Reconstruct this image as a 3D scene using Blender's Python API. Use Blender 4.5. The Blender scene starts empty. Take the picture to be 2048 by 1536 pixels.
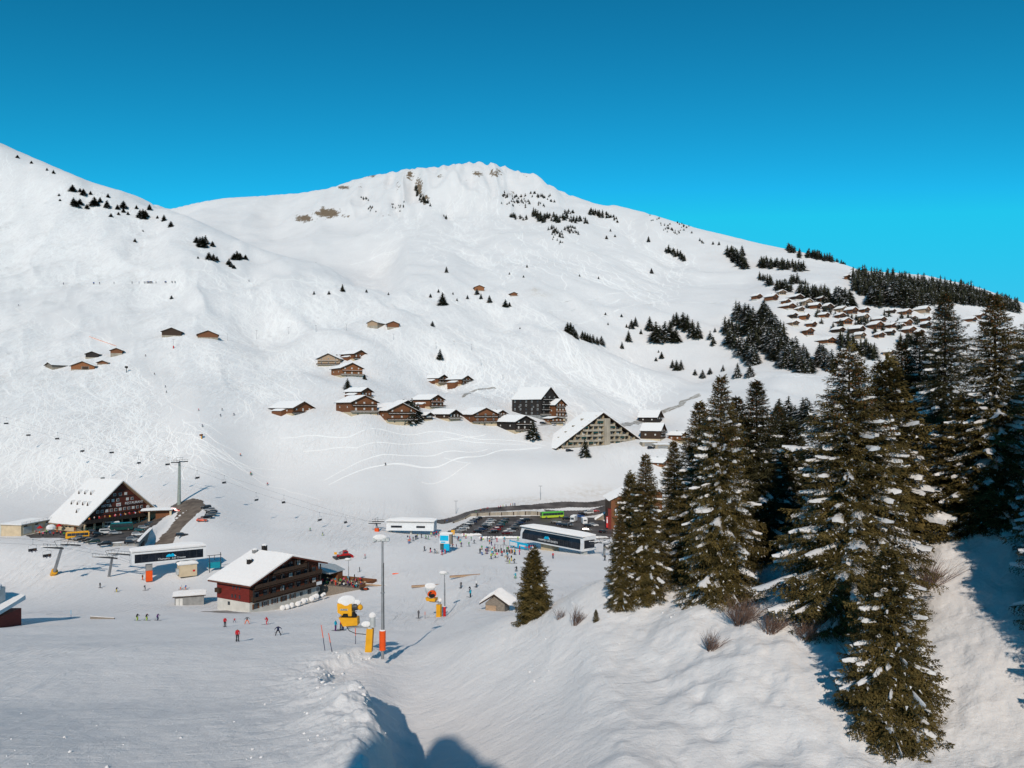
import bpy, math, random
import numpy as np
from mathutils import Vector, Matrix
# ---------------------------------------------------------------- camera, sky, sun, exposure
SC = bpy.context.scene
COL = SC.collection
F = 1593.0; CX = 1024.0; HY = 820.0        # focal length and horizon of the photograph, in its own pixels
cam_d = bpy.data.cameras.new('camera'); cam = bpy.data.objects.new('camera', cam_d); COL.objects.link(cam)
cam_d.sensor_width = 36.0; cam_d.lens = 36.0 * F / 2048.0
cam_d.shift_y = (HY - 768.0) / 2048.0
cam_d.clip_start = 0.5; cam_d.clip_end = 30000
cam.location = (0, 0, 0); cam.rotation_euler = (math.radians(90), 0, 0)
SC.camera = cam
# shadows run away from the camera, 3 degrees to the right
SUN_AZ = math.radians(3.1); SUN_EL = math.radians(26.8)
SD = Vector((math.sin(SUN_AZ) * math.cos(SUN_EL), math.cos(SUN_AZ) * math.cos(SUN_EL), -math.sin(SUN_EL)))  # travel direction
world = bpy.data.worlds.new('World'); SC.world = world; world.use_nodes = True
wn = world.node_tree.nodes; wl = world.node_tree.links; wn.clear()
sky = wn.new('ShaderNodeTexSky'); sky.sky_type = 'NISHITA'; sky.sun_disc = False
sky.sun_elevation = SUN_EL; sky.sun_rotation = math.pi + SUN_AZ
sky.altitude = 1700; sky.air_density = 1.0; sky.dust_density = 0.1; sky.ozone_density = 2.0
gam = wn.new('ShaderNodeGamma'); gam.inputs[1].default_value = 1.6
tint = wn.new('ShaderNodeMix'); tint.data_type = 'RGBA'; tint.blend_type = 'MULTIPLY'; tint.inputs[0].default_value = 1.0
tint.inputs[7].default_value = (0.042, 0.59, 0.470, 1)
bg = wn.new('ShaderNodeBackground'); bg.inputs[1].default_value = 0.10
cap = wn.new('ShaderNodeVectorMath'); cap.operation = 'MINIMUM'; cap.inputs[1].default_value = (1.2, 5.6, 8.5)   # evenly clear air round the whole horizon
wo = wn.new('ShaderNodeOutputWorld')
wl.new(sky.outputs[0], gam.inputs[0]); wl.new(gam.outputs[0], tint.inputs[6]); wl.new(tint.outputs[2], cap.inputs[0]); wl.new(cap.outputs[0], bg.inputs[0]); wl.new(bg.outputs[0], wo.inputs[0])
sun_d = bpy.data.lights.new('sun', 'SUN'); sun_d.energy = 2.95; sun_d.angle = math.radians(0.53); sun_d.color = (1.0, 0.875, 0.745)
sun = bpy.data.objects.new('sun', sun_d); COL.objects.link(sun)
sun.rotation_euler = SD.to_track_quat('-Z', 'Y').to_euler()
vs = SC.view_settings; vs.view_transform = 'Standard'; vs.look = 'None'; vs.gamma = 1; vs.use_curve_mapping = False; vs.exposure = 0.0
SC.cycles.max_bounces = 5; SC.cycles.diffuse_bounces = 2; SC.cycles.transparent_max_bounces = 6
R = random.Random(7)
# ---------------------------------------------------------------- terrain: ground height as a function of place
_rng = np.random.RandomState(11)
_perm = _rng.permutation(512)
_val = _rng.rand(512) * 2 - 1
def vnoise(x, y, seed=0):
    xi = np.floor(x).astype(int); yi = np.floor(y).astype(int)
    fx = x - xi; fy = y - yi
    ux = fx * fx * fx * (fx * (fx * 6 - 15) + 10); uy = fy * fy * fy * (fy * (fy * 6 - 15) + 10)
    def h(a, b): return _val[(_perm[(_perm[(a + seed * 37) & 511] + b) & 511])]
    v00 = h(xi, yi); v10 = h(xi + 1, yi); v01 = h(xi, yi + 1); v11 = h(xi + 1, yi + 1)
    return (v00 * (1 - ux) + v10 * ux) * (1 - uy) + (v01 * (1 - ux) + v11 * ux) * uy
def fbm(x, y, o=4, seed=0, g=0.5):
    s = 0; a = 1; t = 0
    for k in range(o):
        s = s + a * vnoise(x * 2 ** k + 13.7 * k, y * 2 ** k - 7.3 * k, seed + k); t += a; a *= g
    return s / t
def sstep(a, b, x):
    t = np.clip((x - a) / (b - a), 0, 1); return t * t * (3 - 2 * t)
# survey of the valley: bearing (as the photograph's column) -> (distance ahead, row it shows at)
NEAR = [(2, -17.0), (10, -17.2), (25, -18.3)]   # the viewer rides a lift, well above the snow
def _dn(d): return float(np.interp(d, [0,18,30,45,60,80,100,7000], [27,45,56,70,80,92,102,7002]))
SURVEY = {
 -260: [(18,1536),(30,1455),(45,1405),(95,1305),(130,1270),(170,1245),(215,1222),(255,1190),(290,1150),(320,1110),(350,1070),(400,1000),(450,915),(500,840),(600,730),(700,640),(800,590),(900,540),(1000,470),(1200,330),(1400,195),(1700,300),(2400,500),(6000,700)],
 0: [(18,1536),(30,1455),(45,1405),(95,1303),(130,1268),(170,1242),(215,1215),(255,1180),(282,1120),(296,1088),(330,1062),(350,1045),(400,985),(450,900),(500,830),(600,740),(700,665),(800,612),(900,570),(1000,520),(1200,400),(1400,285),(1700,340),(2400,500),(6000,700)],
 150: [(18,1536),(30,1455),(45,1403),(95,1302),(130,1267),(170,1241),(215,1213),(245,1172),(265,1130),(283,1099),(296,1085.2),(330,1057.8),(350,1044),(362,1036),(400,985),(450,885),(500,825),(600,742),(700,668),(800,612),(900,568),(1000,515),(1200,402),(1340,347),(1700,400),(2400,500),(6000,700)],
 250: [(18,1536),(30,1455),(45,1402),(95,1301),(130,1266),(170,1240),(215,1212),(240,1180),(258,1152),(272,1118),(286,1096),(296,1085.2),(330,1057.8),(350,1044),(362,1030),(400,975),(450,892),(500,828),(600,742),(690,668),(780,612),(870,568),(980,515),(1150,440),(1320,379),(1650,430),(2400,480),(6000,700)],
 320: [(18,1536),(30,1455),(45,1400),(95,1300),(130,1265),(170,1239),(215,1212),(240,1182),(258,1154),(272,1128),(286,1105),(300,1088),(312,1070),(326,1052),(345,1035),(360,1012),(400,962),(450,892),(500,828),(600,740),(680,670),(760,615),(850,568),(960,515),(1120,455),(1285,414),(1450,430),(1800,440),(2200,418),(2800,450),(6000,700)],
 400: [(18,1536),(30,1455),(45,1400),(95,1300),(130,1264),(170,1238),(215,1213),(240,1182),(258,1152),(280,1112),(300,1078),(318,1046),(350,1010),(400,957),(450,868),(500,808),(600,730),(680,668),(750,622),(850,568),(980,510),(1230,446),(1450,468),(1800,445),(2200,405),(2800,440),(6000,700)],
 550: [(18,1536),(30,1455),(45,1398),(95,1300),(130,1262),(170,1237),(200,1226),(235,1192),(260,1152),(300,1096),(350,1050),(400,1003),(450,935),(485,860),(505,830),(560,782),(650,712),(750,650),(850,590),(950,548),(1110,508),(1300,512),(1600,482),(1900,440),(2300,390),(2800,430),(6000,700)],
 640: [(18,1536),(30,1448),(45,1396),(70,1345),(88,1302),(110,1280),(130,1259),(170,1232),(200,1215),(235,1188),(260,1148),(300,1095),(350,1052),(400,1000),(445,930),(485,845),(520,815),(560,770),(600,742),(660,705),(750,648),(850,590),(950,555),(1060,528),(1250,518),(1500,478),(1800,430),(2200,382),(2700,430),(6000,700)],
 720: [(18,1545),(30,1455),(45,1400),(70,1340),(86,1300),(110,1285),(130,1257),(170,1229),(215,1188),(255,1142),(300,1094),(350,1055),(400,990),(445,920),(480,838),(520,800),(560,775),(600,748),(650,705),(750,648),(850,590),(950,555),(1040,536),(1250,505),(1500,465),(1800,410),(2150,355),(2600,410),(6000,700)],
 820: [(18,1740),(30,1585),(45,1462),(70,1358),(95,1305),(115,1280),(130,1262),(170,1229),(215,1172),(255,1125),(300,1087),(332,1071),(352,1067),(375,1040),(430,965),(480,882),(505,842),(560,805),(600,780),(650,752),(700,700),(750,660),(850,608),(1000,560),(1200,510),(1500,455),(1700,410),(2060,337),(2600,400),(6000,700)],
 890: [(18,1740),(30,1580),(45,1450),(70,1340),(95,1280),(120,1255),(170,1229),(215,1162),(255,1122),(300,1088),(332,1077),(345,1072),(380,1049),(392,1046),(399,1038),(408,1033),(425,1010),(450,960),(480,898),(505,848),(560,820),(620,785),(660,765),(700,705),(750,672),(850,620),(1000,560),(1200,510),(1500,455),(1700,410),(2050,331),(2550,400),(6000,700)],
 950: [(18,1710),(30,1555),(45,1418),(60,1338),(80,1265),(120,1230),(170,1195),(215,1150),(255,1118),(290,1098),(330,1079),(342,1075),(380,1049),(397,1037.5),(403,1034.4),(408,1020),(418,1015),(432,1000),(455,945),(472,914),(488,904),(505,858),(530,845),(570,800),(620,775),(680,728),(720,700),(850,640),(950,595),(1100,548),(1300,500),(1500,462),(1700,418),(2000,325),(2500,400),(6000,700)],
 1010: [(18,1675),(30,1520),(45,1385),(60,1302),(76,1240),(95,1232),(120,1228),(170,1192),(215,1150),(255,1118),(290,1099),(330,1080),(342,1075),(380,1049),(397,1037.5),(403,1034.4),(408,1016),(418,1011),(432,993),(455,940),(474,912),(490,900),(515,868),(545,848),(600,800),(680,735),(720,712),(850,645),(980,590),(1150,535),(1350,480),(1600,432),(1800,385),(2000,331),(2500,400),(6000,700)],
 1068: [(18,1640),(30,1485),(45,1350),(58,1278),(70,1236),(78,1225),(100,1232),(130,1226),(170,1190),(215,1148),(255,1118),(290,1100),(330,1080),(342,1075),(380,1049),(397,1037.5),(403,1034.4),(408,1013),(418,1008),(435,985),(455,940),(476,912),(492,900),(520,864),(545,848),(600,800),(680,740),(720,715),(850,642),(1000,580),(1200,520),(1400,465),(1600,430),(1800,385),(2000,342),(2500,400),(6000,700)],
 1130: [(18,1605),(30,1450),(42,1340),(54,1250),(66,1200),(75,1192),(100,1215),(130,1210),(170,1186),(215,1148),(255,1118),(290,1100),(330,1080),(342,1075),(380,1049),(400,1036),(412,1028),(420,1008),(428,1002),(440,985),(458,940),(478,915),(494,902),(515,875),(560,850),(600,815),(640,790),(700,745),(740,690),(770,660),(850,650),(1000,590),(1200,525),(1400,472),(1600,430),(1850,388),(2300,450),(6000,700)],
 1190: [(18,1575),(28,1438),(40,1315),(52,1230),(62,1170),(70,1160),(90,1190),(130,1195),(170,1180),(215,1148),(255,1120),(300,1095),(342,1076),(380,1050),(410,1030),(425,1015),(434,1001),(445,985),(460,955),(480,918),(497,897),(512,888),(560,850),(640,800),(720,745),(765,700),(800,690),(850,662),(1000,600),(1200,530),(1400,480),(1600,430),(1750,405),(2300,460),(6000,700)],
 1250: [(18,1545),(28,1415),(40,1305),(48,1235),(56,1170),(64,1150),(90,1175),(130,1185),(170,1178),(215,1146),(255,1120),(300,1095),(342,1076),(380,1052),(410,1030),(428,1005),(438,994),(450,975),(462,955),(482,928),(497,895),(512,888),(560,852),(600,830),(680,790),(730,745),(780,715),(810,715),(860,680),(1000,605),(1200,540),(1400,490),(1600,440),(1720,416),(2200,470),(6000,700)],
 1320: [(18,1545),(27,1415),(38,1300),(46,1225),(54,1170),(62,1135),(90,1150),(130,1165),(170,1165),(215,1140),(255,1120),(342,1070),(400,1030),(445,985),(470,945),(497,895),(515,885),(560,858),(610,832),(650,815),(700,775),(745,742),(775,735),(800,735),(840,700),(900,660),(960,630),(1100,580),(1250,540),(1400,490),(1620,432),(2100,480),(6000,700)],
 1400: [(18,1545),(27,1400),(36,1290),(45,1200),(52,1165),(60,1130),(90,1110),(130,1110),(200,1110),(255,1090),(342,1050),(450,975),(500,915),(560,870),(615,825),(640,800),(680,778),(712,768),(740,775),(780,745),(830,700),(900,650),(1000,610),(1150,560),(1300,510),(1500,454),(2000,500),(6000,700)],
 1480: [(18,1545),(26,1400),(36,1265),(45,1190),(60,1110),(80,1060),(130,1060),(255,1060),(400,980),(500,890),(560,830),(640,780),(680,758),(740,742),(780,715),(830,680),(900,640),(1000,600),(1150,550),(1300,505),(1450,474),(1900,520),(6000,700)],
 1560: [(18,1545),(26,1400),(35,1255),(45,1172),(60,1090),(80,1040),(130,1030),(255,1040),(400,970),(500,880),(560,815),(620,765),(680,745),(750,700),(800,665),(850,630),(950,592),(1050,560),(1200,528),(1350,492),(1800,530),(6000,700)],
 1690: [(19,1536),(24,1430),(35,1240),(45,1160),(60,1080),(80,1040),(130,1000),(255,1000),(400,930),(500,850),(600,775),(680,732),(750,695),(800,668),(850,642),(900,615),(1000,575),(1100,550),(1200,532),(1300,524),(1700,560),(6000,700)],
 1790: [(19,1536),(22,1462),(27,1340),(36,1210),(45,1120),(60,1050),(80,1010),(130,960),(255,960),(400,900),(500,835),(600,768),(680,728),(750,692),(800,668),(850,645),(900,620),(1000,582),(1100,558),(1200,540),(1260,540),(1600,570),(6000,700)],
 1880: [(18,1536),(23,1420),(30,1270),(38,1130),(44,1060),(52,1030),(70,980),(130,930),(255,930),(400,880),(500,820),(600,762),(700,718),(780,682),(850,655),(900,632),(1000,595),(1100,570),(1180,555),(1250,555),(1600,590),(6000,700)],
 2048: [(17,1536),(21,1430),(26,1300),(33,1150),(40,1050),(46,1005),(60,950),(90,900),(130,870),(255,870),(400,840),(500,800),(600,765),(700,735),(800,700),(900,665),(1000,628),(1080,602),(1150,602),(1500,640),(6000,750)],
 2300: [(17,1536),(21,1410),(26,1260),(33,1090),(40,980),(50,900),(70,860),(130,840),(255,850),(400,830),(500,800),(600,770),(700,740),(800,710),(900,675),(1000,640),(1080,612),(1150,612),(1500,650),(6000,750)],
}
def pchip(x, y, xq):
    x = np.asarray(x, float); y = np.asarray(y, float); h = np.diff(x); d = np.diff(y) / h
    m = np.zeros_like(y)
    for i in range(1, len(x) - 1):
        if d[i - 1] * d[i] > 0:
            w1 = 2 * h[i] + h[i - 1]; w2 = h[i] + 2 * h[i - 1]
            m[i] = (w1 + w2) / (w1 / d[i - 1] + w2 / d[i])
    m[0] = d[0]; m[-1] = d[-1]
    xq = np.clip(xq, x[0], x[-1]); i = np.clip(np.searchsorted(x, xq) - 1, 0, len(x) - 2)
    t = (xq - x[i]) / h[i]
    return ((1 + 2 * t) * (1 - t) ** 2 * y[i] + t * (1 - t) ** 2 * h[i] * m[i] + t * t * (3 - 2 * t) * y[i + 1] + t * t * (t - 1) * h[i] * m[i + 1])
ND, NU = 760, 900
LD0, LD1 = math.log(2.0), math.log(6000.0)
U0, U1 = (-260 - CX) / F, (2300 - CX) / F
ldg = np.linspace(LD0, LD1, ND); dg = np.exp(ldg); ug = np.linspace(U0, U1, NU)
cols = sorted(SURVEY)
tab = []
for c in cols:
    pts = [(d, z) for d, z in NEAR] + [(_dn(d), -(y - HY) / F * _dn(d)) for d, y in SURVEY[c]]
    ds = [math.log(p[0]) for p in pts]
    # interpolate the slope to the eye (z/d) for far ground, z for near
    tab.append(pchip(ds, [p[1] / p[0] for p in pts], ldg))
tab = np.array(tab)                       # (cols, ND)
uc = np.array([(c - CX) / F for c in cols])
E = np.empty((NU, ND))
for j in range(ND): E[:, j] = pchip(uc, tab[:, j], ug)
# soften the seams between bearings a little (far ground only)
def blur(a, n, ax):
    k = np.hanning(n + 2)[1:-1]; k /= k.sum()
    p = np.pad(a, [(n // 2, n // 2) if i == ax else (0, 0) for i in range(2)], mode='edge')
    return np.apply_along_axis(lambda v: np.convolve(v, k, 'valid'), ax, p)
E = blur(E, 21, 0)
E = blur(E, 7, 1)
UU, DD = np.meshgrid(ug, dg, indexing='ij')
XX = UU * DD; Z = E * DD; PX = CX + F * UU
# --- relief of its own, strongest on the mountains
far = sstep(480, 900, DD)
vfar = sstep(900, 1500, DD)
Z += far * 5.0 * fbm(XX / 150, DD / 210, 4, 3) * (1 - 0.3 * vfar)
Z += vfar * 13 * fbm(XX / 230 + 5, DD / 330, 4, 9)
Z += sstep(430, 520, DD) * 1.6 * fbm(XX / 45, DD / 60, 3, 21)
# ravines running down from the summit
pk = np.exp(-((PX - 900) / 260) ** 2) * sstep(1500, 1750, DD) * (1 - sstep(2200, 2500, DD))
rid = 1 - np.abs(fbm(XX / 85 + 0.0015 * DD, DD / 500, 3, 31)) * 2
Z += pk * 34 * (rid - 0.6)
pk2 = np.exp(-((PX - 560) / 200) ** 2) * sstep(1600, 1800, DD)
Z += pk2 * 12 * (1 - np.abs(fbm(XX / 120, DD / 400, 3, 37)) * 2 - 0.6)
# hillside folds on the left
lf = (1 - sstep(650, 850, PX)) * sstep(560, 800, DD) * (1 - sstep(1250, 1400, DD))
Z += lf * 7 * fbm(XX / 70 + DD / 260, DD / 240, 3, 41)
Z += (1 - sstep(1100, 1400, PX)) * sstep(540, 650, DD) * (1 - sstep(1000, 1200, DD)) * 6 * fbm(XX / 60 - DD / 160, DD / 150, 3, 47)
# folds and rolls that catch the light
def folds(a, b, seed): return 1 - 2 * np.abs(fbm(a, b, 3, seed, .45))
Z += sstep(520, 640, DD) * (1 - sstep(1250, 1500, DD)) * 6.5 * (folds((XX + DD * .45) / 95, (DD - XX * .15) / 210, 83) - .6)
Z += sstep(500, 560, DD) * (1 - sstep(900, 1200, DD)) * 1.7 * folds((XX + DD * .5) / 32, DD / 85, 87)
Z += sstep(1200, 1500, DD) * 9 * (folds((XX - DD * .1) / 120, DD / 330, 91) - .6)
Z += pk * 7 * folds(XX / 34, DD / 260, 93)
# near ground: groomed and cut up snow
nearm = 1 - sstep(60, 220, DD)
Z += nearm * 0.16 * fbm(XX / 3.2, DD / 5.0, 3, 51) + (1 - sstep(150, 300, DD)) * 0.45 * fbm(XX / 17, DD / 22, 3, 53)
bank = sstep(1050, 1400, PX) * (1 - sstep(80, 110, DD))
Z += bank * (0.8 * fbm(XX / 5.2, DD / 6.6, 4, 57) + .35 * fbm(XX / 1.8, DD / 2.0, 3, 58))
# skyline as seen from the valley
SKY = [(-260,185),(0,285),(60,312),(120,338),(180,363),(230,378),(280,393),(330,417),(345,417),(400,404),(450,396),(520,392),(600,386),(660,376),(700,362),(740,351),(780,345),(820,337),(870,334),(900,330),(940,324),(970,326),(1000,330),(1040,344),(1075,349),(1090,365),(1140,390),(1180,403),(1205,411),(1230,410),(1290,425),(1350,443),(1400,458),(1460,472),(1520,487),(1560,495),(1620,508),(1690,529),(1720,540),(1790,545),(1850,550),(1950,572),(2048,606),(2300,620)]
CREST = [(330,417),(375,432),(420,452),(470,475),(520,497),(570,512),(620,524),(680,538),(740,548)]
def fit(mask, d0, d1, poly, u_lo, u_hi, fade=None):
    global Z
    el = Z / DD
    sx = [(p[0] - CX) / F for p in poly]; sy = [-(p[1] - HY) / F for p in poly]
    tgt = np.interp(ug, sx, sy)
    m = np.where(mask, el, -9); top = m.max(1); arg = dg[m.argmax(1)]
    ins = (ug >= u_lo) & (ug <= u_hi)
    sm = lambda v, n: np.convolve(np.pad(v, n // 2, mode='edge'), np.hanning(n + 2)[1:-1] / np.hanning(n + 2)[1:-1].sum(), 'valid')
    if fade is None: arg = np.exp(sm(np.log(arg), 61))
    else: arg = np.full_like(arg, np.interp(0, [0, 1], [1150, 1150]))
    edge = sstep(u_lo - 0.06, u_lo, ug) * (1 - sstep(u_hi, u_hi + 0.05, ug)) if fade is not None else 1.0
    dl = sm(tgt - top, 15) * edge
    w = sstep(np.maximum(arg * 0.6, 500)[:, None], arg[:, None], DD)
    if fade is not None: w = w * (1 - sstep(fade[0], fade[1], DD))
    Z = Z + dl[:, None] * DD * w
for _ in range(2):
    fit((DD > 850) & (DD < 1300), 0, 0, CREST, (330 - CX) / F, (740 - CX) / F, (1300, 1500))
    fit((DD > 900), 0, 0, SKY, -9, 9)
ZT = Z.copy()
# --- ridge of pushed snow running from the lamp mast towards the viewer
RIDGE = [(-16.5,99,0.1),(-18.6,93,0.6),(-20.5,86,.9),(-19.2,77,1.1),(-14.6,67,1.6),(-10.8,59,2.3),(-8.0,52,3.1),(-5.4,45,3.6),(-3.2,38,3.4),(-1.4,31,3.0),(0.6,22,1.5)]
def ridge_field(x, y):
    best = np.full(x.shape, 1e9); side = np.zeros(x.shape); hh = np.zeros(x.shape)
    for (ax, ay, ah), (bx, by, bh) in zip(RIDGE[:-1], RIDGE[1:]):
        dx, dy = bx - ax, by - ay; L = dx * dx + dy * dy
        t = np.clip(((x - ax) * dx + (y - ay) * dy) / L, 0, 1)
        ex, ey = x - (ax + t * dx), y - (ay + t * dy); d = np.hypot(ex, ey)
        s = np.sign(dx * ey - dy * ex)
        m = d < best
        best = np.where(m, d, best); side = np.where(m, s, side); hh = np.where(m, ah + t * (bh - ah), hh)
    return best, side, hh
def add_ridge(x, y, z):
    m = (y > 12) & (y < 106) & (x > -40) & (x < 16)
    if not m.any(): return z
    xm, ym = x[m], y[m]
    wob = 1.3 * fbm(xm / 4.0, ym / 5.4, 3, 71)
    d, s, h = ridge_field(xm + wob, ym + wob * 0.6)
    sd = d * s                                    # + = left of the ridge seen from below
    lump = 1 + 0.17 * fbm(xm / 1.5, ym / 1.9, 4, 73, .6) + 0.3 * fbm(xm / 5.5, ym / 7.0, 2, 77)
    left = 1 / (1 + (sd / 3.4) ** 2); right = np.where(sd < 0, left, 0); right = 1 - sstep(0.0, 1.6, np.abs(sd)) - 0.35 * np.exp(-((np.abs(sd) - 3.2) / 2.4) ** 2)
    prof = np.where(sd > 0, right, left)
    z = z.copy(); z[m] = z[m] + h * 1.0 * prof * lump + np.exp(-(sd / 4.5) ** 2) * 0.22 * fbm(xm / 0.7, ym / 0.9, 3, 79)
    return z
TRENCH = [(-126, 284, .6), (-129, 291, 3.2), (-139, 316, 3.4), (-140, 338, 2.0), (-137, 352, .3)]
def add_trench(x, y, z):
    m = (y > 275) & (y < 365) & (x > -160) & (x < -110)
    if not m.any(): return z
    xm, ym = x[m], y[m]; best = np.full(xm.shape, 1e9); hh = np.zeros(xm.shape)
    for (ax, ay, ah), (bx, by, bh) in zip(TRENCH[:-1], TRENCH[1:]):
        dx, dy = bx - ax, by - ay; t = np.clip(((xm - ax) * dx + (ym - ay) * dy) / (dx * dx + dy * dy), 0, 1)
        d = np.hypot(xm - (ax + t * dx), ym - (ay + t * dy)); k = d < best
        best = np.where(k, d, best); hh = np.where(k, ah + t * (bh - ah), hh)
    z = z.copy(); z[m] = z[m] - hh * (1 - sstep(4.5, 8.0, best)); return z
def height(x, y):
    """ground height at world points (arrays); bearings outside the survey fold onto its edge"""
    x = np.asarray(x, float); y = np.asarray(y, float)
    r = np.hypot(x, y); th = np.arctan2(x, y)
    tl, tr = math.atan(U0), math.atan(U1)
    tc = np.clip(th, tl, tr); u = np.tan(tc); d = np.maximum(r * np.cos(tc), 2.01)
    fu = np.clip((u - U0) / (U1 - U0) * (NU - 1), 0, NU - 1.001); fd = np.clip((np.log(d) - LD0) / (LD1 - LD0) * (ND - 1), 0, ND - 1.001)
    i = fu.astype(int); j = fd.astype(int); a = fu - i; b = fd - j
    z = (ZT[i, j] * (1 - a) + ZT[i + 1, j] * a) * (1 - b) + (ZT[i, j + 1] * (1 - a) + ZT[i + 1, j + 1] * a) * b
    over = np.abs(th - tc)
    zb = -16.5 + 0.16 * np.minimum(r, 260) + 0.4 * np.sin(x * 0.21) + 0.02 * np.clip(r - 260, 0, 4000)
    w = sstep(0.15, 1.0, over)
    z = z * (1 - w) + zb * w
    # unseen knoll added behind the viewer, shaped to shade the bottom edge of view
    dx = x + 11.0; sx = np.where(dx < 0, 2.6, 15.0)
    top = 22.6 - .52 * np.clip(x + 11.0, 0, 20) + .35 * np.sin(x * 1.1) + .15 * np.sin(x * 3.1 + 1)
    g = np.exp(-(dx / sx) ** 4) * np.exp(-((y + 34) / 9.0) ** 4)
    z = z + g * np.maximum(top - z, 0)
    return add_trench(x, y, add_ridge(x, y, z))
def hz(x, y): return float(height(np.array([float(x)]), np.array([float(y)]))[0])
_dm = np.exp(np.linspace(math.log(30), math.log(3000), 2400))
def at(px, py, dmin=30.0, dmax=3000.0):
    """where the line of sight through a point of the photograph meets the ground"""
    u = (px - CX) / F
    z = height(u * _dm, _dm); e = z / _dm; t = -(py - HY) / F
    k = np.where((e >= t) & (_dm >= dmin) & (_dm <= dmax))[0]
    if len(k) == 0:
        m = (_dm >= dmin) & (_dm <= dmax); i = int(np.argmax(np.where(m, e, -9))); d = _dm[i]
        return Vector((u * d, d, z[i]))
    i = k[0]
    if i > 0 and e[i - 1] < t and _dm[i - 1] >= dmin:
        f = (t - e[i - 1]) / (e[i] - e[i - 1]); d = _dm[i - 1] + f * (_dm[i] - _dm[i - 1])
    else: d = _dm[i]
    return Vector((u * d, d, hz(u * d, d)))
def on(px, d):
    u = (px - CX) / F; return Vector((u * d, d, hz(u * d, d)))
# ---------------------------------------------------------------- materials
MATS = {}
class NT:
    def __init__(s, m): s.t = m.node_tree; s.n = s.t.nodes; s.l = s.t.links
    def new(s, typ, **kw):
        nd = s.n.new(typ)
        for k, v in kw.items(): setattr(nd, k, v)
        return nd
def mat(name, color, rough=0.7, metal=0.0, vary=0.12, scale=1.5, bump=0.0, bscale=8.0, stretch=(1, 1, 1), spec=0.3, vec='Object', color2=None):
    """plain procedural material: base colour broken up by noise, optional fine relief"""
    if name in MATS: return MATS[name]
    m = bpy.data.materials.new(name); m.use_nodes = True; t = NT(m); b = t.n['Principled BSDF']
    b.inputs['Roughness'].default_value = rough; b.inputs['Metallic'].default_value = metal
    b.inputs['Specular IOR Level'].default_value = spec
    tc = t.new('ShaderNodeTexCoord'); mp = t.new('ShaderNodeMapping'); mp.inputs[3].default_value = stretch
    t.l.new(tc.outputs[vec], mp.inputs[0])
    nz = t.new('ShaderNodeTexNoise'); nz.inputs['Scale'].default_value = scale; nz.inputs['Detail'].default_value = 4
    t.l.new(mp.outputs[0], nz.inputs['Vector'])
    rp = t.new('ShaderNodeValToRGB'); c = color
    c2 = color2 or tuple(min(1, v * (1 + vary * 1.6)) for v in c)
    rp.color_ramp.elements[0].position = 0.32; rp.color_ramp.elements[1].position = 0.68
    rp.color_ramp.elements[0].color = (*[v * (1 - vary * 1.6) for v in c], 1) if color2 is None else (*c, 1)
    rp.color_ramp.elements[1].color = (*c2, 1)
    t.l.new(nz.outputs['Fac'], rp.inputs[0]); t.l.new(rp.outputs[0], b.inputs['Base Color'])
    if bump:
        n2 = t.new('ShaderNodeTexNoise'); n2.inputs['Scale'].default_value = bscale; n2.inputs['Detail'].default_value = 5
        t.l.new(mp.outputs[0], n2.inputs['Vector'])
        bp = t.new('ShaderNodeBump'); bp.inputs['Strength'].default_value = 1; bp.inputs['Distance'].default_value = bump
        t.l.new(n2.outputs['Fac'], bp.inputs['Height']); t.l.new(bp.outputs[0], b.inputs['Normal'])
    MATS[name] = m; return m
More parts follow.
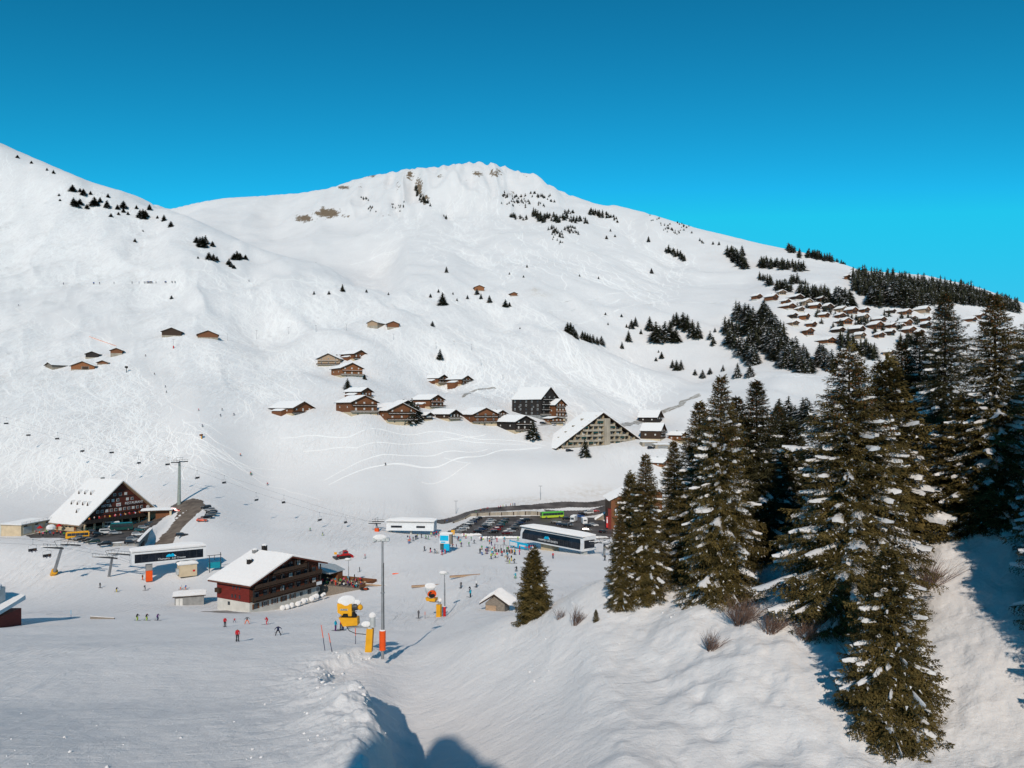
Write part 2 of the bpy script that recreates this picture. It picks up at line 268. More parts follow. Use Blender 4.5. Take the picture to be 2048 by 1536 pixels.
def snow_ground():
    m = bpy.data.materials.new('ground_snow'); m.use_nodes = True; t = NT(m); b = t.n['Principled BSDF']; MATS['ground_snow'] = m
    b.inputs['Roughness'].default_value = 0.62; b.inputs['Specular IOR Level'].default_value = 0.25; b.inputs['Diffuse Roughness'].default_value = 0.45
    geo = t.new('ShaderNodeNewGeometry')
    def math_(op, a, bb=None, c=None):
        n = t.new('ShaderNodeMath', operation=op)
        for i, v in enumerate((a, bb, c)):
            if v is None: continue
            if isinstance(v, (int, float)): n.inputs[i].default_value = v
            else: t.l.new(v, n.inputs[i])
        return n.outputs[0]
    sep = t.new('ShaderNodeSeparateXYZ'); t.l.new(geo.outputs['Position'], sep.inputs[0])
    def noise(scale, detail=3, vec=None, rough=0.55, dist=0.0):
        n = t.new('ShaderNodeTexNoise'); n.inputs['Scale'].default_value = scale; n.inputs['Detail'].default_value = detail
        n.inputs['Roughness'].default_value = rough; n.inputs['Distortion'].default_value = dist
        t.l.new(vec if vec is not None else geo.outputs['Position'], n.inputs['Vector']); return n.outputs['Fac']
    def mapped(rot, sc):
        mp = t.new('ShaderNodeMapping'); mp.inputs[2].default_value = (0, 0, rot); mp.inputs[3].default_value = sc
        t.l.new(geo.outputs['Position'], mp.inputs[0]); return mp.outputs[0]
    def rng(v, a, b_, c=0.0, d=1.0):
        n = t.new('ShaderNodeMapRange'); n.inputs[1].default_value = a; n.inputs[2].default_value = b_; n.inputs[3].default_value = c; n.inputs[4].default_value = d
        t.l.new(v, n.inputs[0]); return n.outputs[0]
    # fine relief: crumbs close to, carved streaks further out
    crumbs = noise(4.5, 7, rough=0.78)
    chop = noise(0.9, 4, rough=0.6)
    carve = noise(1.0, 3, vec=mapped(0.55, (0.16, 1.1, 0.4)), dist=0.7)
    carve2 = noise(1.0, 3, vec=mapped(-0.35, (0.5, 0.07, 0.2)), dist=0.9)
    # tracked / untracked patches
    patch = rng(noise(0.011, 3), 0.42, 0.62)
    h = math_('MULTIPLY', crumbs, 0.10)
    h = math_('MULTIPLY_ADD', chop, 0.17, h)
    h = math_('MULTIPLY_ADD', carve, 0.12, h)
    cp = math_('MULTIPLY', carve2, patch)
    h = math_('MULTIPLY_ADD', cp, 1.5, h)
    cut = t.new('ShaderNodeAttribute', attribute_name='cut')
    c1 = noise(1.0, 3, vec=mapped(0.9, (0.30, 0.10, 0.15)), dist=1.3, rough=.6); c2 = noise(0.55, 3, dist=.8)
    cc = math_('MULTIPLY_ADD', c2, 0.55, math_('MULTIPLY', c1, 1.3))
    h = math_('MULTIPLY_ADD', cc, cut.outputs['Fac'], h)
    att = t.new('ShaderNodeAttribute', attribute_name='relief')
    bp = t.new('ShaderNodeBump'); bp.inputs['Distance'].default_value = 1.0
    t.l.new(att.outputs['Fac'], bp.inputs['Strength'])
    t.l.new(h, bp.inputs['Height']); t.l.new(bp.outputs[0], b.inputs['Normal'])
    # colour: clean snow, a little dirt and old snow, rock where marked
    tone = rng(math_('MULTIPLY_ADD', noise(9.0, 2), 0.5, math_('MULTIPLY', noise(0.03, 5), 0.6)), 0.35, 0.75)
    mix = t.new('ShaderNodeMix', data_type='RGBA'); mix.inputs[6].default_value = (0.76, 0.745, 0.74, 1); mix.inputs[7].default_value = (0.84, 0.82, 0.81, 1)
    t.l.new(tone, mix.inputs[0])
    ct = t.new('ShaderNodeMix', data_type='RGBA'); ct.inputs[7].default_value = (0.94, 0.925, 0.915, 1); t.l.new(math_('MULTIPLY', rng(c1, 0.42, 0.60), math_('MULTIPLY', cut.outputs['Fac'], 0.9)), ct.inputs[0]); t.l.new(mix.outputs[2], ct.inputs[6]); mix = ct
    dirt = t.new('ShaderNodeAttribute', attribute_name='dirt')
    dn = rng(noise(0.35, 5), 0.35, 0.7)
    dm = math_('MULTIPLY', dirt.outputs['Fac'], dn)
    mix2 = t.new('ShaderNodeMix', data_type='RGBA'); mix2.inputs[7].default_value = (0.52, 0.43, 0.33, 1)
    t.l.new(dm, mix2.inputs[0]); t.l.new(mix.outputs[2], mix2.inputs[6])
    rock = t.new('ShaderNodeAttribute', attribute_name='rock')
    rn = noise(0.11, 8, rough=0.75, vec=mapped(0, (1, 0.3, 0.8)))
    rm = rng(math_('MULTIPLY_ADD', rn, 2.6, rock.outputs['Fac']), 1.86, 1.98)
    rc = t.new('ShaderNodeValToRGB'); rc.color_ramp.elements[0].color = (0.10, 0.066, 0.042, 1); rc.color_ramp.elements[1].color = (0.32, 0.24, 0.155, 1)
    t.l.new(noise(0.25, 5), rc.inputs[0])
    mix3 = t.new('ShaderNodeMix', data_type='RGBA'); t.l.new(rm, mix3.inputs[0]); t.l.new(mix2.outputs[2], mix3.inputs[6]); t.l.new(rc.outputs[0], mix3.inputs[7])
    t.l.new(mix3.outputs[2], b.inputs['Base Color'])
    return m
# ---------------------------------------------------------------- tagging and mesh helpers
def tag(o, label=None, cat=None, group=None, kind=None):
    if label: o['label'] = label
    if cat: o['category'] = cat
    if group: o['group'] = group
    if kind: o['kind'] = kind
    return o
def empty(name, loc=(0, 0, 0), rz=0.0, label=None, cat=None, group=None, scale=1.0):
    o = bpy.data.objects.new(name, None); COL.objects.link(o); o.empty_display_size = 0.5
    o.location = loc; o.rotation_euler = (0, 0, rz); o.scale = (scale,) * 3
    return tag(o, label, cat, group)
def npmesh(name, verts, faces, material, parent=None, smooth=False, mat_idx=None):
    """faces: int array (n,3) or (n,4), or a list of index tuples"""
    me = bpy.data.meshes.new(name)
    if isinstance(faces, np.ndarray):
        v = np.asarray(verts, np.float32); k = faces.shape[1]; n = len(faces)
        me.vertices.add(len(v)); me.vertices.foreach_set('co', v.ravel())
        me.loops.add(n * k); me.loops.foreach_set('vertex_index', faces.astype(np.int32).ravel())
        me.polygons.add(n); me.polygons.foreach_set('loop_start', np.arange(0, n * k, k, dtype=np.int32))
        if mat_idx is not None: me.polygons.foreach_set('material_index', np.asarray(mat_idx, np.int32))
        me.update(calc_edges=True)
    else:
        me.from_pydata([tuple(v) for v in verts], [], faces)
        if mat_idx is not None: me.polygons.foreach_set('material_index', np.asarray(mat_idx, np.int32))
    if smooth: me.polygons.foreach_set('use_smooth', np.ones(len(me.polygons), bool))
    me.update()
    for m in (material if isinstance(material, (list, tuple)) else [material]):
        me.materials.append(MATS[m] if isinstance(m, str) else m)
    o = bpy.data.objects.new(name, me); COL.objects.link(o)
    if parent is not None: o.parent = parent
    return o
# ---------------------------------------------------------------- the ground sheet
snow_ground()
TH = np.concatenate([np.linspace(-math.pi, -0.70, 90)[:-1], np.linspace(-0.70, 0.70, 1180), np.linspace(0.70, math.pi, 90)[1:-1]])
rs = [1.0, 6.0, 12.0, 20.0]
while rs[-1] < 6000:
    r_ = rs[-1]
    rs.append(r_ + ((r_ * 0.02 if r_ < 36 else r_ * 0.0044) if r_ < 120 else (r_ * 0.0062 if r_ < 380 else (r_ * 0.0058 if r_ < 500 else (r_ * 0.0105 if r_ < 2400 else r_ * 0.06)))))
RS = np.array(rs)
TT, RR = np.meshgrid(TH, RS, indexing='ij')
# rings follow constant distance ahead inside the view, true circles elsewhere
cl = np.clip(TT, -0.75, 0.75)
RAD = RR / np.cos(cl)
GX, GY = RAD * np.sin(TT), RAD * np.cos(TT)
GZ = height(GX.ravel(), GY.ravel()).reshape(GX.shape)
# heights already hold the unseen knoll added for its shadow over the ridge
nT, nR = GX.shape
idx = np.arange(nT * nR).reshape(nT, nR)
nx = np.roll(idx, -1, 0)
faces = np.stack([idx[:, :-1], nx[:, :-1], nx[:, 1:], idx[:, 1:]], -1).reshape(-1, 4)
verts = np.stack([GX, GY, GZ], -1).reshape(-1, 3)
verts = np.vstack([verts, [[0, 0, GZ[:, 0].mean()]]])
ground = npmesh('snow_ground', verts, faces[:, ::-1].copy(), 'ground_snow', smooth=True)
tag(ground, 'snow covered slopes, pistes and mountain of the ski valley', kind='structure')
gpx = CX + F * GX / np.maximum(GY, 0.1); gpy = HY - F * GZ / np.maximum(GY, 0.1)
front = GY > 1
def blob(cx, cy, rx, ry): return np.exp(-(((gpx - cx) / rx) ** 2 + ((gpy - cy) / ry) ** 2)) * front
# rock outcrops on the mountain, at their places on the face
rock = np.zeros_like(GX)
for cx, cy, rx, ry, a in [(608,437,23,9,1.05),(655,426,30,12,1.1),(690,432,14,5,.7),(688,375,16,5,.9),(745,352,12,4,.8),(820,350,10,14,.9),(838,372,10,24,.85),(848,398,12,16,.85),(722,372,6,6,.6),(795,372,8,16,.55),(880,352,12,8,.6),(955,348,13,8,.85),(990,345,14,11,.9),(1005,352,8,8,.6),(930,362,8,5,.5),(1018,388,18,9,.55),(1050,350,14,5,.5),(770,432,14,5,.5),(1035,415,12,5,.55),(1080,353,10,4,.5),(645,414,8,4,.5),(240,378,14,3,.8),(1250,425,20,5,.3),(1330,455,20,6,.3)]:
    rock = np.maximum(rock, a * blob(cx, cy, rx, ry) * (GY > (1250 if cx < 300 else 1400)))
dirt = np.zeros_like(GX)
for cx, cy, rx, ry, a in [(1185,985,60,14,.55),(1040,1005,70,8,.4),(1300,850,80,10,.25),(1080,590,22,4,.5),(1070,580,8,4,.9),(1150,728,6,8,.5),(880,765,30,10,.15),(1275,1015,40,20,.5),(1090,1000,130,6,.5),(420,1200,18,10,.5),(460,1150,60,12,.2),(1090,1040,250,20,.35),(700,1000,60,10,.1),(1210,880,140,8,.35),(1090,865,30,20,.4)]:
    dirt = np.maximum(dirt, a * blob(cx, cy, rx, ry) * (GY > 150))
relief = 0.55 * (1 - sstep(250, 900, GY)) + 0.40
relief = relief * (1 - 0.75 * np.maximum(blob(1000, 960, 330, 42), blob(760, 985, 90, 30)) * (GY > 380))
relief = relief * (1 - 0.2 * sstep(1300, 1500, GY) )
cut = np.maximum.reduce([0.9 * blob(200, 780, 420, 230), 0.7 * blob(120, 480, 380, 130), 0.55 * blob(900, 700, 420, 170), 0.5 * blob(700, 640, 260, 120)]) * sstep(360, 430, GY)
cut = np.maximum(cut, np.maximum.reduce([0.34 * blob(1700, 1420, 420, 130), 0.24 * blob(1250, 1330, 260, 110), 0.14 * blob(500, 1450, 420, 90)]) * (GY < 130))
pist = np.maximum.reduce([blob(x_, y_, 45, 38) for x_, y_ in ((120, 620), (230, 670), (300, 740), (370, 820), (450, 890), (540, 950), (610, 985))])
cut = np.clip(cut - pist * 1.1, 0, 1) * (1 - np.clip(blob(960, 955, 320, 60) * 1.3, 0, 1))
for nm, arr in (('rock', rock), ('dirt', dirt), ('relief', relief), ('cut', cut)):
    a = ground.data.attributes.new(nm, 'FLOAT', 'POINT'); a.data.foreach_set('value', np.append(arr.ravel(), 0).astype(np.float32))
# ---------------------------------------------------------------- small mesh builder
class MB:
    def __init__(s): s.v = []; s.f = []; s.m = []
    def add(s, vs, fs, m=0):
        b = len(s.v); s.v += [tuple(v) for v in vs]; s.f += [tuple(b + i for i in f) for f in fs]; s.m += [m] * len(fs); return s
    def quad(s, a, b, c, d, m=0): return s.add([a, b, c, d], [(0, 1, 2, 3)], m)
    def box(s, x0, x1, y0, y1, z0, z1, m=0):
        return s.add([(x0,y0,z0),(x1,y0,z0),(x1,y1,z0),(x0,y1,z0),(x0,y0,z1),(x1,y0,z1),(x1,y1,z1),(x0,y1,z1)],
                     [(0,3,2,1),(4,5,6,7),(0,1,5,4),(1,2,6,5),(2,3,7,6),(3,0,4,7)], m)
    def cb(s, c, sz, m=0): return s.box(c[0]-sz[0]/2, c[0]+sz[0]/2, c[1]-sz[1]/2, c[1]+sz[1]/2, c[2]-sz[2]/2, c[2]+sz[2]/2, m)
    def prism(s, poly, y0, y1, m=0, ax='y'):
        """poly in the x-z plane, extruded along y (ax='y'); or y-z plane along x (ax='x'); or x-y along z"""
        n = len(poly)
        P = {'y': lambda a, b, t: (a, t, b), 'x': lambda a, b, t: (t, a, b), 'z': lambda a, b, t: (a, b, t)}[ax]
        vs = [P(a, b, y0) for a, b in poly] + [P(a, b, y1) for a, b in poly]
        fs = [tuple(range(n)), tuple(range(2*n-1, n-1, -1))] + [(i, i+n, (i+1) % n + n, (i+1) % n) for i in range(n)]
        return s.add(vs, fs, m)
    def tube(s, p0, p1, r0, r1=None, n=6, m=0, cap=True):
        r1 = r0 if r1 is None else r1
        p0 = Vector(p0); p1 = Vector(p1); d = (p1 - p0)
        if d.length < 1e-6: return s
        q = d.to_track_quat('Z', 'Y'); vs = []
        for p, r in ((p0, r0), (p1, r1)):
            for i in range(n):
                a = 2 * math.pi * i / n; vs.append(p + q @ Vector((math.cos(a) * r, math.sin(a) * r, 0)))
        fs = [(i, (i+1) % n, (i+1) % n + n, i + n) for i in range(n)]
        if cap: fs += [tuple(range(n-1, -1, -1)), tuple(range(n, 2*n))]
        return s.add(vs, fs, m)
    def path(s, pts, r, n=5, m=0):
        for a, b in zip(pts[:-1], pts[1:]): s.tube(a, b, r, r, n, m, cap=False)
        return s
    def ball(s, c, r, n=8, k=5, m=0, sz=(1, 1, 1), jit=0.0):
        vs = [(c[0], c[1], c[2] + r * sz[2])]; 
        for j in range(1, k):
            ph = math.pi * j / k
            for i in range(n):
                a = 2 * math.pi * i / n; q = r * (1 + (R.random() - .5) * jit)
                vs.append((c[0] + q * sz[0] * math.sin(ph) * math.cos(a), c[1] + q * sz[1] * math.sin(ph) * math.sin(a), c[2] + q * sz[2] * math.cos(ph)))
        vs.append((c[0], c[1], c[2] - r * sz[2])); fs = []
        for i in range(n): fs.append((0, 1 + i, 1 + (i+1) % n))
        for j in range(k-2):
            for i in range(n): a = 1 + j*n; fs.append((a+i, a+n+i, a+n+(i+1) % n, a+(i+1) % n))
        L = len(vs) - 1; a = 1 + (k-2)*n
        for i in range(n): fs.append((L, a + (i+1) % n, a + i))
        return s.add(vs, fs, m)
    def build(s, name, mats, parent=None, smooth=False):
        if not isinstance(mats, (list, tuple)): mats = [mats]
        return npmesh(name, s.v, s.f, list(mats), parent, smooth, s.m if len(mats) > 1 else None)
def kids(o): return [c for c in bpy.data.objects if c.parent is o]
CHILD = {}
def reg(root):
    """remember the tree below a prototype so it can be copied quickly"""
    def walk(o): return [(c, walk(c)) for c in o.children]
    CHILD[root.name] = (root, walk(root)); return root
def dup(root, loc, rz=0.0, scale=None, label=None, group=None, mats=None):
    r0, tree = CHILD[root.name]
    def cp(o, par):
        c = o.copy(); COL.objects.link(c)
        if par is not None: c.parent = par
        if mats:
            for i, sl in enumerate(c.material_slots):
                if sl.material and sl.material.name in mats:
                    mm = mats[sl.material.name]; sl.link = 'OBJECT'; sl.material = MATS[mm]
        return c
    def rec(t, par):
        for o, sub in t: rec(sub, cp(o, par))
    r = cp(r0, None); r.location = loc; r.rotation_euler = (0, 0, rz)
    if scale is not None: r.scale = scale if isinstance(scale, tuple) else (scale,) * 3
    if label: r['label'] = label
    if group: r['group'] = group
    rec(tree, r); return r
class Once:
    """first placement moves the prototype itself, later ones copy it"""
    def __init__(s, root): s.root = reg(root); s.used = False
    def put(s, loc, rz=0.0, scale=None, label=None, group=None, mats=None):
        if mats is None and not s.used:
            s.used = True; r = s.root; r.location = loc; r.rotation_euler = (0, 0, rz)
            if scale is not None: r.scale = scale if isinstance(scale, tuple) else (scale,) * 3
            if label: r['label'] = label
            if group: r['group'] = group
            return r
        r = dup(s.root, loc, rz, scale, label, group, mats)
        return r
    def done(s):
        if not s.used:
            def rm(o):
                for c in list(o.children): rm(c)
                bpy.data.objects.remove(o)
            rm(s.root)
# everyday materials (see below)
mat('snow', (0.80, 0.79, 0.785), 0.6, vary=0.02, scale=2.0, bump=0.04, bscale=3.0)
MATS['snow'].node_tree.nodes['Principled BSDF'].inputs['Diffuse Roughness'].default_value = 1.0
mat('snow_branch', (0.74, 0.735, 0.74), 0.6, vary=0.03, scale=3.0, bump=0.05, bscale=9.0)
mat('bark', (0.10, 0.075, 0.055), 0.9, vary=0.3, scale=6)
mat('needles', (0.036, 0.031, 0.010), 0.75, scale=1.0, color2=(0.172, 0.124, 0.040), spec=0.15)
mat('needles_dark', (0.024, 0.026, 0.012), 0.8, scale=1.1, color2=(0.085, 0.074, 0.032), spec=0.1)  # darker copy of needles: variety, plus shade painted into rear trees
mat('needles_far', (0.024, 0.027, 0.016), 0.8, scale=3.0, color2=(0.065, 0.062, 0.036), spec=0.1, vec='Object')
mat('cones', (0.22, 0.085, 0.025), 0.7, vary=0.25, scale=5)
mat('twigs', (0.16, 0.10, 0.075), 0.85, vary=0.2, scale=5)
mat('wood_dark', (0.055, 0.032, 0.020), 0.75, vary=0.3, scale=2.2, stretch=(1, 1, 8))
mat('wood_brown', (0.19, 0.074, 0.031), 0.7, vary=0.28, scale=2.0, stretch=(1, 1, 8))
mat('wood_orange', (0.27, 0.105, 0.040), 0.7, vary=0.28, scale=2.0, stretch=(1, 1, 8))
mat('wood_pale', (0.42, 0.29, 0.19), 0.7, vary=0.18, scale=2.0, stretch=(1, 1, 8))
mat('wood_grey', (0.24, 0.205, 0.17), 0.85, vary=0.25, scale=2.0, stretch=(1, 1, 8))
mat('wood_black', (0.030, 0.024, 0.021), 0.75, vary=0.3, scale=2.0, stretch=(1, 1, 6))
mat('wood_hotel', (0.105, 0.026, 0.016), 0.7, vary=0.2, scale=2.0, stretch=(1, 1, 8))
mat('wood_redbrown', (0.125, 0.034, 0.018), 0.7, vary=0.25, scale=2.0, stretch=(1, 1, 8))
mat('wood_red', (0.17, 0.022, 0.016), 0.7, vary=0.12, scale=1.0, stretch=(1, 1, 5))
mat('render_cream', (0.62, 0.50, 0.34), 0.85, vary=0.06, scale=0.6)
mat('render_white', (0.62, 0.60, 0.55), 0.85, vary=0.06, scale=0.6)
mat('concrete', (0.36, 0.31, 0.245), 0.9, vary=0.15, scale=0.5, stretch=(1, 1, 0.25))
mat('concrete_grey', (0.28, 0.28, 0.275), 0.9, vary=0.12, scale=0.7)
mat('glass', (0.035, 0.045, 0.055), 0.12, vary=0.3, scale=0.6, spec=0.7)
mat('glass_green', (0.07, 0.12, 0.12), 0.12, vary=0.3, scale=0.4, spec=0.7)
mat('window_white', (0.70, 0.69, 0.66), 0.5, vary=0.04)
mat('curtain', (0.60, 0.58, 0.55), 0.8, vary=0.12, scale=3)
mat('steel', (0.36, 0.37, 0.38), 0.45, metal=0.5, vary=0.1)
mat('steel_dark', (0.07, 0.072, 0.078), 0.5, metal=0.3, vary=0.2)
mat('steel_pale', (0.55, 0.57, 0.56), 0.5, metal=0.2, vary=0.08)
mat('tower_green', (0.34, 0.38, 0.34), 0.5, metal=0.1, vary=0.1)
mat('white_paint', (0.74, 0.75, 0.76), 0.4, vary=0.04)
mat('black_panel', (0.010, 0.013, 0.020), 0.18, vary=0.4, scale=0.3, spec=0.6)
mat('yellow', (0.80, 0.38, 0.015), 0.45, vary=0.06)
mat('orange', (0.85, 0.10, 0.012), 0.55, vary=0.06)
mat('red', (0.55, 0.018, 0.018), 0.5, vary=0.08)
mat('cyan', (0.0, 0.45, 0.72), 0.5, vary=0.05)
mat('teal', (0.01, 0.28, 0.36), 0.5, vary=0.05)
mat('green', (0.10, 0.50, 0.06), 0.4, vary=0.05)
mat('lime', (0.48, 0.62, 0.05), 0.4, vary=0.05)
mat('dark_green', (0.012, 0.06, 0.055), 0.3, vary=0.1)
mat('asphalt', (0.135, 0.112, 0.098), 0.65, vary=0.35, scale=0.12, bump=0.02, bscale=2)
mat('asphalt_red', (0.14, 0.085, 0.075), 0.7, vary=0.3, scale=0.15)
mat('mud_snow', (0.34, 0.28, 0.22), 0.8, scale=0.35, color2=(0.7, 0.67, 0.63))
mat('mud', (0.14, 0.105, 0.080), 0.8, scale=0.3, color2=(0.27, 0.215, 0.17))
mat('rubber', (0.018, 0.018, 0.018), 0.8, vary=0.2)
mat('skin', (0.45, 0.24, 0.16), 0.6, vary=0.05)
def plain(name, c, rough=0.35, spec=0.5, vary=0.05): return mat(name, c, rough, vary=vary, spec=spec)
# ---------------------------------------------------------------- ski tracks: low banks of thrown up snow following the slope
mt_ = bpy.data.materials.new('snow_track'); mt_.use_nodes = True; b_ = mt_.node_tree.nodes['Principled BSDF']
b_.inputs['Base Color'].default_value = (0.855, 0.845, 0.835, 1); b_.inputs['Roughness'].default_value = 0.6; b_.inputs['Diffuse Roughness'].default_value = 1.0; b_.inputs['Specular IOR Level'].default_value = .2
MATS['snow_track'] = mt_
def strip(P, wd, hgt, off=0.04):
    """P: (n tracks, k points, 2) -> verts, faces of low triangular banks"""
    n, k, _ = P.shape
    T = np.gradient(P, axis=1); T /= np.linalg.norm(T, axis=2, keepdims=True) + 1e-9
    Nn = np.stack([-T[..., 1], T[..., 0]], -1); V = []
    wd = np.broadcast_to(np.asarray(wd), (n, k))
    for s, hh in ((-1, -0.02), (0, 1), (1, -0.02)):
        Q = P + Nn * (s * wd)[..., None]
        z = height(Q[..., 0].ravel(), Q[..., 1].ravel()).reshape(n, k)
        taper = np.sin(np.linspace(0.05, math.pi - .05, k))[None] ** .4
        V.append(np.stack([Q[..., 0], Q[..., 1], z + off + hgt * hh * taper], -1))
    V = np.stack(V, 2).reshape(-1, 3)
    base = (np.arange(n)[:, None] * k + np.arange(k - 1)[None]) * 3
    f = []
    for s in (0, 1): f.append(np.stack([base + s, base + s + 1, base + s + 4, base + s + 3], -1).reshape(-1, 4))
    return V, np.vstack(f)[:, ::-1]
rt = np.random.RandomState(99)
def seeds(poly, n, dmin=330):
    out = []; xs = [p[0] for p in poly]; ys = [p[1] for p in poly]
    while len(out) < n:
        x, y = rt.uniform(min(xs), max(xs)), rt.uniform(min(ys), max(ys))
        c = False
        for i in range(len(poly)):
            x1, y1 = poly[i]; x2, y2 = poly[(i + 1) % len(poly)]
            if ((y1 > y) != (y2 > y)) and (x < (x2 - x1) * (y - y1) / (y2 - y1 + 1e-9) + x1): c = not c
        if c: out.append(at(x, y, dmin).xy)
    return np.array(out)
def run(S, k, step, bias, turn, wl, spread=.25):
    n = len(S); P = np.empty((n, k, 2)); p = S.copy(); e = 22.0; ph = rt.rand(n) * 6.28; am = turn * (0.3 + rt.rand(n)); w = wl * (0.6 + .8 * rt.rand(n)); b = bias + rt.randn(n) * spread
    for i in range(k):
        P[:, i] = p
        gx = (height(p[:, 0] + e, p[:, 1]) - height(p[:, 0] - e, p[:, 1])) / (2 * e); gy = (height(p[:, 0], p[:, 1] + e) - height(p[:, 0], p[:, 1] - e)) / (2 * e)
        a = np.arctan2(-gy, -gx) + b * .8 + am * np.sin(ph + i * step / w * 6.28)
        p = p + step * np.stack([np.cos(a), np.sin(a)], 1)
    return P
VV, FF, nb0 = [], [], 0
def add_tracks(P, wd, hgt):
    global nb0
    V, F_ = strip(P, wd, hgt); VV.append(V); FF.append(F_ + nb0); nb0 += len(V)
LEFT = [(0,430),(120,450),(300,520),(480,560),(640,600),(660,720),(520,800),(440,900),(300,900),(0,960)]
PISTE = [(0,598),(150,640),(240,690),(330,800),(420,890),(560,985),(660,1010),(640,960),(520,850),(430,740),(330,690),(150,612),(0,575)]
def keep(S):
    px = CX + F * S[:, 0] / S[:, 1]; py = HY - F * height(S[:, 0], S[:, 1]) / S[:, 1]; k = np.ones(len(S), bool)
    for i in range(len(S)):
        c = False
        for j in range(len(PISTE)):
            x1, y1 = PISTE[j]; x2, y2 = PISTE[(j + 1) % len(PISTE)]
            if ((y1 > py[i]) != (y2 > py[i])) and (px[i] < (x2 - x1) * (py[i] - y1) / (y2 - y1 + 1e-9) + x1): c = not c
        k[i] = not c
    return S[k]
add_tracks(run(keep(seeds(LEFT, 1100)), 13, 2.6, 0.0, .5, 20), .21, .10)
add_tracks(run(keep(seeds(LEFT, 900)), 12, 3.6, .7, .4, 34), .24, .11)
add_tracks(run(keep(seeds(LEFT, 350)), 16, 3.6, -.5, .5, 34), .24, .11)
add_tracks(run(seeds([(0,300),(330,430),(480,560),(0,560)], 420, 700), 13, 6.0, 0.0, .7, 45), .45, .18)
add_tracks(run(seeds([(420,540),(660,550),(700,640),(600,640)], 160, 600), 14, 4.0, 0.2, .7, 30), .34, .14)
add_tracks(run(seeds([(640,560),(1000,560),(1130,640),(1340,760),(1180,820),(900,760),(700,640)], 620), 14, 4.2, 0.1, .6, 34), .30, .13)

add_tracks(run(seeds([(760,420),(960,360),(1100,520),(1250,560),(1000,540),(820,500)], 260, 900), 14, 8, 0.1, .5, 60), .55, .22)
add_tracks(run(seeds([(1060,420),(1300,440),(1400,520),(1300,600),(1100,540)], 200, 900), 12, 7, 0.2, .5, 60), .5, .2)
LINES = [([(0,574),(150,571),(300,567),(480,563),(560,561),(640,566),(760,582)], 1.6), ([(690,531),(760,508),(860,487),(960,478),(1060,472)], 2.2), ([(540,481),(640,465),(780,480)], 1.8), ([(790,480),(870,472),(1000,457),(1120,446)], 2.2),
 ([(650,970),(700,948),(760,933),(830,930),(900,918),(1000,903),(1080,897)], 1.1), ([(640,962),(700,935),(780,915),(880,900),(980,896)], .9), ([(560,880),(700,872),(850,862),(1000,880),(1090,893)], .9), ([(600,905),(720,900),(860,880),(980,868)], .8), ([(880,870),(960,880),(1060,893)], .8),
 ([(1110,602),(1280,583),(1420,568),(1500,566)], 1.4), ([(1100,622),(1240,600),(1500,592)], 1.2), ([(1060,662),(1180,642),(1300,607),(1360,596)], 1.3), ([(1080,452),(1180,502),(1300,532),(1420,560)], 1.6), ([(1040,612),(1100,652),(1130,692),(1160,742),(1120,750)], 1.6), ([(1000,500),(1080,560),(1150,600)], 1.2),
 ([(1500,759),(1600,753),(1690,747)], 1.4), ([(1530,577),(1600,572),(1700,562),(1760,556)], 1.3), ([(500,648),(640,664),(780,662),(870,668)], .9), ([(0,605),(120,635),(230,690)], 1.0), ([(300,730),(345,800),(440,900),(560,975),(650,1002)], .45), ([(260,790),(340,870),(430,935),(520,985)], .4), ([(660,560),(760,640),(880,700),(1000,760)], .9), ([(640,600),(740,660),(850,740)], .8), ([(700,570),(860,660),(960,740)], .9),
 ([(870,590),(960,650),(1080,720),(1180,790)], .9), ([(900,770),(1000,765),(1100,780)], .9), ([(880,912),(935,925),(905,945),(830,958)], .7), ([(240,600),(420,640),(560,700),(640,780)], .9), ([(380,700),(520,740),(620,820)], .8), ([(160,905),(280,940),(400,880)], .9)]
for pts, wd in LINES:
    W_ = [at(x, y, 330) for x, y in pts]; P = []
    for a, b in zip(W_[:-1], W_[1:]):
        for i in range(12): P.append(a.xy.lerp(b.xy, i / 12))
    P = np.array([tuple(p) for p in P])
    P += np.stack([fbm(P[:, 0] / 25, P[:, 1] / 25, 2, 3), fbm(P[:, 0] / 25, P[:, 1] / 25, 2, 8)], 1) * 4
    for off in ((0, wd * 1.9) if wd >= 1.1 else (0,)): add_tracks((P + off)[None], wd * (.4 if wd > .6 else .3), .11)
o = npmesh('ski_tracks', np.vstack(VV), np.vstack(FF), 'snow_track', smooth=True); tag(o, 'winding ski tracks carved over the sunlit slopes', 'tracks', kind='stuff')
# broken snow lumps: along the pushed up ridge and strewn over the near piste
rc_ = np.random.RandomState(4); LV, LF, n0 = [], [], 0
ico = MB(); ico.ball((0, 0, 0), 1, 5, 3); IV = np.array(ico.v); IF = [list(f) for f in ico.f]; IF = np.array([f if len(f) == 4 else [f[0], f[1], f[2], f[2]] for f in IF])
TF = []
for f in ico.f: TF += [(f[0], f[1], f[2])] + ([(f[0], f[2], f[3])] if len(f) == 4 else [])
TF = np.array(TF)
def lump(x, y, r):
    global n0
    z = hz(x, y); q = IV * (1 + .35 * rc_.randn(len(IV), 1)) * np.array([1, 1, .7]) * r; LV.append(q + np.array([x, y, z + r * .2])); LF.append(TF + n0); n0 += len(IV)
RP = [(a[0], a[1]) for a in RIDGE[1:-1]]
for i in range(260):
    k = rc_.randint(len(RP) - 1); t = rc_.rand(); x = RP[k][0] * (1 - t) + RP[k + 1][0] * t + rc_.randn() * 1.2 + .6; y = RP[k][1] * (1 - t) + RP[k + 1][1] * t
    lump(x, y, .04 + .17 * rc_.rand() ** 2.6)
for i in range(70):
    d = 45 + 22 * rc_.rand() ** 1.5; u = (rc_.uniform(-20, 800) - CX) / F; lump(u * d, d, .03 + .09 * rc_.rand() ** 2)
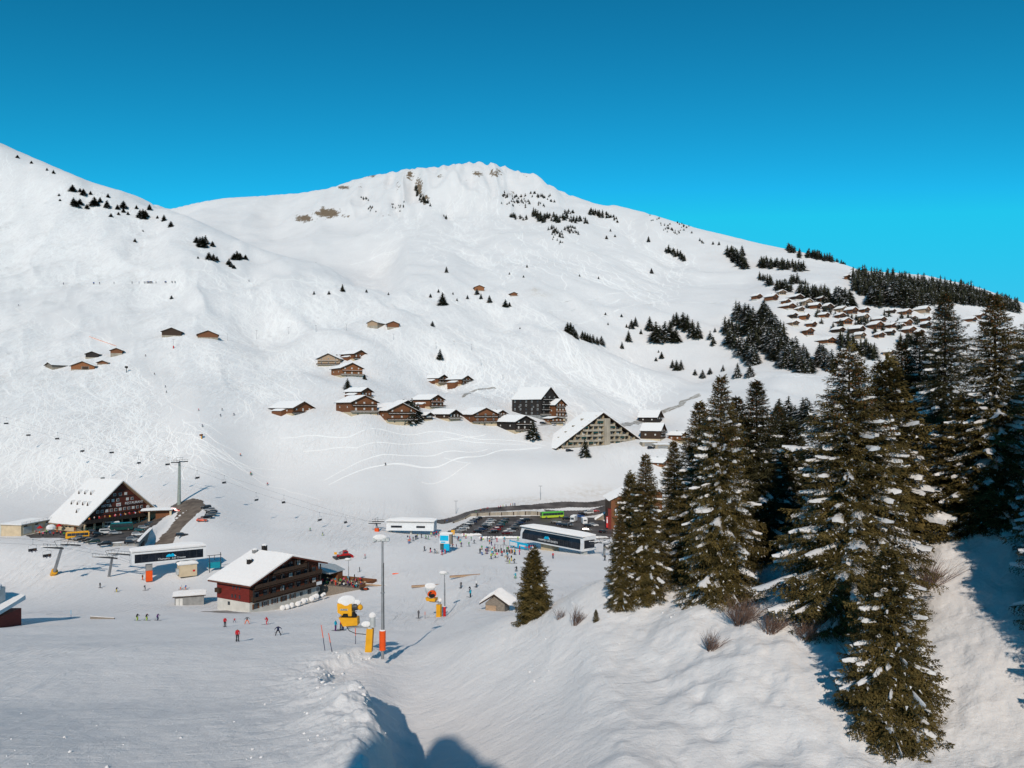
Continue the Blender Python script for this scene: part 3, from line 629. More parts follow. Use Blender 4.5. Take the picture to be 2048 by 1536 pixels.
for i in range(150):
    px = rc_.uniform(1050, 1900); d = rc_.uniform(66, 92); u = (px - CX) / F; lump(u * d, d, .04 + .09 * rc_.rand() ** 2)
o = npmesh('snow_lumps', np.vstack(LV), np.vstack(LF), 'snow', smooth=True); tag(o, 'loose lumps of broken snow along the ridge and the near slope', 'snow', kind='stuff')
# ---------------------------------------------------------------- spruces
def branch_template(rng, L, dens=1.0):
    """one spruce branch of length L along +x: needle triangles and the outline used by its snow pad"""
    tris = []
    ax = lambda t: np.array([L * t, 0.04 * L * math.sin(4 * t + 1), -0.20 * L * t * t + 0.10 * L * t ** 5])
    nt = max(7, int(L / 0.125 * dens)); out = []
    for i in range(nt):
        t = (i + rng.rand() * .8) / nt
        if t < 0.10: continue
        p = ax(t); w = L * 0.40 * min(1, (t - 0.02) * 3.2) ** 0.8 * (1 - t) ** 0.62 + 0.13
        for sd in (-1, 1):
            ang = math.radians(48 + rng.rand() * 20); ln = w * (0.65 + 0.5 * rng.rand())
            dirv = np.array([math.cos(ang), sd * math.sin(ang), -0.28 - 0.42 * rng.rand()])
            out.append((p, dirv, ln))
    for i in range(3): out.append((ax(0.93), np.array([1, (i - 1) * 0.25, 0.05]), 0.22))
    P, D, N = [], [], []
    for p, dv, ln in out:
        n = max(3, int(ln / 0.075 * dens))
        s = (np.arange(n) + rng.rand(n)) / n
        q = p + s[:, None] * ln * dv + np.c_[np.zeros(n), np.zeros(n), -0.12 * ln * s ** 2]
        sd = np.where(np.arange(n) % 2 == 0, 1, -1)
        perp = np.array([-dv[1], dv[0], 0]); perp /= np.linalg.norm(perp) + 1e-6
        d2 = dv * 0.75 + perp * sd[:, None] * 0.55 + (rng.rand(n, 3) - .5) * 0.5 + np.array([0, 0, -0.12])
        P.append(q); D.append(d2)
    P = np.vstack(P); D = np.vstack(D); D /= np.linalg.norm(D, axis=1)[:, None]
    ln = 0.115 + 0.075 * rng.rand(len(P)); wd = 0.030 + 0.022 * rng.rand(len(P))
    up = np.array([0, 0, 1.0]) + (rng.rand(len(P), 3) - .5) * 1.3
    S = np.cross(D, up); S /= np.linalg.norm(S, axis=1)[:, None] + 1e-6
    a = P - S * wd[:, None]; b = P + S * wd[:, None]; c = P + D * ln[:, None]
    return np.stack([a, b, c], 1).reshape(-1, 3)
def snow_pad(rng, L, t0, t1, wf):
    ax = lambda t: np.array([L * t, 0.04 * L * math.sin(4 * t + 1), -0.20 * L * t * t + 0.10 * L * t ** 5])
    n, m = 7, 5; V = []; yc = (rng.rand() - .5) * 0.10 * L
    for i in range(n):
        s = i / (n - 1); t = t0 + (t1 - t0) * s; p = ax(t)
        w = wf * L * (0.35 + 0.65 * math.sin(math.pi * min(max(s, .06), .94))) * (0.45 + 0.9 * rng.rand())
        hgt = 0.06 + 0.10 * math.sin(math.pi * min(max(s, .05), .95)) * (0.6 + 0.8 * rng.rand())
        for j in range(m):
            u = j / (m - 1) * 2 - 1
            V.append(p + np.array([(rng.rand() - .5) * 0.06, yc + u * w * (1 + (rng.rand() - .5) * .9), 0.02 + hgt * (1 - u * u) - 0.13 * abs(u) * w / 0.3 - 0.07 * (abs(u) == 1)]))
    F_ = []
    for i in range(n - 1):
        for j in range(m - 1):
            a = i * m + j; F_.append((a, a + m, a + m + 1, a + 1))
    return np.array(V), np.array(F_)
def rotm(yaw, pitch, roll=0):
    cy, sy, cp, sp = math.cos(yaw), math.sin(yaw), math.cos(pitch), math.sin(pitch)
    Rz = np.array([[cy, -sy, 0], [sy, cy, 0], [0, 0, 1]]); Ry = np.array([[cp, 0, -sp], [0, 1, 0], [sp, 0, cp]])
    cr, sr = math.cos(roll), math.sin(roll); Rx = np.array([[1, 0, 0], [0, cr, -sr], [0, sr, cr]])
    return Rz @ Ry @ Rx
def make_spruce(seed, H, Rb, snow=0.4, dens=1.0, cones=True, bare=0.03, ragged=0.25, needle='needles', cone_top=0.30):
    rng = np.random.RandomState(seed)
    root = empty('spruce_tree', (0, 0, 0)); root['category'] = 'tree'
    t = MB(); segs = 7
    lean = (rng.rand(2) - .5) * 0.02 * H
    pt = lambda f: (lean[0] * f * f, lean[1] * f * f, H * f)
    for i in range(segs):
        f0, f1 = i / segs, (i + 1) / segs
        t.tube(tuple(np.array(pt(f0)) - (0, 0, 0.8 if i == 0 else 0)), pt(f1), H * 0.0135 * (1 - f0) ** .8 + .02, H * 0.0135 * (1 - f1) ** .8 + .015, 7)
    t.build('trunk', 'bark', root)
    lens = [0.35, 0.6, 0.9, 1.3, 1.8, 2.4, 3.1, 4.0, 5.0, 6.2]
    tpl = {}
    V = []; SV = []; SF = []; CV = []; sb = 0
    z = H * bare; k = 0; TV = MB()
    while z < H * 0.985:
        f = z / H
        prof = (1 - f) ** 0.70 * (0.95 + 0.12 * math.sin(f * 17 + seed)) * min(1, 0.74 + f * 2.2)
        Rl = Rb * prof + 0.12
        nb = int(6.5 + 3.0 * (1 - f) + rng.rand() * 2)
        a0 = rng.rand() * 6.28
        for i in range(nb):
            L = Rl * (1 - ragged * rng.rand() + (0.18 if rng.rand() < .12 else 0))
            if rng.rand() < 0.05: continue
            ci = int(np.argmin([abs(l - L) for l in lens])); l0 = lens[ci]
            key = (ci, rng.randint(2))
            if key not in tpl: tpl[key] = branch_template(rng, l0, dens)
            s = L / l0
            yaw = a0 + i * 2 * math.pi / nb + (rng.rand() - .5) * .5
            pitch = math.radians(-16 + 42 * f ** 1.4 + (rng.rand() - .5) * 14)
            M = rotm(yaw, pitch, (rng.rand() - .5) * .5) * s
            zz = z + (rng.rand() - .5) * 0.3
            o = np.array([lean[0] * f * f, lean[1] * f * f, zz])
            V.append(tpl[key] @ M.T + o)
            if L > 0.8:
                e = o + M @ np.array([l0 * .8, 0, -0.2 * l0 * .64]); TV.tube(tuple(o), tuple(e), 0.012 + L * 0.010, 0.01, 3, cap=False)
            if rng.rand() < snow * (1.15 if f < 0.72 else 0.4) and L > 0.5:
                for q in range(1 + (rng.rand() < .6)):
                    t0 = 0.2 + 0.45 * rng.rand(); t1 = min(1.0, t0 + 0.15 + 0.4 * rng.rand())
                    pv, pf = snow_pad(rng, l0, t0, t1, 0.028 + (0.10 if f < .5 else .06) * rng.rand() ** 1.6)
                    SV.append(pv @ M.T + o + np.array([0, 0, 0.03])); SF.append(pf + sb); sb += len(pv)
            if cones and f > 1 - cone_top and rng.rand() < 0.75:
                for q in range(rng.randint(2, 6)):
                    tt = 0.45 + 0.55 * rng.rand(); c = o + M @ np.array([l0 * tt, (rng.rand() - .5) * .3 * l0, -0.2 * l0 * tt * tt])
                    CV.append((c, 0.11 + 0.07 * rng.rand()))
        z += H * 0.0150 * (0.85 + 0.5 * rng.rand()) * (0.62 + 0.75 * (1 - f)) * max(0.8, 12 / H) ** .5; k += 1
    # leader
    V.append(tpl[min(tpl)] @ (rotm(0, math.radians(84)) * 1.4).T + np.array([lean[0], lean[1], H * .965]))
    V = np.vstack(V); n = len(V) // 3
    zc = V[::3, 2] / H; fl = (rng.rand(n) < np.where(zc < .75, .012, .004) * (snow / .4))
    V = V.reshape(n, 3, 3); cen = V.mean(1, keepdims=True); V[fl] = (V[fl] - cen[fl]) * 1.5 + cen[fl]; V = V.reshape(-1, 3)
    npmesh('crown', V, np.arange(n * 3).reshape(-1, 3), [needle, 'snow_branch'], root, mat_idx=fl.astype(int))
    TV.build('branches', 'bark', root)['kind'] = 'stuff'
    if SV:
        npmesh('branch_snow', np.vstack(SV), np.vstack(SF), 'snow_branch', root, smooth=True)['kind'] = 'stuff'
    if CV:
        c = MB()
        for p, l in CV: c.tube(p, (p[0], p[1], p[2] - l), 0.030, 0.012, 4, cap=False)
        c.build('cones', 'cones', root)['kind'] = 'stuff'
    return Once(root), n
# near trees: (column, row of the foot, rows tall, distance or None, prototype, width factor, label)
SPR = {}
SPR['big'], n1 = make_spruce(3, 21.0, 6.9, snow=0.62, dens=1.0)
SPR['tall'], n2 = make_spruce(8, 20.0, 4.9, snow=0.26, dens=1.05, ragged=0.32)
SPR['mid'], n3 = make_spruce(15, 11.0, 3.7, snow=0.33, dens=1.1, cones=False)
SPR['lone'], n4 = make_spruce(21, 7.0, 2.45, snow=0.07, dens=1.25, cones=False, bare=0.05)
SPR['old'], n5 = make_spruce(33, 20.0, 5.9, snow=0.50, dens=1.0, ragged=0.4)
PROT_H = {'big': 21.0, 'tall': 20.0, 'mid': 11.0, 'lone': 7.0, 'old': 20.0}
def near_tree(kind, px, py, hpx, label, wf=1.0, rz=0.0, d=None, grp=None):
    p = at(px, py) if d is None else on(px, d)
    if d is not None:   # foot hidden: height given by where the top shows
        ztop = -((py - hpx) - HY) / F * d; H = ztop - p.z
    else: H = hpx / F * p.y
    s = H / PROT_H[kind]; wf *= 1.0 if kind == 'lone' else 1.14
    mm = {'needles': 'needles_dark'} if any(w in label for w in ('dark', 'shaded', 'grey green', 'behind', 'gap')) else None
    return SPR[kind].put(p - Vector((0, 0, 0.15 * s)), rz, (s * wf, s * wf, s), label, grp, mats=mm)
N = near_tree
N('lone', 1068, 1234, 138, 'small snow free olive spruce standing alone above the lift square', 1.05, 0.4)
N('tall', 1242, 1212, 185, 'short slim spruce at the left foot of the spruce belt', 0.85, 2.1)
N('tall', 1292, 1192, 286, 'thin pointed spruce in front of the brown building with the sign', 0.92, 0.8)
N('mid', 1262, 1180, 235, 'low spruce tip peeping out left of the thin pointed spruce', 0.8, 4.4, d=84)
N('old', 1440, 1196, 448, 'tall broad spruce with a twin top at the left of the belt', 0.82, 2.6)
N('tall', 1395, 1190, 390, 'spruce with a thin leader on the left side of the twin topped spruce', 1.0, 5.1, d=77)
N('tall', 1475, 1190, 400, 'dark spruce filling the gap right behind the twin topped spruce', 1.1, 3.3, d=80)
N('tall', 1516, 1150, 392, 'slim dark spruce with a brown top in the middle of the belt', 1.05, 1.2, d=78)
N('mid', 1575, 1150, 310, 'half shaded spruce behind the slim brown topped spruce', 1.2, 0.3, d=84)
N('tall', 1604, 1130, 260, 'thin sparse spruce between the belt and the big snowy spruce', 0.8, 2.3, d=88)
N('big', 1700, 1236, 548, 'biggest spruce with brown cones on top and snow laden boughs', 1.0, 0.9)
N('mid', 1778, 1454, 362, 'nearest spruce leaning out of the bank with its foot in the snow', 1.0, 2.0)
N('mid', 1772, 1235, 520, 'spruce growing through the right flank of the biggest spruce', 1.0, 5.0, d=70)
N('old', 1890, 1060, 478, 'tall broken spruce with a wide gap in its left flank', 0.85, 4.0, d=82)
N('tall', 1808, 1080, 400, 'grey green spruce seen behind the shoulder of the biggest spruce', 1.1, 1.9, d=88)
N('old', 1992, 1036, 452, 'tall spruce with an orange brown tip near the right edge', 0.95, 5.6)
N('old', 2075, 1020, 420, 'spruce cut off by the right edge of the view', 1.0, 1.1, d=80)
N('mid', 1935, 1042, 250, 'short snow covered spruce below the orange tipped spruce', 1.3, 2.7)
N('old', 1556, 1140, 330, 'broad shaded spruce in the dark gap left of the biggest spruce', 0.9, 3.9, d=86)
N('tall', 1350, 1180, 300, 'lower spruce at the left flank of the twin topped spruce', 0.9, 1.7, d=82)
N('old', 1840, 1060, 400, 'dense spruce filling the gap behind the broken spruce', 1.0, 0.5, d=90)
N('mid', 1192, 1243, 24, 'tiny spruce seedling poking out of the snow bank', 1.0, 2.7)
# spruces just outside the right edge, whose shadow lies over the bank
for i, (x, y) in enumerate([(36.5, 43.0), (40.0, 48.0), (39.0, 51.5), (34.8, 39.5), (42.5, 58.0)]):
    SPR['old' if i % 2 else 'big'].put(Vector((x, y, hz(x, y) - .2)), i * 1.3, 1.0, 'big spruce past the right edge, %s of five counted from the viewer' % ('third', 'second', 'fourth', 'farthest', 'nearest')[i], 'spruces just past the right edge')
print('near spruce tris', n1, n2, n3, n4, n5)
# ---------------------------------------------------------------- spruces on the slopes, and the wood on the ridge
def far_spruce(seed, n_tri, name='spruce_tree', snow=0.10):
    rng = np.random.RandomState(seed)
    root = empty(name, (0, 0, 0)); root['category'] = 'tree'
    f = 1 - (1 - rng.rand(n_tri)) ** 0.62; f = np.clip(1 - f, 0.03, 1)  # more foliage low down
    f = 0.04 + 0.93 * (1 - np.sqrt(rng.rand(n_tri)))
    lay = np.round(f * 13 + rng.rand(n_tri) * .5) / 13
    f = np.clip(0.5 * f + 0.5 * lay, 0.03, .97)
    ang = rng.rand(n_tri) * 6.283
    lob = 1 + 0.22 * np.sin(ang * 5 + lay * 40 + seed) + 0.12 * np.sin(ang * 9 + lay * 71)
    r = 0.22 * (1 - f) ** 0.75 * lob * (0.45 + 0.6 * np.sqrt(rng.rand(n_tri))) + 0.004
    c = np.stack([r * np.cos(ang), r * np.sin(ang), f - r * 0.25], 1)
    out = np.stack([np.cos(ang), np.sin(ang), -0.55 + 0.3 * rng.rand(n_tri)], 1)
    side = np.stack([-np.sin(ang), np.cos(ang), (rng.rand(n_tri) - .5) * .7], 1)
    L = (0.075 + 0.05 * rng.rand(n_tri))[:, None] * (0.5 + (1 - f))[:, None]; W = 0.34 * L
    a = c - out * L * .5 - side * W; b = c - out * L * .5 + side * W; d = c + out * L
    V = np.stack([a, b, d], 1).reshape(-1, 3); mi = np.where(rng.rand(n_tri) < snow, 1, 0)
    # dark core so the sky does not show through everywhere
    core = MB(); core.tube((0, 0, 0.06), (0, 0, .93), 0.10, 0.004, 7)
    V = np.vstack([V]); Fc = np.arange(n_tri * 3).reshape(-1, 3)
    cv = np.array(core.v); cf = np.array([(q[0], q[1], q[2]) for q in core.f[:7]] + [(q[0], q[2], q[3]) for q in core.f[:7]])
    V2 = np.vstack([V, cv]); F2 = np.vstack([Fc, cf + len(V)]); mi = np.concatenate([mi, np.zeros(len(cf), int)])
    npmesh('crown', V2, F2, ['needles_far', 'snow_branch'], root, mat_idx=mi)
    t = MB(); t.tube((0, 0, -.06), (0, 0, .3), 0.018, 0.012, 5); t.build('trunk', 'bark', root)
    return root, (V2, F2, mi)
FARP = []
for sd, sn in ((1, .05), (2, .10), (3, .22), (4, .34)):
    r_, g_ = far_spruce(sd, 620, snow=sn); FARP.append((Once(r_), g_))
_, LOW1 = far_spruce(11, 120, snow=.14)
for c_ in list(_.children): bpy.data.objects.remove(c_)
bpy.data.objects.remove(_)
SINGLES = [(35,316,7),(63,327,6),(94,341,6),(107,347,8),(145,383,15),(160,384,9),(167,391,15),(181,389,8),(147,411,18),(152,414,15),(160,409,13),(174,418,11),(189,412,20),(200,405,12),(216,395,9),(214,416,17),(235,419,11),(247,417,17),(247,425,9),(256,430,8),(237,430,7),(222,434,8),(273,418,9),(286,438,22),(280,436,18),(291,434,15),(299,420,13),(315,437,7),(328,442,14),(342,454,13),(270,484,8),(286,463,4),(393,486,14),(405,495,24),(400,492,20),(411,489,20),(425,493,12),(396,517,5),(418,519,16),(427,522,16),(434,522,11),(474,520,20),(468,520,15),(480,518,14),(491,519,11),(458,530,14),(462,534,12),(468,537,8),(343,598,8),(118,392,6),(120,402,5),(685,583,16),(658,589,9),(628,589,8),
 (893,545,13),(885,611,28),(733,585,7),(777,590,6),(861,595,9),(877,585,8),(906,589,6),(914,602,7),(935,598,9),(954,589,13),(962,598,12),(979,605,16),(1011,614,17),(1019,613,10),(865,653,12),(1040,658,5),(1019,549,5),(1047,555,5),(1054,535,7),(1159,553,5),(1197,558,6),(1303,547,12),(1297,484,13),(1213,478,8),(1221,463,6),(1230,474,6),
 (1470,663,16),(1475,755,28),(1500,754,26),(1390,750,13),(1405,756,19),(1353,741,23),(1362,739,21),(1345,736,18),(1323,717,15),(1312,722,9),(1317,705,6),(1135,664,21),(1141,668,25),(1147,672,23),(1152,677,18),(1165,679,19),(1170,681,19),(1175,683,18),(1180,685,19),(1186,686,19),(1194,689,17),(1203,690,20),(1257,683,24),(1244,697,15),(1263,657,20),(1271,652,20),(1282,668,11),(1299,661,30),(1312,684,44),(1320,686,38),(1330,682,42),(1352,685,32),(1347,652,26),(1353,650,28),(1366,656,34),(1375,662,36),(1385,674,38),(1396,677,37),(1340,674,36),(1211,630,6),(1243,634,7),(1253,655,8),
 (880,719,23),(695,777,22),(729,759,12),(1066,878,42),(1170,913,40),(1127,828,19),(1484,511,19),(968,850,11),(812,842,36),(820,846,44),(829,843,40),(836,838,34),(824,834,40),(1438,490,8),(1426,489,7),(1420,748,14),(1446,742,12),(1216,650,6),(1430,664,10)]
STRIPS = [(1020,434,1058,440,4,14,10),(1066,432,1092,446,5,20,17),(1092,436,1120,440,6,20,12),(1120,436,1152,444,6,22,11),(1152,440,1178,446,5,12,9),(1128,424,1148,428,4,10,9),(1180,426,1214,436,5,22,12),(1206,428,1240,442,6,18,8),(1100,460,1130,474,7,26,8),(1130,456,1160,466,6,20,8),(1105,478,1125,486,5,7,6),(1005,390,1060,402,6,24,7),(1060,388,1110,402,6,20,7),(1000,404,1090,412,8,24,6),(1295,434,1340,450,6,14,4),(1325,454,1362,466,6,18,6),(1345,444,1385,462,6,14,5),(832,378,842,404,5,14,9),(842,397,862,412,4,12,9),(720,387,748,425,8,12,6),(775,402,820,425,9,12,5),(885,430,895,440,3,4,7),(1330,502,1370,520,3,22,15),(1396,484,1410,488,4,5,7),
 (1457,510,1470,520,4,10,20),(1468,520,1492,538,4,16,26),(1574,500,1600,512,3,14,15),(1612,512,1668,524,3,26,16),(1672,522,1697,528,2,6,8),(1520,532,1610,540,5,46,19),(1516,557,1534,560,3,8,13),(1534,568,1546,572,3,6,19),(1550,578,1582,584,4,20,22),(1583,566,1598,568,3,8,18),(1602,566,1611,568,2,3,11),(1598,592,1672,606,6,46,27),(1674,612,1706,618,6,20,36),(1714,575,1731,585,5,10,25),(1748,600,1822,612,8,60,36),(1825,614,1842,620,3,8,22),
 (1590,612,1720,640,9,22,13),(1640,655,1800,660,9,16,14),(1760,636,1860,650,8,16,14),(1540,700,1600,735,9,26,40),(1500,665,1545,700,9,20,40),
 (1470,635,1498,645,5,12,33),(1500,655,1530,660,6,10,37),(1522,640,1562,685,9,50,36),(1530,690,1582,735,9,60,37),(1582,715,1620,746,7,28,36),(1452,664,1480,672,5,10,29),(1455,690,1478,700,5,8,30),(1418,678,1428,690,3,4,18),(1482,706,1508,728,5,14,37),(1500,685,1522,700,5,8,33),(1634,722,1668,742,5,14,37),(1676,690,1755,716,7,28,30),(1800,682,1836,694,4,12,22),(1550,842,1626,860,5,16,52),(1715,650,1725,652,2,2,18),(1700,640,1740,650,4,5,16),(1790,655,1800,660,3,4,16),(1880,620,1900,640,5,8,20)]
KINDS = [(0, 'slope left of the valley')]
def region(px, py):
    if px < 520: return 'on the upper left hill', 'spruces on the left hill'
    if py < 450 and px < 1000: return 'in the gullies below the summit rocks', 'spruces in the summit gullies'
    if py < 495 and px < 1420: return 'in the loose wood below the summit shoulder', 'spruces below the summit shoulder'
    if px < 1120: return 'on the open snow between huts', 'spruces dotted over the middle slopes'
    if px < 1440: return 'on the snowy right hand spur', 'spruces on the right hand spur'
    if py < 545: return 'in the groves along the right skyline', 'spruces of the skyline groves'
    if py < 625: return 'above the hillside village', 'spruces above the hillside village'
    if py > 790: return 'in the grove between near spruces', 'spruces of the grove behind the belt'
    if px > 1626: return 'among the hillside village chalets', 'spruces in the hillside village'
    return 'in the dense wood left of the village', 'spruces of the wood left of the village'
rg = np.random.RandomState(5); LIST = []
for x, y, h in SINGLES: LIST.append((x, y, h, 1))
for x0, y0, x1, y1, sp, n, h in STRIPS:
    for i in range(n):
        t_ = rg.rand(); LIST.append((x0 + (x1 - x0) * t_ + rg.randn() * sp * .35, y0 + (y1 - y0) * t_ + rg.randn() * sp * .55, h * (0.62 + 0.5 * rg.rand()), 0))
LIST.sort(key=lambda q: -(q[2] + 100 * q[3]))
cut = 274
special = {(405,495): 'biggest bushy spruce of the lower cluster on the left hill', (286,438): 'widest spruce of the upper cluster on the left hill', (885,611): 'tall lone spruce on the open slope below the middle', (1066,878): 'snow dusted spruce beside the dark wood chalet', (1170,913): 'slim spruce in front of the stepped apartment block', (880,719): 'round spruce standing alone above the pair of brown chalets', (695,777): 'bushy spruce between the two stacked groups of chalets', (685,583): 'small dark spruce alone on the saddle', (893,545): 'small spruce alone on the upper middle slope', (1297,484): 'round bush shaped spruce alone on the right shoulder', (1303,547): 'thin spruce alone halfway down the right shoulder', (1470,663): 'small spruce standing alone left of the dense wood', (1475,755): 'left of two spruces on the path below the dense wood', (1500,754): 'right of two spruces on the path below the dense wood', (1257,683): 'single spruce on the lip of the spur', (1484,511): 'pointed spruce right of the skyline grove', (1127,828): 'thin spruce beside the road above the stepped apartment block', (865,653): 'little spruce alone right of the double barn', (343,598): 'tiny spruce alone below the traverse track', (820,846): 'tallest spruce of the clump beside the dark chalet'}
mass_v, mass_f, mass_m, nb_ = [], [], [], 0
GR = {}
for (x, y, h, s_) in LIST[:cut]: GR.setdefault(region(x, y)[1], []).append((x, y, h))
def spot(x, y, h, g):
    A = np.array(GR[g]); qx = np.percentile(A[:, 0], [25, 50, 75]); qy = np.percentile(A[:, 1], [33, 67]); qh = np.percentile(A[:, 2], [33, 67])
    return '%s spruce, %s %s' % (['small', 'middling', 'tall'][int(np.searchsorted(qh, h))], ['upper', 'mid height', 'lower'][int(np.searchsorted(qy, y))], ['far left', 'left of centre', 'right of centre', 'far right'][int(np.searchsorted(qx, x))])
for i, (x, y, h, s_) in enumerate(LIST):
    p = at(x, y, 400); H = max(h, 4) * (1.16 if x > 1440 else 1.0) / F * p.y
    wide = 1.0 + 0.5 * rg.rand() if x > 520 else 1.35 + 0.6 * rg.rand()
    rz = rg.rand() * 6.28
    if i < cut:
        k = int(rg.rand() * 2) if x < 1400 else 1 + int(rg.rand() * 3)
        lab, grp = region(x, y)
        lb = special.get((x, y))
        if x > 1440 and y < 545: sz = 'small'
        FARP[k][0].put(p, rz, (H * wide, H * wide, H), lb or '%s %s' % (spot(x, y, h, grp), lab), None if lb else grp)
    else:
        V2, F2, mi = LOW1; c, s = math.cos(rz), math.sin(rz)
        q = np.stack([(V2[:, 0] * c - V2[:, 1] * s) * wide * 1.1, (V2[:, 0] * s + V2[:, 1] * c) * wide * 1.1, V2[:, 2]], 1) * H + np.array(p)
        mass_v.append(q); mass_f.append(F2 + nb_); mass_m.append(mi); nb_ += len(V2)
for k in range(4): FARP[k][0].done()
o = npmesh('scattered_far_spruces', np.vstack(mass_v), np.vstack(mass_f), ['needles_far', 'snow_branch'], mat_idx=np.concatenate(mass_m))
tag(o, 'hundreds of tiny spruces scattered over the far mountain shoulder', 'trees', kind='stuff')
# the wood on the right hand ridge, one mass to the eye
mass_v, mass_f, mass_m, nb_ = [], [], [], 0
topx = [1706,1722,1740,1800,1850,1900,1950,2000,2035]; topy = [560,556,556,564,571,580,592,606,617]; boty = [585,590,602,616,616,606,612,620,626]
for i in range(760):
    x = 1706 + (2036 - 1706) * rg.rand(); a = np.interp(x, topx, topy); b = np.interp(x, topx, boty)
    y = a + (b - a) * rg.rand() ** 1.2
    p = at(x, y, 700); H = (15 + 19 * rg.rand() ** 1.4) / F * p.y * (0.8 if x > 1950 else 1); wide = 1.0 + .3 * rg.rand(); rz = rg.rand() * 6.28
    V2, F2, mi = LOW1; c, s = math.cos(rz), math.sin(rz)
    q = np.stack([(V2[:, 0] * c - V2[:, 1] * s) * wide, (V2[:, 0] * s + V2[:, 1] * c) * wide, V2[:, 2]], 1) * H + np.array(p)
    mass_v.append(q); mass_f.append(F2 + nb_); mass_m.append(mi); nb_ += len(V2)
o = npmesh('ridge_wood', np.vstack(mass_v), np.vstack(mass_f), ['needles_far', 'snow_branch'], mat_idx=np.concatenate(mass_m))
tag(o, 'dark spruce wood covering the ridge on the right', 'wood', kind='stuff')
# leafless bushes on the near bank
def bush(px, py, hpx, label, seed, spread=1.0, n=46):
    rng = random.Random(seed); p = at(px, py); H = hpx / F * p.y
    e = empty('bare_shrub', p, 0, label, 'shrub'); m = MB()
    for i in range(n):
        a = rng.random() * 6.28; r0 = rng.random() * .35 * spread; b = Vector((math.cos(a) * r0, math.sin(a) * r0, -.1))
        tilt = rng.random() * 0.9 * spread; d = Vector((math.cos(a) * tilt + .35, math.sin(a) * tilt, 1)).normalized(); L = H * (0.5 + .6 * rng.random())
        c = b + d * L * .6; e2 = c + (d + Vector((rng.uniform(-.3, .3), rng.uniform(-.3, .3), -.1))) * L * .4
        m.tube(b, c, 0.018, 0.012, 3, cap=False); m.tube(c, e2, 0.012, 0.006, 3, cap=False)
        for q in range(5):
            s = b.lerp(c, .4 + .6 * rng.random()); m.tube(s, s + (d + Vector((rng.uniform(-.8, .8), rng.uniform(-.8, .8), rng.uniform(-.1, .5)))) * L * .3, 0.009, 0.004, 3, cap=False)
    m.build('twigs', 'twigs', e)['kind'] = 'stuff'
for q in [(1150,1250,42,'reddish leafless shrub on the bank right of the lone spruce',1,.8,30),(1120,1238,26,'small bare shrub close to the lone spruce',2,.8,16),(1480,1250,70,'wide bare shrub on the bank below the spruce belt',3,1.3,90),(1420,1300,45,'low bare shrub at the lower left of the shrub patch',4,1.0,40),(1540,1265,60,'bare shrub reaching into the blue shadow',5,1.3,60),(1400,1190,60,'bare shrub under the twin topped spruce',6,1.1,50),(1610,1280,60,'bare shrub left of the foot of the biggest spruce',7,1.2,50),(1850,1180,90,'tall bare shrub beside the biggest spruce on its right',8,1.2,50),(1720,1330,80,'bare shrub leaning against the nearest spruce',9,1.2,40)]:
    bush(*q)
# ---------------------------------------------------------------- windows, doors, signs: shared pieces
PIECE = {}
def piece(kind, name, mb, mats, parent, loc, rz=0.0, scale=(1, 1, 1)):
    """a small part whose mesh is shared by all alike pieces"""
    if kind not in PIECE: 
        o = mb().build(name, mats); PIECE[kind] = o.data; bpy.data.objects.remove(o)
    o = bpy.data.objects.new(name, PIECE[kind]); COL.objects.link(o); o.parent = parent
    o.location = loc; o.rotation_euler = (0, 0, rz); o.scale = scale; return o
def mb_window():   # 1 x 1 m, facing -y, frame proud, two panes
    m = MB(); m.box(-.5, .5, -.07, .02, -.5, .5, 0)
    m.box(-.41, -.03, -.09, -.075, -.41, .41, 1); m.box(.03, .41, -.09, -.075, -.41, .41, 1); return m
def mb_dark_window():
    m = MB(); m.box(-.5, .5, -.05, .02, -.5, .5, 0); m.box(-.44, .44, -.07, -.052, -.44, .44, 1); return m
def mb_shutter(): m = MB(); m.box(-.22, .22, -.09, -.02, -.5, .5, 0); return m
def mb_door(): m = MB(); m.box(-.5, .5, -.06, .02, 0, 1, 0); m.box(-.4, .4, -.075, -.062, .06, .94, 1); return m
def window(par, x, z, w=1.2, h=1.2, y=0.0, rz=0.0, kind='white', loc=None):
    k = {'white': ('win_w', mb_window, ['window_white', 'glass']), 'dark': ('win_d', mb_dark_window, ['wood_black', 'glass']),
         'curtain': ('win_c', mb_window, ['wood_dark', 'curtain']), 'pale': ('win_p', mb_window, ['window_white', 'curtain'])}[kind]
    return piece(k[0], 'window', k[1], k[2], par, loc or (x, y, z), rz, (w, 1, h))
def shutters(par, x, z, w, h, y=0, m='wood_brown'):
    for s in (-1, 1): piece('shut' + m, 'shutter', mb_shutter, [m], par, (x + s * (w / 2 + .24), y, z), 0, (1, 1, h))
def text(par, s, size, loc, rz, m, name='lettering', extr=0.03, rx=90, align='CENTER'):
    c = bpy.data.curves.new(name, 'FONT'); c.body = s; c.size = size; c.align_x = align; c.align_y = 'CENTER'; c.extrude = extr; c.resolution_u = 2
    c.materials.append(MATS[m]); o = bpy.data.objects.new(name, c); COL.objects.link(o)
    dg_ = bpy.context.evaluated_depsgraph_get(); me = bpy.data.meshes.new_from_object(o.evaluated_get(dg_)); bpy.data.objects.remove(o); o = bpy.data.objects.new(name, me); COL.objects.link(o); o.parent = par; o['kind'] = 'stuff'
    o.location = loc; o.rotation_euler = (math.radians(rx), 0, rz); return o
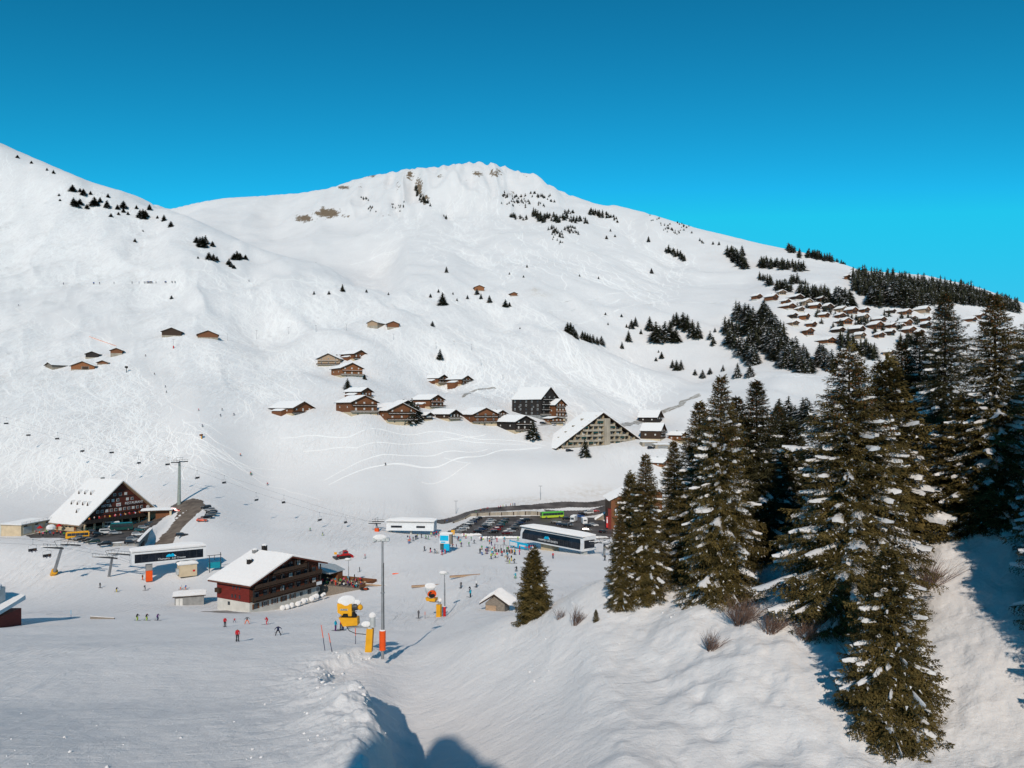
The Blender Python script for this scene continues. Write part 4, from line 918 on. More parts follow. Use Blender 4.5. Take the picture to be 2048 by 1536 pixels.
def snow_slab(m, a, b, c, d, t, rows=5, seed=0, lip=0.18):
    """uneven snow blanket over the sloping quad a-b-c-d (eave a-b, ridge d-c)"""
    rng = random.Random(seed); a, b, c, d = map(Vector, (a, b, c, d)); n = (b - a).cross(d - a).normalized()
    if n.z < 0: n = -n
    cols_ = rows + 2; V = []
    for i in range(rows + 1):
        for j in range(cols_ + 1):
            u = j / cols_; v = i / rows; p = a.lerp(b, u).lerp(d.lerp(c, u), v)
            e = min(u, 1 - u, v * 1.0) ; th = t * (0.55 + 0.45 * min(1, e * 6)) * (1 + rng.uniform(-.12, .12))
            p = p + n * th + Vector((rng.uniform(-.05, .05), rng.uniform(-.05, .05), 0))
            if i == 0: p += Vector((0, 0, -0.05)) + (a - d).normalized() * lip * (0.5 + rng.random())
            V.append(p)
    F_ = []
    k = cols_ + 1
    for i in range(rows):
        for j in range(cols_): q = i * k + j; F_.append((q, q + 1, q + k + 1, q + k))
    base = len(V)
    # skirt down to the roof
    ring = [j for j in range(k)] + [i * k + cols_ for i in range(1, rows + 1)] + [rows * k + j for j in range(cols_ - 1, -1, -1)] + [i * k for i in range(rows - 1, 0, -1)]
    for q in ring:
        i, j = divmod(q, k); u = j / cols_; v = i / rows; V.append(a.lerp(b, u).lerp(d.lerp(c, u), v) + n * 0.01)
    L = len(ring)
    for s in range(L): F_.append((ring[s], base + s, base + (s + 1) % L, ring[(s + 1) % L]))
    m.add(V, F_)
def roof(e, W, D, z0, rise, oh=1.0, th=0.28, snow=0.5, mat_='wood_dark', y0=None, cx=0.0, seed=1, drop=None):
    """gable roof, ridge along y, eaves at x = +-W/2; overhang oh; snow blanket on both sides"""
    y0 = -D / 2 if y0 is None else y0; k = rise / (W / 2)
    r = MB(); s = MB(); A, B = y0 - oh * 1.1, y0 + D + oh * .7
    for sd in (-1, 1):
        xe = cx + sd * (W / 2 + oh); ze = z0 - oh * k
        p = [(cx, z0 + rise), (xe, ze), (xe, ze + th), (cx, z0 + rise + th)]
        if sd == 1: p = p[::-1]
        r.prism(p, A, B)
        for yb in (A + .02,):  # barge board
            q = [(cx, z0 + rise + th + .02), (xe, ze + th + .02), (xe, ze - .18), (cx, z0 + rise - .18)]
            r.prism(q if sd == -1 else q[::-1], yb - .08, yb)
        top = z0 + rise + th
        snow_slab(s, (xe, A - .05, ze + th), (xe, B + .05, ze + th), (cx, B + .05, top), (cx, A - .05, top), snow, 4, seed + sd)
    r.build('roof', mat_, e); s.build('roof_snow', 'snow', e)
def balcony(e, x0, x1, z, y, depth=1.3, m='wood_dark', h=1.0, snow=True):
    b = MB(); b.box(x0, x1, y - depth, y, z - .14, z)
    b.box(x0, x1, y - depth - .05, y - depth, z + .25, z + h); b.box(x0, x1, y - depth - .06, y - depth + .02, z + h, z + h + .09)
    b.box(x0, x0 + .05, y - depth, y, z + .2, z + h); b.box(x1 - .05, x1, y - depth, y, z + .2, z + h)
    n = max(2, int((x1 - x0) / 2.2))
    for i in range(n + 1):
        xx = x0 + .06 + (x1 - x0 - .12) * i / n; b.box(xx - .05, xx + .05, y - depth - .09, y - depth - .055, z - .12, z + h)
    o = b.build('balcony', m, e)
    if snow:
        s = MB(); s.box(x0 + .1, x1 - .1, y - depth + .06, y - depth + .5, z + .002, z + .16); s.build('balcony_snow', 'snow', e)
    return o
def chalet(p, rz, W, D, hw, label, group=None, base=1.2, floors=2, pitch=24, wood='wood_brown', front=None, roofm='wood_dark', snow=0.5, chim=True, win='pale', balc=True, low=3.0, oh=1.3, basem='render_cream', wing=None, seed=None, side_win=True, nwin=3, name='chalet'):
    seed = seed or int(abs(p.x * 7 + p.y)) % 9973; rng = random.Random(seed)
    e = empty(name, p, rz, label, 'chalet', group)
    rise = W / 2 * math.tan(math.radians(pitch))
    b = MB(); b.box(-W/2 - .1, W/2 + .1, -D/2 - .1, D/2 + .1, -low, base); b.build('base_wall', basem, e)
    w = MB(); w.prism([(-W/2, base), (W/2, base), (W/2, base + hw), (0, base + hw + rise), (-W/2, base + hw)], -D/2, D/2)
    z = base + .5
    while z < base + hw:   # shadow gaps between the timber courses
        w.box(-W/2 - .035, W/2 + .035, -D/2 - .035, D/2 + .035, z, z + .42); z += .5
    for s in (-1, 1): w.box(s * (W/2 - .1) - .18, s * (W/2 - .1) + .18, -D/2 - .12, D/2 + .12, base, base + hw)
    w.build('timber_wall', [front or wood], e)
    roof(e, W, D, base + hw, rise, oh, .28, snow * (.6 + .3 * rng.random()), roofm, seed=seed)
    fh = (hw + rise * .35) / floors
    for fl in range(floors):
        zc = base + fh * (fl + .52)
        half = W/2 - .9 if zc < base + hw else max(.6, (base + hw + rise - zc) / rise * W/2 - 1.1)
        n = nwin if half > W * .3 else max(1, nwin - 1)
        for i in range(n):
            x = 0 if n == 1 else -half * .72 + 1.44 * half * i / (n - 1)
            tall = balc and rng.random() < .4
            window(e, x, zc - (.25 if tall else 0), 1.15, 1.75 if tall else 1.05, -D/2 - .05, kind=win)
            if not tall and rng.random() < .6 and W > 9: shutters(e, x, zc, 1.15, 1.05, -D/2 - .04, 'wood_dark' if wood != 'wood_dark' else 'wood_brown')
        if balc and (fl > 0 or floors == 1): balcony(e, -half - .5, half + .5, base + fh * fl + .12, -D/2 - .13, m='wood_dark' if rng.random() < .6 else wood)
    if balc and base > 1: balcony(e, -W/2 - .6, W/2 + .6, base + .02, -D/2 - .12, 1.7, m='wood_grey' if rng.random() < .5 else 'wood_dark', h=.9)
    if side_win:
        for i in range(2):
            y = -D/4 + D/2 * i
            window(e, 0, 0, 1.0, 1.0, kind=win, rz=-math.pi/2, loc=(-W/2 - .05, y, base + hw * .5))
            window(e, 0, 0, 1.0, 1.0, kind=win, rz=math.pi/2, loc=(W/2 + .05, y, base + hw * .5))
    if floors >= 4:
        for fl in range(floors):
            for i in range(5): window(e, 0, 0, 1.3, 1.4, kind='white' if (i + fl) % 3 else 'dark', rz=-math.pi/2, loc=(-W/2 - .05, -D * .4 + i * D * .2, base + 1.4 + fl * 2.75))
    if base > 1.5:
        for i in range(2): window(e, -W/4 + W/2 * i, base * .45, .9, .8, -D/2 - .12, kind='dark')
    if chim:
        c = MB(); cx = W * .16; cz = base + hw + rise * (1 - .32); c.box(cx - .4, cx + .4, D * .1 - .4, D * .1 + .4, cz - .6, cz + 1.5); c.box(cx - .5, cx + .5, D * .1 - .5, D * .1 + .5, cz + 1.5, cz + 1.62)
        ch = c.build('chimney', 'concrete_grey', e); s = MB(); s.ball((cx, D * .1, cz + 1.66), .5, 8, 4, sz=(1, 1, .6)); s.build('chimney_snow', 'snow', ch)
    if wing:   # lower lean-to on the left flank: (width, depth, height)
        ww, wd, wh = wing; g = MB(); g.prism([(-W/2 - ww, -low), (-W/2 - .12, -low), (-W/2 - .12, wh + ww * .3), (-W/2 - ww, wh)], -wd/2, wd/2); g.build('lean_to', wood, e)
        s = MB(); snow_slab(s, (-W/2 - ww - .5, -wd/2 - .4, wh - .1), (-W/2 - ww - .5, wd/2 + .4, wh - .1), (-W/2 - .14, wd/2 + .4, wh + ww * .3 + .08), (-W/2 - .14, -wd/2 - .4, wh + ww * .3 + .08), snow, 3, seed); s.build('lean_to_snow', 'snow', e)
    return e
def place(px, py, wpx, a, dmin=200):
    p = at(px, py, dmin); return p, wpx / F * p.y
A_ = math.radians
def ch(px, py, wpx, a, label, D=1.1, k=None, **kw):
    p, W = place(px, py, wpx, a, kw.pop('dmin', 400)); W *= (k or 0.86)
    if 0 < a < 40: a += 21; D = max(D, 1.25)
    hw = kw.pop('hw', W * .30); p = p + Vector((0, W * (D * abs(math.cos(A_(a))) + abs(math.sin(A_(a)))) * .5, 0)); p.z += .3
    return chalet(p, A_(a), W, W * D, hw, label, **kw)
# ---- chalets of the middle slope
ch(572, 832, 62, 36, 'low brown chalet with a wide snow roof, standing apart left of the others', D=1.25, hw=3.6, base=1.4, floors=1, wing=(4, 9, 3), wood='wood_brown')
ch(704, 833, 66, 16, 'three storey brown chalet with a cream ground floor left of the dark red one', hw=6.2, base=2.4, floors=2, wood='wood_brown')
ch(778, 848, 74, 14, 'dark red brown chalet with two balconies above the snowy shrubs', hw=6.0, base=2.2, floors=2, wood='wood_dark', front='wood_brown')
ch(712, 800, 38, 38, 'small chalet peeping over the roof of the three storey brown chalet', hw=4.2, base=1.2, floors=1, wing=(3.5, 8, 3))
ch(852, 818, 46, 32, 'brown chalet with a cream porch behind the spruce clump', hw=5.0, base=1.4, floors=2, wing=(3, 8, 3))
ch(803, 824, 28, 20, 'dark gable showing between the dark red brown chalet and the spruce clump', hw=4.6, base=.8, floors=1, wood='wood_black', balc=False)
ch(848, 842, 22, 30, 'small dark hut right against the spruce clump', hw=3.0, base=.6, floors=1, wood='wood_black', balc=False, chim=False)
ch(888, 842, 40, 34, 'low dark chalet with a broad snow roof in the dip', D=1.4, hw=3.2, base=1.2, floors=1, wood='wood_dark')
ch(955, 850, 64, 6, 'wide chalet with reddish cloths on its balcony and twin gables', hw=5.2, base=1.6, floors=2, wood='wood_brown', win='white')
ch(992, 846, 28, 24, 'narrow chalet joined to the right of the wide twin gabled chalet', hw=5.0, base=1.4, floors=2)
ch(1030, 868, 58, 18, 'dark timber chalet with a long railing beside the snow dusted spruce', hw=5.6, base=2.2, floors=2, wood='wood_black', basem='render_cream')
ch(870, 770, 34, 34, 'left one of the pair of reddish chalets on the slope', hw=4.2, base=1.4, floors=2, wood='wood_brown', wing=(4, 8, 3))
ch(917, 773, 36, 32, 'right one of the pair of reddish chalets on the slope', hw=4.2, base=1.6, floors=2, wood='wood_brown', wing=(4, 8, 3))
ch(686, 755, 52, 12, 'honey coloured chalet with long grey decks, lowest of the upper three', hw=5.4, base=1.6, floors=2, wood='wood_orange')
ch(659, 733, 52, -6, 'pale timber chalet with a light gable, left of the upper three', hw=4.8, base=1.2, floors=2, wood='wood_pale', win='white')
ch(702, 722, 38, 30, 'brown chalet with a stone terrace, highest of the upper three', hw=4.2, base=1.6, floors=1, wood='wood_brown', wing=(3, 8, 3))
# ---- huts and barns
def barn(px, py, wpx, a, label, D=1.2, wood='wood_brown', hw=2.6, snow=.6, base=.5, k=.95, pitch=22, doors=0, sheet='timber', cat='barn', dmin=400, low=2.5, basem='concrete'):
    p, W = place(px, py, wpx, a, dmin); W *= k; e = empty('barn', p + Vector((0, W * .5, 0)), A_(a), label, cat)
    Dm = W * D; rise = W/2 * math.tan(A_(pitch))
    b = MB(); b.box(-W/2 - .05, W/2 + .05, -Dm/2 - .05, Dm/2 + .05, -low, base); b.build('base_wall', basem, e)
    w = MB(); w.prism([(-W/2, base), (W/2, base), (W/2, base + hw), (0, base + hw + rise), (-W/2, base + hw)], -Dm/2, Dm/2); w.build('timber_wall', wood, e)
    n = int(W / 1.1)
    for i in range(n):    # upright boards, each its own piece
        x = -W/2 + (i + .5) * W / n; h = hw + rise * (1 - abs(x) / (W/2)) - .1
        piece('board' + wood, 'board', lambda: MB().box(-.5, .5, -.06, 0, 0, 1), [wood], e, (x, -Dm/2 - .01, base), 0, (W / n * .86, 1 + R.random(), h))
    roof(e, W, Dm, base + hw, rise, .9, .2, snow, 'wood_dark', seed=int(px))
    if doors: piece('bdoor', 'door', mb_door, ['wood_grey', 'wood_dark'], e, (W * .12, -Dm/2 - .08, base - .2), 0, (W * .34, 1, hw * .95))
    return e
barn(162, 740, 46, 8, 'big orange brown barn with a grey door, front one of the hut group', wood='wood_orange', doors=1, D=1.0)
barn(182, 716, 25, 14, 'black fronted hut behind the big barn', wood='wood_black', D=1.3)
barn(112, 737, 26, -32, 'long low grey shed joined on the left of the big barn', wood='wood_grey', D=1.7, hw=2.0)
barn(203, 729, 20, 14, 'low buried brown hut right of the big barn', wood='wood_brown', hw=1.0, D=1.2)
barn(229, 712, 22, 20, 'small hut on a stone base beside the orange snow fence', wood='wood_brown', base=2.2, hw=2.2)
barn(339, 672, 38, 14, 'dark hut with green shutters beside the piste', wood='wood_dark', hw=3.2)
barn(408, 676, 40, 22, 'plain brown barn right of the hut with green shutters', wood='wood_brown', hw=2.4)
barn(784, 657, 24, 12, 'brown half of the double barn on the middle slope', wood='wood_brown', hw=3.2, base=1.2)
barn(752, 655, 24, -20, 'pale grey half of the double barn on the middle slope', wood='wood_pale', hw=2.6, base=1.5, D=1.6)
barn(957, 582, 20, 10, 'small red brown hut with a spruce below it, highest on the middle slope', wood='wood_orange', hw=4)
barn(1026, 592, 14, 14, 'tiny half buried hut right of the highest red brown hut', wood='wood_brown', hw=2.4)
# small shed on the near bank and lean-to by the red chalet
e = empty('shed', at(990, 1222, 100) , A_(-14), 'small weathered board shed sunk in the snow left of the lone spruce', 'shed')
sW = 3.4
m = MB(); m.prism([(-sW/2, -1.6), (sW/2, -1.6), (sW/2, 1.3), (0, 2.7), (-sW/2, 1.3)], 0, 3.4); m.build('board_wall', 'wood_grey', e)
m = MB(); m.prism([(0, 2.7), (-sW/2 - .9, 1.05), (-sW/2 - .9, 1.25), (0, 2.95), (sW/2 + .9, 1.25), (sW/2 + .9, 1.05)], -.6, 3.9); m.build('roof', 'wood_dark', e)
m = MB(); snow_slab(m, (sW/2 + .9, -.6, 1.26), (sW/2 + .9, 3.9, 1.26), (0, 3.9, 2.96), (0, -.6, 2.96), .45, 3, 5); snow_slab(m, (-sW/2 - .9, -.1, 1.26), (-sW/2 - .9, 3.9, 1.26), (0, 3.9, 2.96), (0, -.1, 2.96), .35, 3, 7); m.build('roof_snow', 'snow', e)
m = MB(); m.box(-1.6, .2, -.12, -.01, -1.6, .9); m.build('door', 'wood_pale', e)
e = empty('shed', on(378, 222), A_(20), 'long pale shed with a flat snow roof left of the red chalet', 'shed')
m = MB(); m.box(-3.6, 3.9, -2, 2, -1, 2.6); m.build('wall', 'concrete_grey', e); m = MB(); m.box(-4.1, 4.4, -2.4, 2.5, 2.6, 2.85); m.build('roof', 'wood_dark', e)
m = MB(); snow_slab(m, (-4.2, -2.5, 2.85), (4.5, -2.5, 2.85), (4.5, 2.6, 2.95), (-4.2, 2.6, 2.95), .5, 4, 3); m.build('roof_snow', 'snow', e)
for i in range(2): m = MB(); m.box(-3.3 + i * .95, -2.5 + i * .95, -2.07, -2.01, -.6, 2.2); m.build('panel', 'window_white', e)
# ---- hillside village on the right
VIL = [(1569,594,26,2),(1516,599,22,-10),(1542,605,24,5),(1597,599,26,8),(1573,612,22,0),(1612,610,26,-5),(1581,620,30,4),(1629,616,22,10),(1653,622,26,3),(1651,640,24,6),(1683,625,22,12),(1708,632,22,-4),(1684,636,26,8),(1585,640,17,2),(1614,639,17,-6),(1588,654,19,0),(1621,653,24,8),(1621,672,25,4),(1678,670,24,-3),(1687,650,27,6),(1731,645,26,10),(1760,644,28,2),(1735,629,18,-6),(1717,666,25,8),(1759,678,25,4),(1725,676,24,-8),(1755,660,28,12),(1781,661,18,0),(1785,672,24,5),(1813,657,28,-12),(1796,657,18,6),(1822,670,26,8),(1840,672,18,-4),(1788,629,19,6),(1815,628,22,2),(1845,628,24,-6),(1831,645,14,5),(1852,645,24,8),(1850,661,18,-8),(1659,687,30,3),(1778,716,24,14),(1958,637,18,4),(1945,646,22,-5),(1972,650,24,6),(1700,560,13,0),(1602,628,20,6),(1640,604,18,4)]
VW = ['wood_brown', 'wood_orange', 'wood_brown', 'wood_pale', 'wood_dark']
ADJ = {'wood_brown': 'brown', 'wood_orange': 'orange brown', 'wood_pale': 'pale timber', 'wood_dark': 'dark'}
VLAB = {0: 'topmost brown chalet at the upper left tip of the hillside village', 1: 'long low chalet at the far left end of the hillside village', 39: 'pale chalet lowest on the left of the hillside village', 44: 'lonely hut on the snow shelf above the hillside village', 17: 'chalet standing alone at the lower left of the hillside village', 40: 'chalet half hidden behind near spruce tops, lowest of the village', 13: 'small chalet, upper one of three stacked beside the dense wood', 15: 'small dark chalet, lowest of three stacked beside the dense wood', 10: 'chalet with a round dormer at the centre top of the village'}
def vchalet(i, px, py, wpx, a):
    px += ((i * 37) % 11 - 5) * .9; py += ((i * 23) % 9 - 4) * .8
    p, W = place(px, py, wpx, a, 500); a = 6 + abs(a) + (i * 11) % 26; wood = VW[(i * 7 + 3) % 5]; W *= .56 + .14 * ((i * 5) % 4) / 3; D = W * (1.0 + (i % 4) * .15); hw = 3.3 + (i % 3) * .8; base = 1.0; rise = W/2 * (.46 + (i % 3) * .06)
    row = 'upper' if py < 622 else ('middle' if py < 655 else 'lower'); side = 'left part' if px < 1640 else ('centre' if px < 1760 else 'right part')
    e = empty('chalet', p + Vector((0, W * .55, 0)), A_(a), VLAB.get(i) or '%s %s chalet, %s row of the hillside village, %s' % ('wide' if wpx > 25 else ('small' if wpx < 20 else 'mid sized'), ADJ[wood], row, side), 'chalet', None if i in VLAB else 'chalets of the hillside village')
    b = MB(); b.box(-W/2, W/2, -D/2, D/2, -3, base); b.build('base_wall', 'render_white', e)
    w = MB(); w.prism([(-W/2 - .05, base), (W/2 + .05, base), (W/2 + .05, base + hw), (0, base + hw + rise), (-W/2 - .05, base + hw)], -D/2 - .05, D/2); w.build('timber_wall', wood, e)
    roof(e, W, D, base + hw, rise, 1.3, .2, 1.0, 'wood_brown', seed=i + 3)
    if i % 3: m_ = MB(); m_.box(W * .1, W * .1 + .8, -.4, .4, base + hw, base + hw + rise + 1.6); m_.build('chimney', 'concrete_grey', e)
    for k in range(3): window(e, -W * .28 + W * .28 * k, base + 1.3, 1.5, 1.3, -D/2 - .1, kind='dark')
    window(e, 0, base + hw - .1, 1.6, 1.2, -D/2 - .1, kind='dark')
    balcony(e, -W * .46, W * .46, base + hw * .58, -D/2 - .06, 1.4, 'wood_dark', .9, snow=False)
for i, q in enumerate(VIL): vchalet(i, *q)
# ---------------------------------------------------------------- hotel with the steep gable (left)
HA = A_(64)
hp = Vector(((160 - CX) / F * 323, 323, 0)); fdir = Vector((math.cos(HA), math.sin(HA), 0)); W = 37.0
hc = hp + fdir * (W / 2) ; bdir = Vector((-math.sin(HA), math.cos(HA), 0)); Dh = 19.0
GZ0 = -49.3
hotel = empty('hotel', (hc.x, hc.y, GZ0), HA, 'steep gabled dark red timber hotel with rows of white framed windows and a crowded terrace', 'hotel')
APX = 18.6; EV = 3.6
m = MB(); m.box(-W/2, W/2, 2.6, Dh, -3, 3.4); m.build('ground_floor_wall', 'render_cream', hotel)
m = MB(); m.box(-W/2 + 1.2, W/2 - 6, 2.3, 2.58, .9, 2.9); m.build('shop_front', 'wood_black', hotel)
for i in range(9):
    x = -W/2 + 1 + i * (W - 3) / 8; m = MB(); m.box(x - .3, x + .3, -1.9, -1.3, -2, 3.6); m.build('column', 'render_cream', hotel)
m = MB(); m.prism([(-W/2, 3.42), (W/2, 3.42), (W/2, EV), (0, APX), (-W/2, EV)], 0, Dh); m.build('timber_wall', 'wood_hotel', hotel)
k = (APX - EV) / (W / 2)
m = MB()
for z in (5.6, 8.3, 12.4, 15.0):
    hwid = (APX - z) / k - .3; m.box(-hwid, hwid, -.16, -.01, z - .14, z + .14)
m.build('floor_band', 'wood_black', hotel)
for z, sp, off in ((7.4, 2.05, 0), (11.2, 2.05, 0), (13.6, 2.05, 0), (16.4, 1.9, 0)):
    half = (APX - z - .9) / k - 1.0; n = int(2 * half / sp)
    for i in range(n):
        if n > 4 and i % 4 == 3 and z > 8: continue
        x = -half + (i + .5) * 2 * half / n
        window(hotel, x, z - .15 if z > 8 else z - .35, 1.25, 1.15, -.04, kind='white' if (i + int(z)) % 3 else 'pale')
text(hotel, 'HOTEL', 1.5, (-6.6, -.2, 9.2), 0, 'white_paint'); text(hotel, 'RESTAURANT', 1.5, (6.8, -.2, 9.2), 0, 'white_paint')
m = MB(); m.box(-2.0, .2, -.24, -.17, 8.4, 9.8); m.box(-1.7, -.1, -.27, -.25, 9.0, 9.2, 1); m.box(-1.5, -.4, -.27, -.25, 8.65, 8.8, 1); m.build('sign_board', ['window_white', 'red'], hotel)
for x, z in ((-15.6, 6.0), (13.8, 6.6)):
    m = MB(); m.tube((x, -.3, z), (x, -.05, z), .75, .75, 14); m.build('round_lamp_sign', 'white_paint', hotel)
# terrace deck
m = MB(); m.box(-W/2 - .5, W/2 + .3, -4.6, -.02, 3.62, 3.9); m.build('terrace_deck', 'wood_black', hotel)
m = MB(); m.box(-W/2 - .5, W/2 + .3, -4.72, -4.62, 3.3, 4.75)
for i in range(24): m.box(-W/2 + i * W / 23 - .06, -W/2 + i * W / 23 + .06, -4.8, -4.73, 3.3, 4.9)
m.build('terrace_railing', 'wood_black', hotel)
# outer stair at the left corner
m = MB()
for i in range(10): m.box(-W/2 - 6 + i * .5, -W/2 - 5.4 + i * .5, -4.4, -2.8, -.4 + i * .4, -.2 + i * .4)
m.build('stair', 'wood_grey', hotel)
# roof: planks, snow blanket with snow hooded dormers
r = MB(); s = MB()
for sd in (-1, 1):
    xe = sd * (W/2 + 1.6); ze = EV - 1.6 * k
    r.prism([(0, APX + .02), (xe, ze), (xe, ze + .4), (0, APX + .45)][::sd], -1.8, Dh + .4)
    snow_slab(s, (xe, -2.0, ze + .4), (xe, Dh + .6, ze + .4), (0, Dh + .6, APX + .46), (0, -2.0, APX + .46), .75, 7, 50 + sd)
r.build('roof', 'wood_pale', hotel); s.build('roof_snow', 'snow', hotel)
for (u, v) in ((.36, .42), (.36, .62), (.36, .82), (.62, .18), (.62, .34), (.62, .52), (.62, .72), (.80, .30)):
    x = -(W/2) * u - 0; z = APX - k * abs(x) + .9; y = Dh * v
    m = MB(); m.prism([(y - .6, z - .9), (y + .6, z - .9), (y, z + .9)], x - 1.3, x - .1, ax='x')
    d_ = m.build('dormer', 'wood_dark', hotel); q = MB(); q.prism([(y - .75, z - .7), (y, z + .95), (y + .75, z - .7), (y + .8, z - .4), (y, z + 1.25), (y - .8, z - .4)], x - 1.2, x + .4, ax='x'); q.build('dormer_snow', 'snow', d_)
m = MB(); m.box(-.6, .6, Dh * .55, Dh * .55 + 1.2, APX, APX + 1.6); m.build('chimney', 'concrete_grey', hotel)
# cream side wall doors and windows on the left flank
for i, y in enumerate((3.0, 6.2, 8.6, 11.2, 14.2)):
    if i in (0, 4): piece('hdoor', 'door', mb_door, ['wood_brown', 'wood_brown'], hotel, (-W/2 - .02, y, -.1), -math.pi/2, (1.3, 1, 2.3))
    else: window(hotel, 0, 0, 1.0, 1.2, kind='dark', rz=-math.pi/2, loc=(-W/2 - .02, y, 1.8))
# low flat roofed wing to the left
def wall_from(P, Q): 
    d = Q - P; return math.atan2(d.y, d.x), d.length
P2 = Vector(((109 - CX) / F * 333, 333, 0)); P1 = Vector(((42 - CX) / F * 315, 315, 0)); az, L = wall_from(P1, P2)
wing = empty('garage_wing', (P1.x, P1.y, GZ0), az, 'low cream garage wing with a railed snow roof left of the hotel', 'building')
m = MB(); m.box(0, L, 0, 9, -3, 3.5); m.build('wall', 'render_cream', wing); m = MB(); m.box(-.3, L + .2, -.6, 9.2, 3.5, 3.75); m.build('roof', 'concrete', wing)
m = MB(); snow_slab(m, (-.3, -.2, 3.75), (L, -.2, 3.75), (L, 9.2, 3.8), (-.3, 9.2, 3.8), .5, 5, 9); m.build('roof_snow', 'snow', wing)
m = MB()
for i in range(9): m.tube((L * i / 8, -.35, 3.7), (L * i / 8, -.35, 4.9), .05, .05, 4)
m.tube((0, -.35, 4.85), (L, -.35, 4.85), .04, .04, 4); m.tube((0, -.35, 4.4), (L, -.35, 4.4), .03, .03, 4); m.build('railing', 'steel', wing)
for i in range(3):
    m = MB(); m.box(1.2 + i * L / 3.1, 1.2 + i * L / 3.1 + L / 4.2, -.05, .05, 0, 2.7); m.build('garage_door', 'render_white', wing)
    window(wing, 2.4 + i * L / 3.1, 3.05, 1.6, .6, -.06, kind='dark')
# carport to the right of the hotel
cp = on(332, 346); e = empty('carport', (cp.x - 2, cp.y, GZ0 + 2.6), A_(20), 'small cream carport with a snow roof at the right corner of the hotel', 'building')
m = MB(); m.box(-5, -4.4, -3, 3, -4, 3.2); m.box(3.4, 4.2, -3, 3, -4, 3.2); m.box(-4.4, 3.4, 2.6, 3, -4, 3.2); m.build('wall', 'render_cream', e)
m = MB(); m.box(-2.2, 3.3, -1.0, -.8, -2, 2.9); m.build('door', 'wood_brown', e)
m = MB(); m.box(-8, 4.6, -3.4, 3.4, 3.2, 3.45); m.build('roof', 'wood_dark', e); m = MB(); snow_slab(m, (-8, -3.5, 3.45), (4.7, -3.5, 3.45), (4.7, 3.5, 3.5), (-8, 3.5, 3.5), .55, 4, 12); m.build('roof_snow', 'snow', e)
# ---------------------------------------------------------------- red chalet hotel in the foreground
RA = A_(60)
rp = Vector(((499 - CX) / F * 203, 203, 0)); W = 24.6; Dr = 12.0
fd = Vector((math.cos(RA), math.sin(RA), 0)); bd = Vector((-math.sin(RA), math.cos(RA), 0))
RZ0 = -(1226 - HY) / F * 203
rc = rp + fd * W / 2 + bd * Dr / 2
red = empty('red_chalet', (rc.x, rc.y, RZ0), RA, 'large dark red chalet with three long wooden balconies and a broad snow roof', 'chalet')
B0, E0, PK, E1 = 2.6, 7.6, 12.2, 8.8
px_ = 0.4
def zr(x): return E0 + (PK - E0) * ((x + W/2) / (px_ + W/2)) if x < px_ else E1 + (PK - E1) * ((W/2 - x) / (W/2 - px_))
m = MB(); m.box(-W/2, W/2, -Dr/2, Dr/2, -4, B0); m.build('base_wall', 'render_white', red)
m = MB(); m.prism([(-W/2 - .06, B0), (W/2 + .06, B0), (W/2 + .06, E1), (px_, PK), (-W/2 - .06, E0)], -Dr/2 - .06, Dr/2 + .06); m.build('timber_wall', 'wood_redbrown', red)
m = MB(); m.box(-W/2 - .16, -W/2 - .07, -Dr/2 - .1, Dr/2, B0, E0)
m.build('side_cladding', 'wood_red', red)
n = 15
for i in range(n):    # upright cladding panels between posts on the gable front
    x = -W/2 + (i + .5) * W / n
    piece('rpanel', 'panel', lambda: MB().box(-.5, .5, -.05, 0, 0, 1), ['wood_redbrown'], red, (x, -Dr/2 - .07, B0), 0, (W / n - .1, 1, zr(x) - B0 - .5))
for i in range(6):
    x = -W/2 + .3 + i * (W - .6) / 5; m = MB(); m.box(x - .15, x + .15, -Dr/2 - 1.3, -Dr/2 - 1.05, B0, zr(x) - .3); m.build('post', 'wood_black', red)
balcony(red, -W/2 + .4, W/2 - .2, B0 + .2, -Dr/2 - .14, 1.5, 'wood_dark', 1.15, snow=False)
balcony(red, -W/2 + .4, W/2 - .2, B0 + 3.3, -Dr/2 - .14, 1.5, 'wood_dark', 1.15, snow=False)
balcony(red, -W/2 + 6.5, W/2 - 6, B0 + 6.0, -Dr/2 - .14, 1.5, 'wood_dark', 1.15, snow=False)
for fl, xs in ((0, range(8)), (1, range(1, 8)), (2, range(2, 6))):
    for i in xs:
        x = -W/2 + 2.2 + i * (W - 4) / 7
        if fl == 2 and i in (0, 7): continue
        z = B0 + 1.4 + fl * 2.95
        window(red, x, z, 1.5, 2.0, -Dr/2 - .12, kind='curtain' if (i * 3 + fl) % 4 == 1 else 'dark')
for i in range(8):
    x = -W/2 + 2 + i * 3.2; window(red, x, 1.3, 1.3, 1.3, -Dr/2 - .02, kind='white' if i % 3 else 'dark')
    if i < 5: shutters(red, x, 1.3, 1.3, 1.3, -Dr/2 - .02, 'wood_brown')
for y, z in ((-2.6, 6.0), (-1.4, 6.0), (-.2, 6.0), (-2.6, 3.9 - .2), (-1.0, 3.7), (0.2, 3.7)): window(red, 0, 0, .45, .9, kind='dark', rz=-math.pi/2, loc=(-W/2 - .18, y, z))
window(red, 0, 0, .8, .9, kind='dark', rz=-math.pi/2, loc=(-W/2 - .03, 1.6, 1.6)); 
m = MB(); m.box(-W/2 + 9.3, -W/2 + 15, -Dr/2 - 1.2, -Dr/2, 2.5, 2.7); m.build('canopy', 'white_paint', red)
m = MB(); m.box(W/2 - 2.4, W/2 - .4, -Dr/2 - 1.75, -Dr/2 - 1.68, B0 + .4, B0 + 1.3); m.build('banner', 'white_paint', red)
for z in (4.2, 6.9): m = MB(); m.box(-W/2 - 1.1, -W/2 - .17, Dr/2 - 1.8, Dr/2 - .2, z, z + 1.1); m.build('side_balcony', 'wood_dark', red)
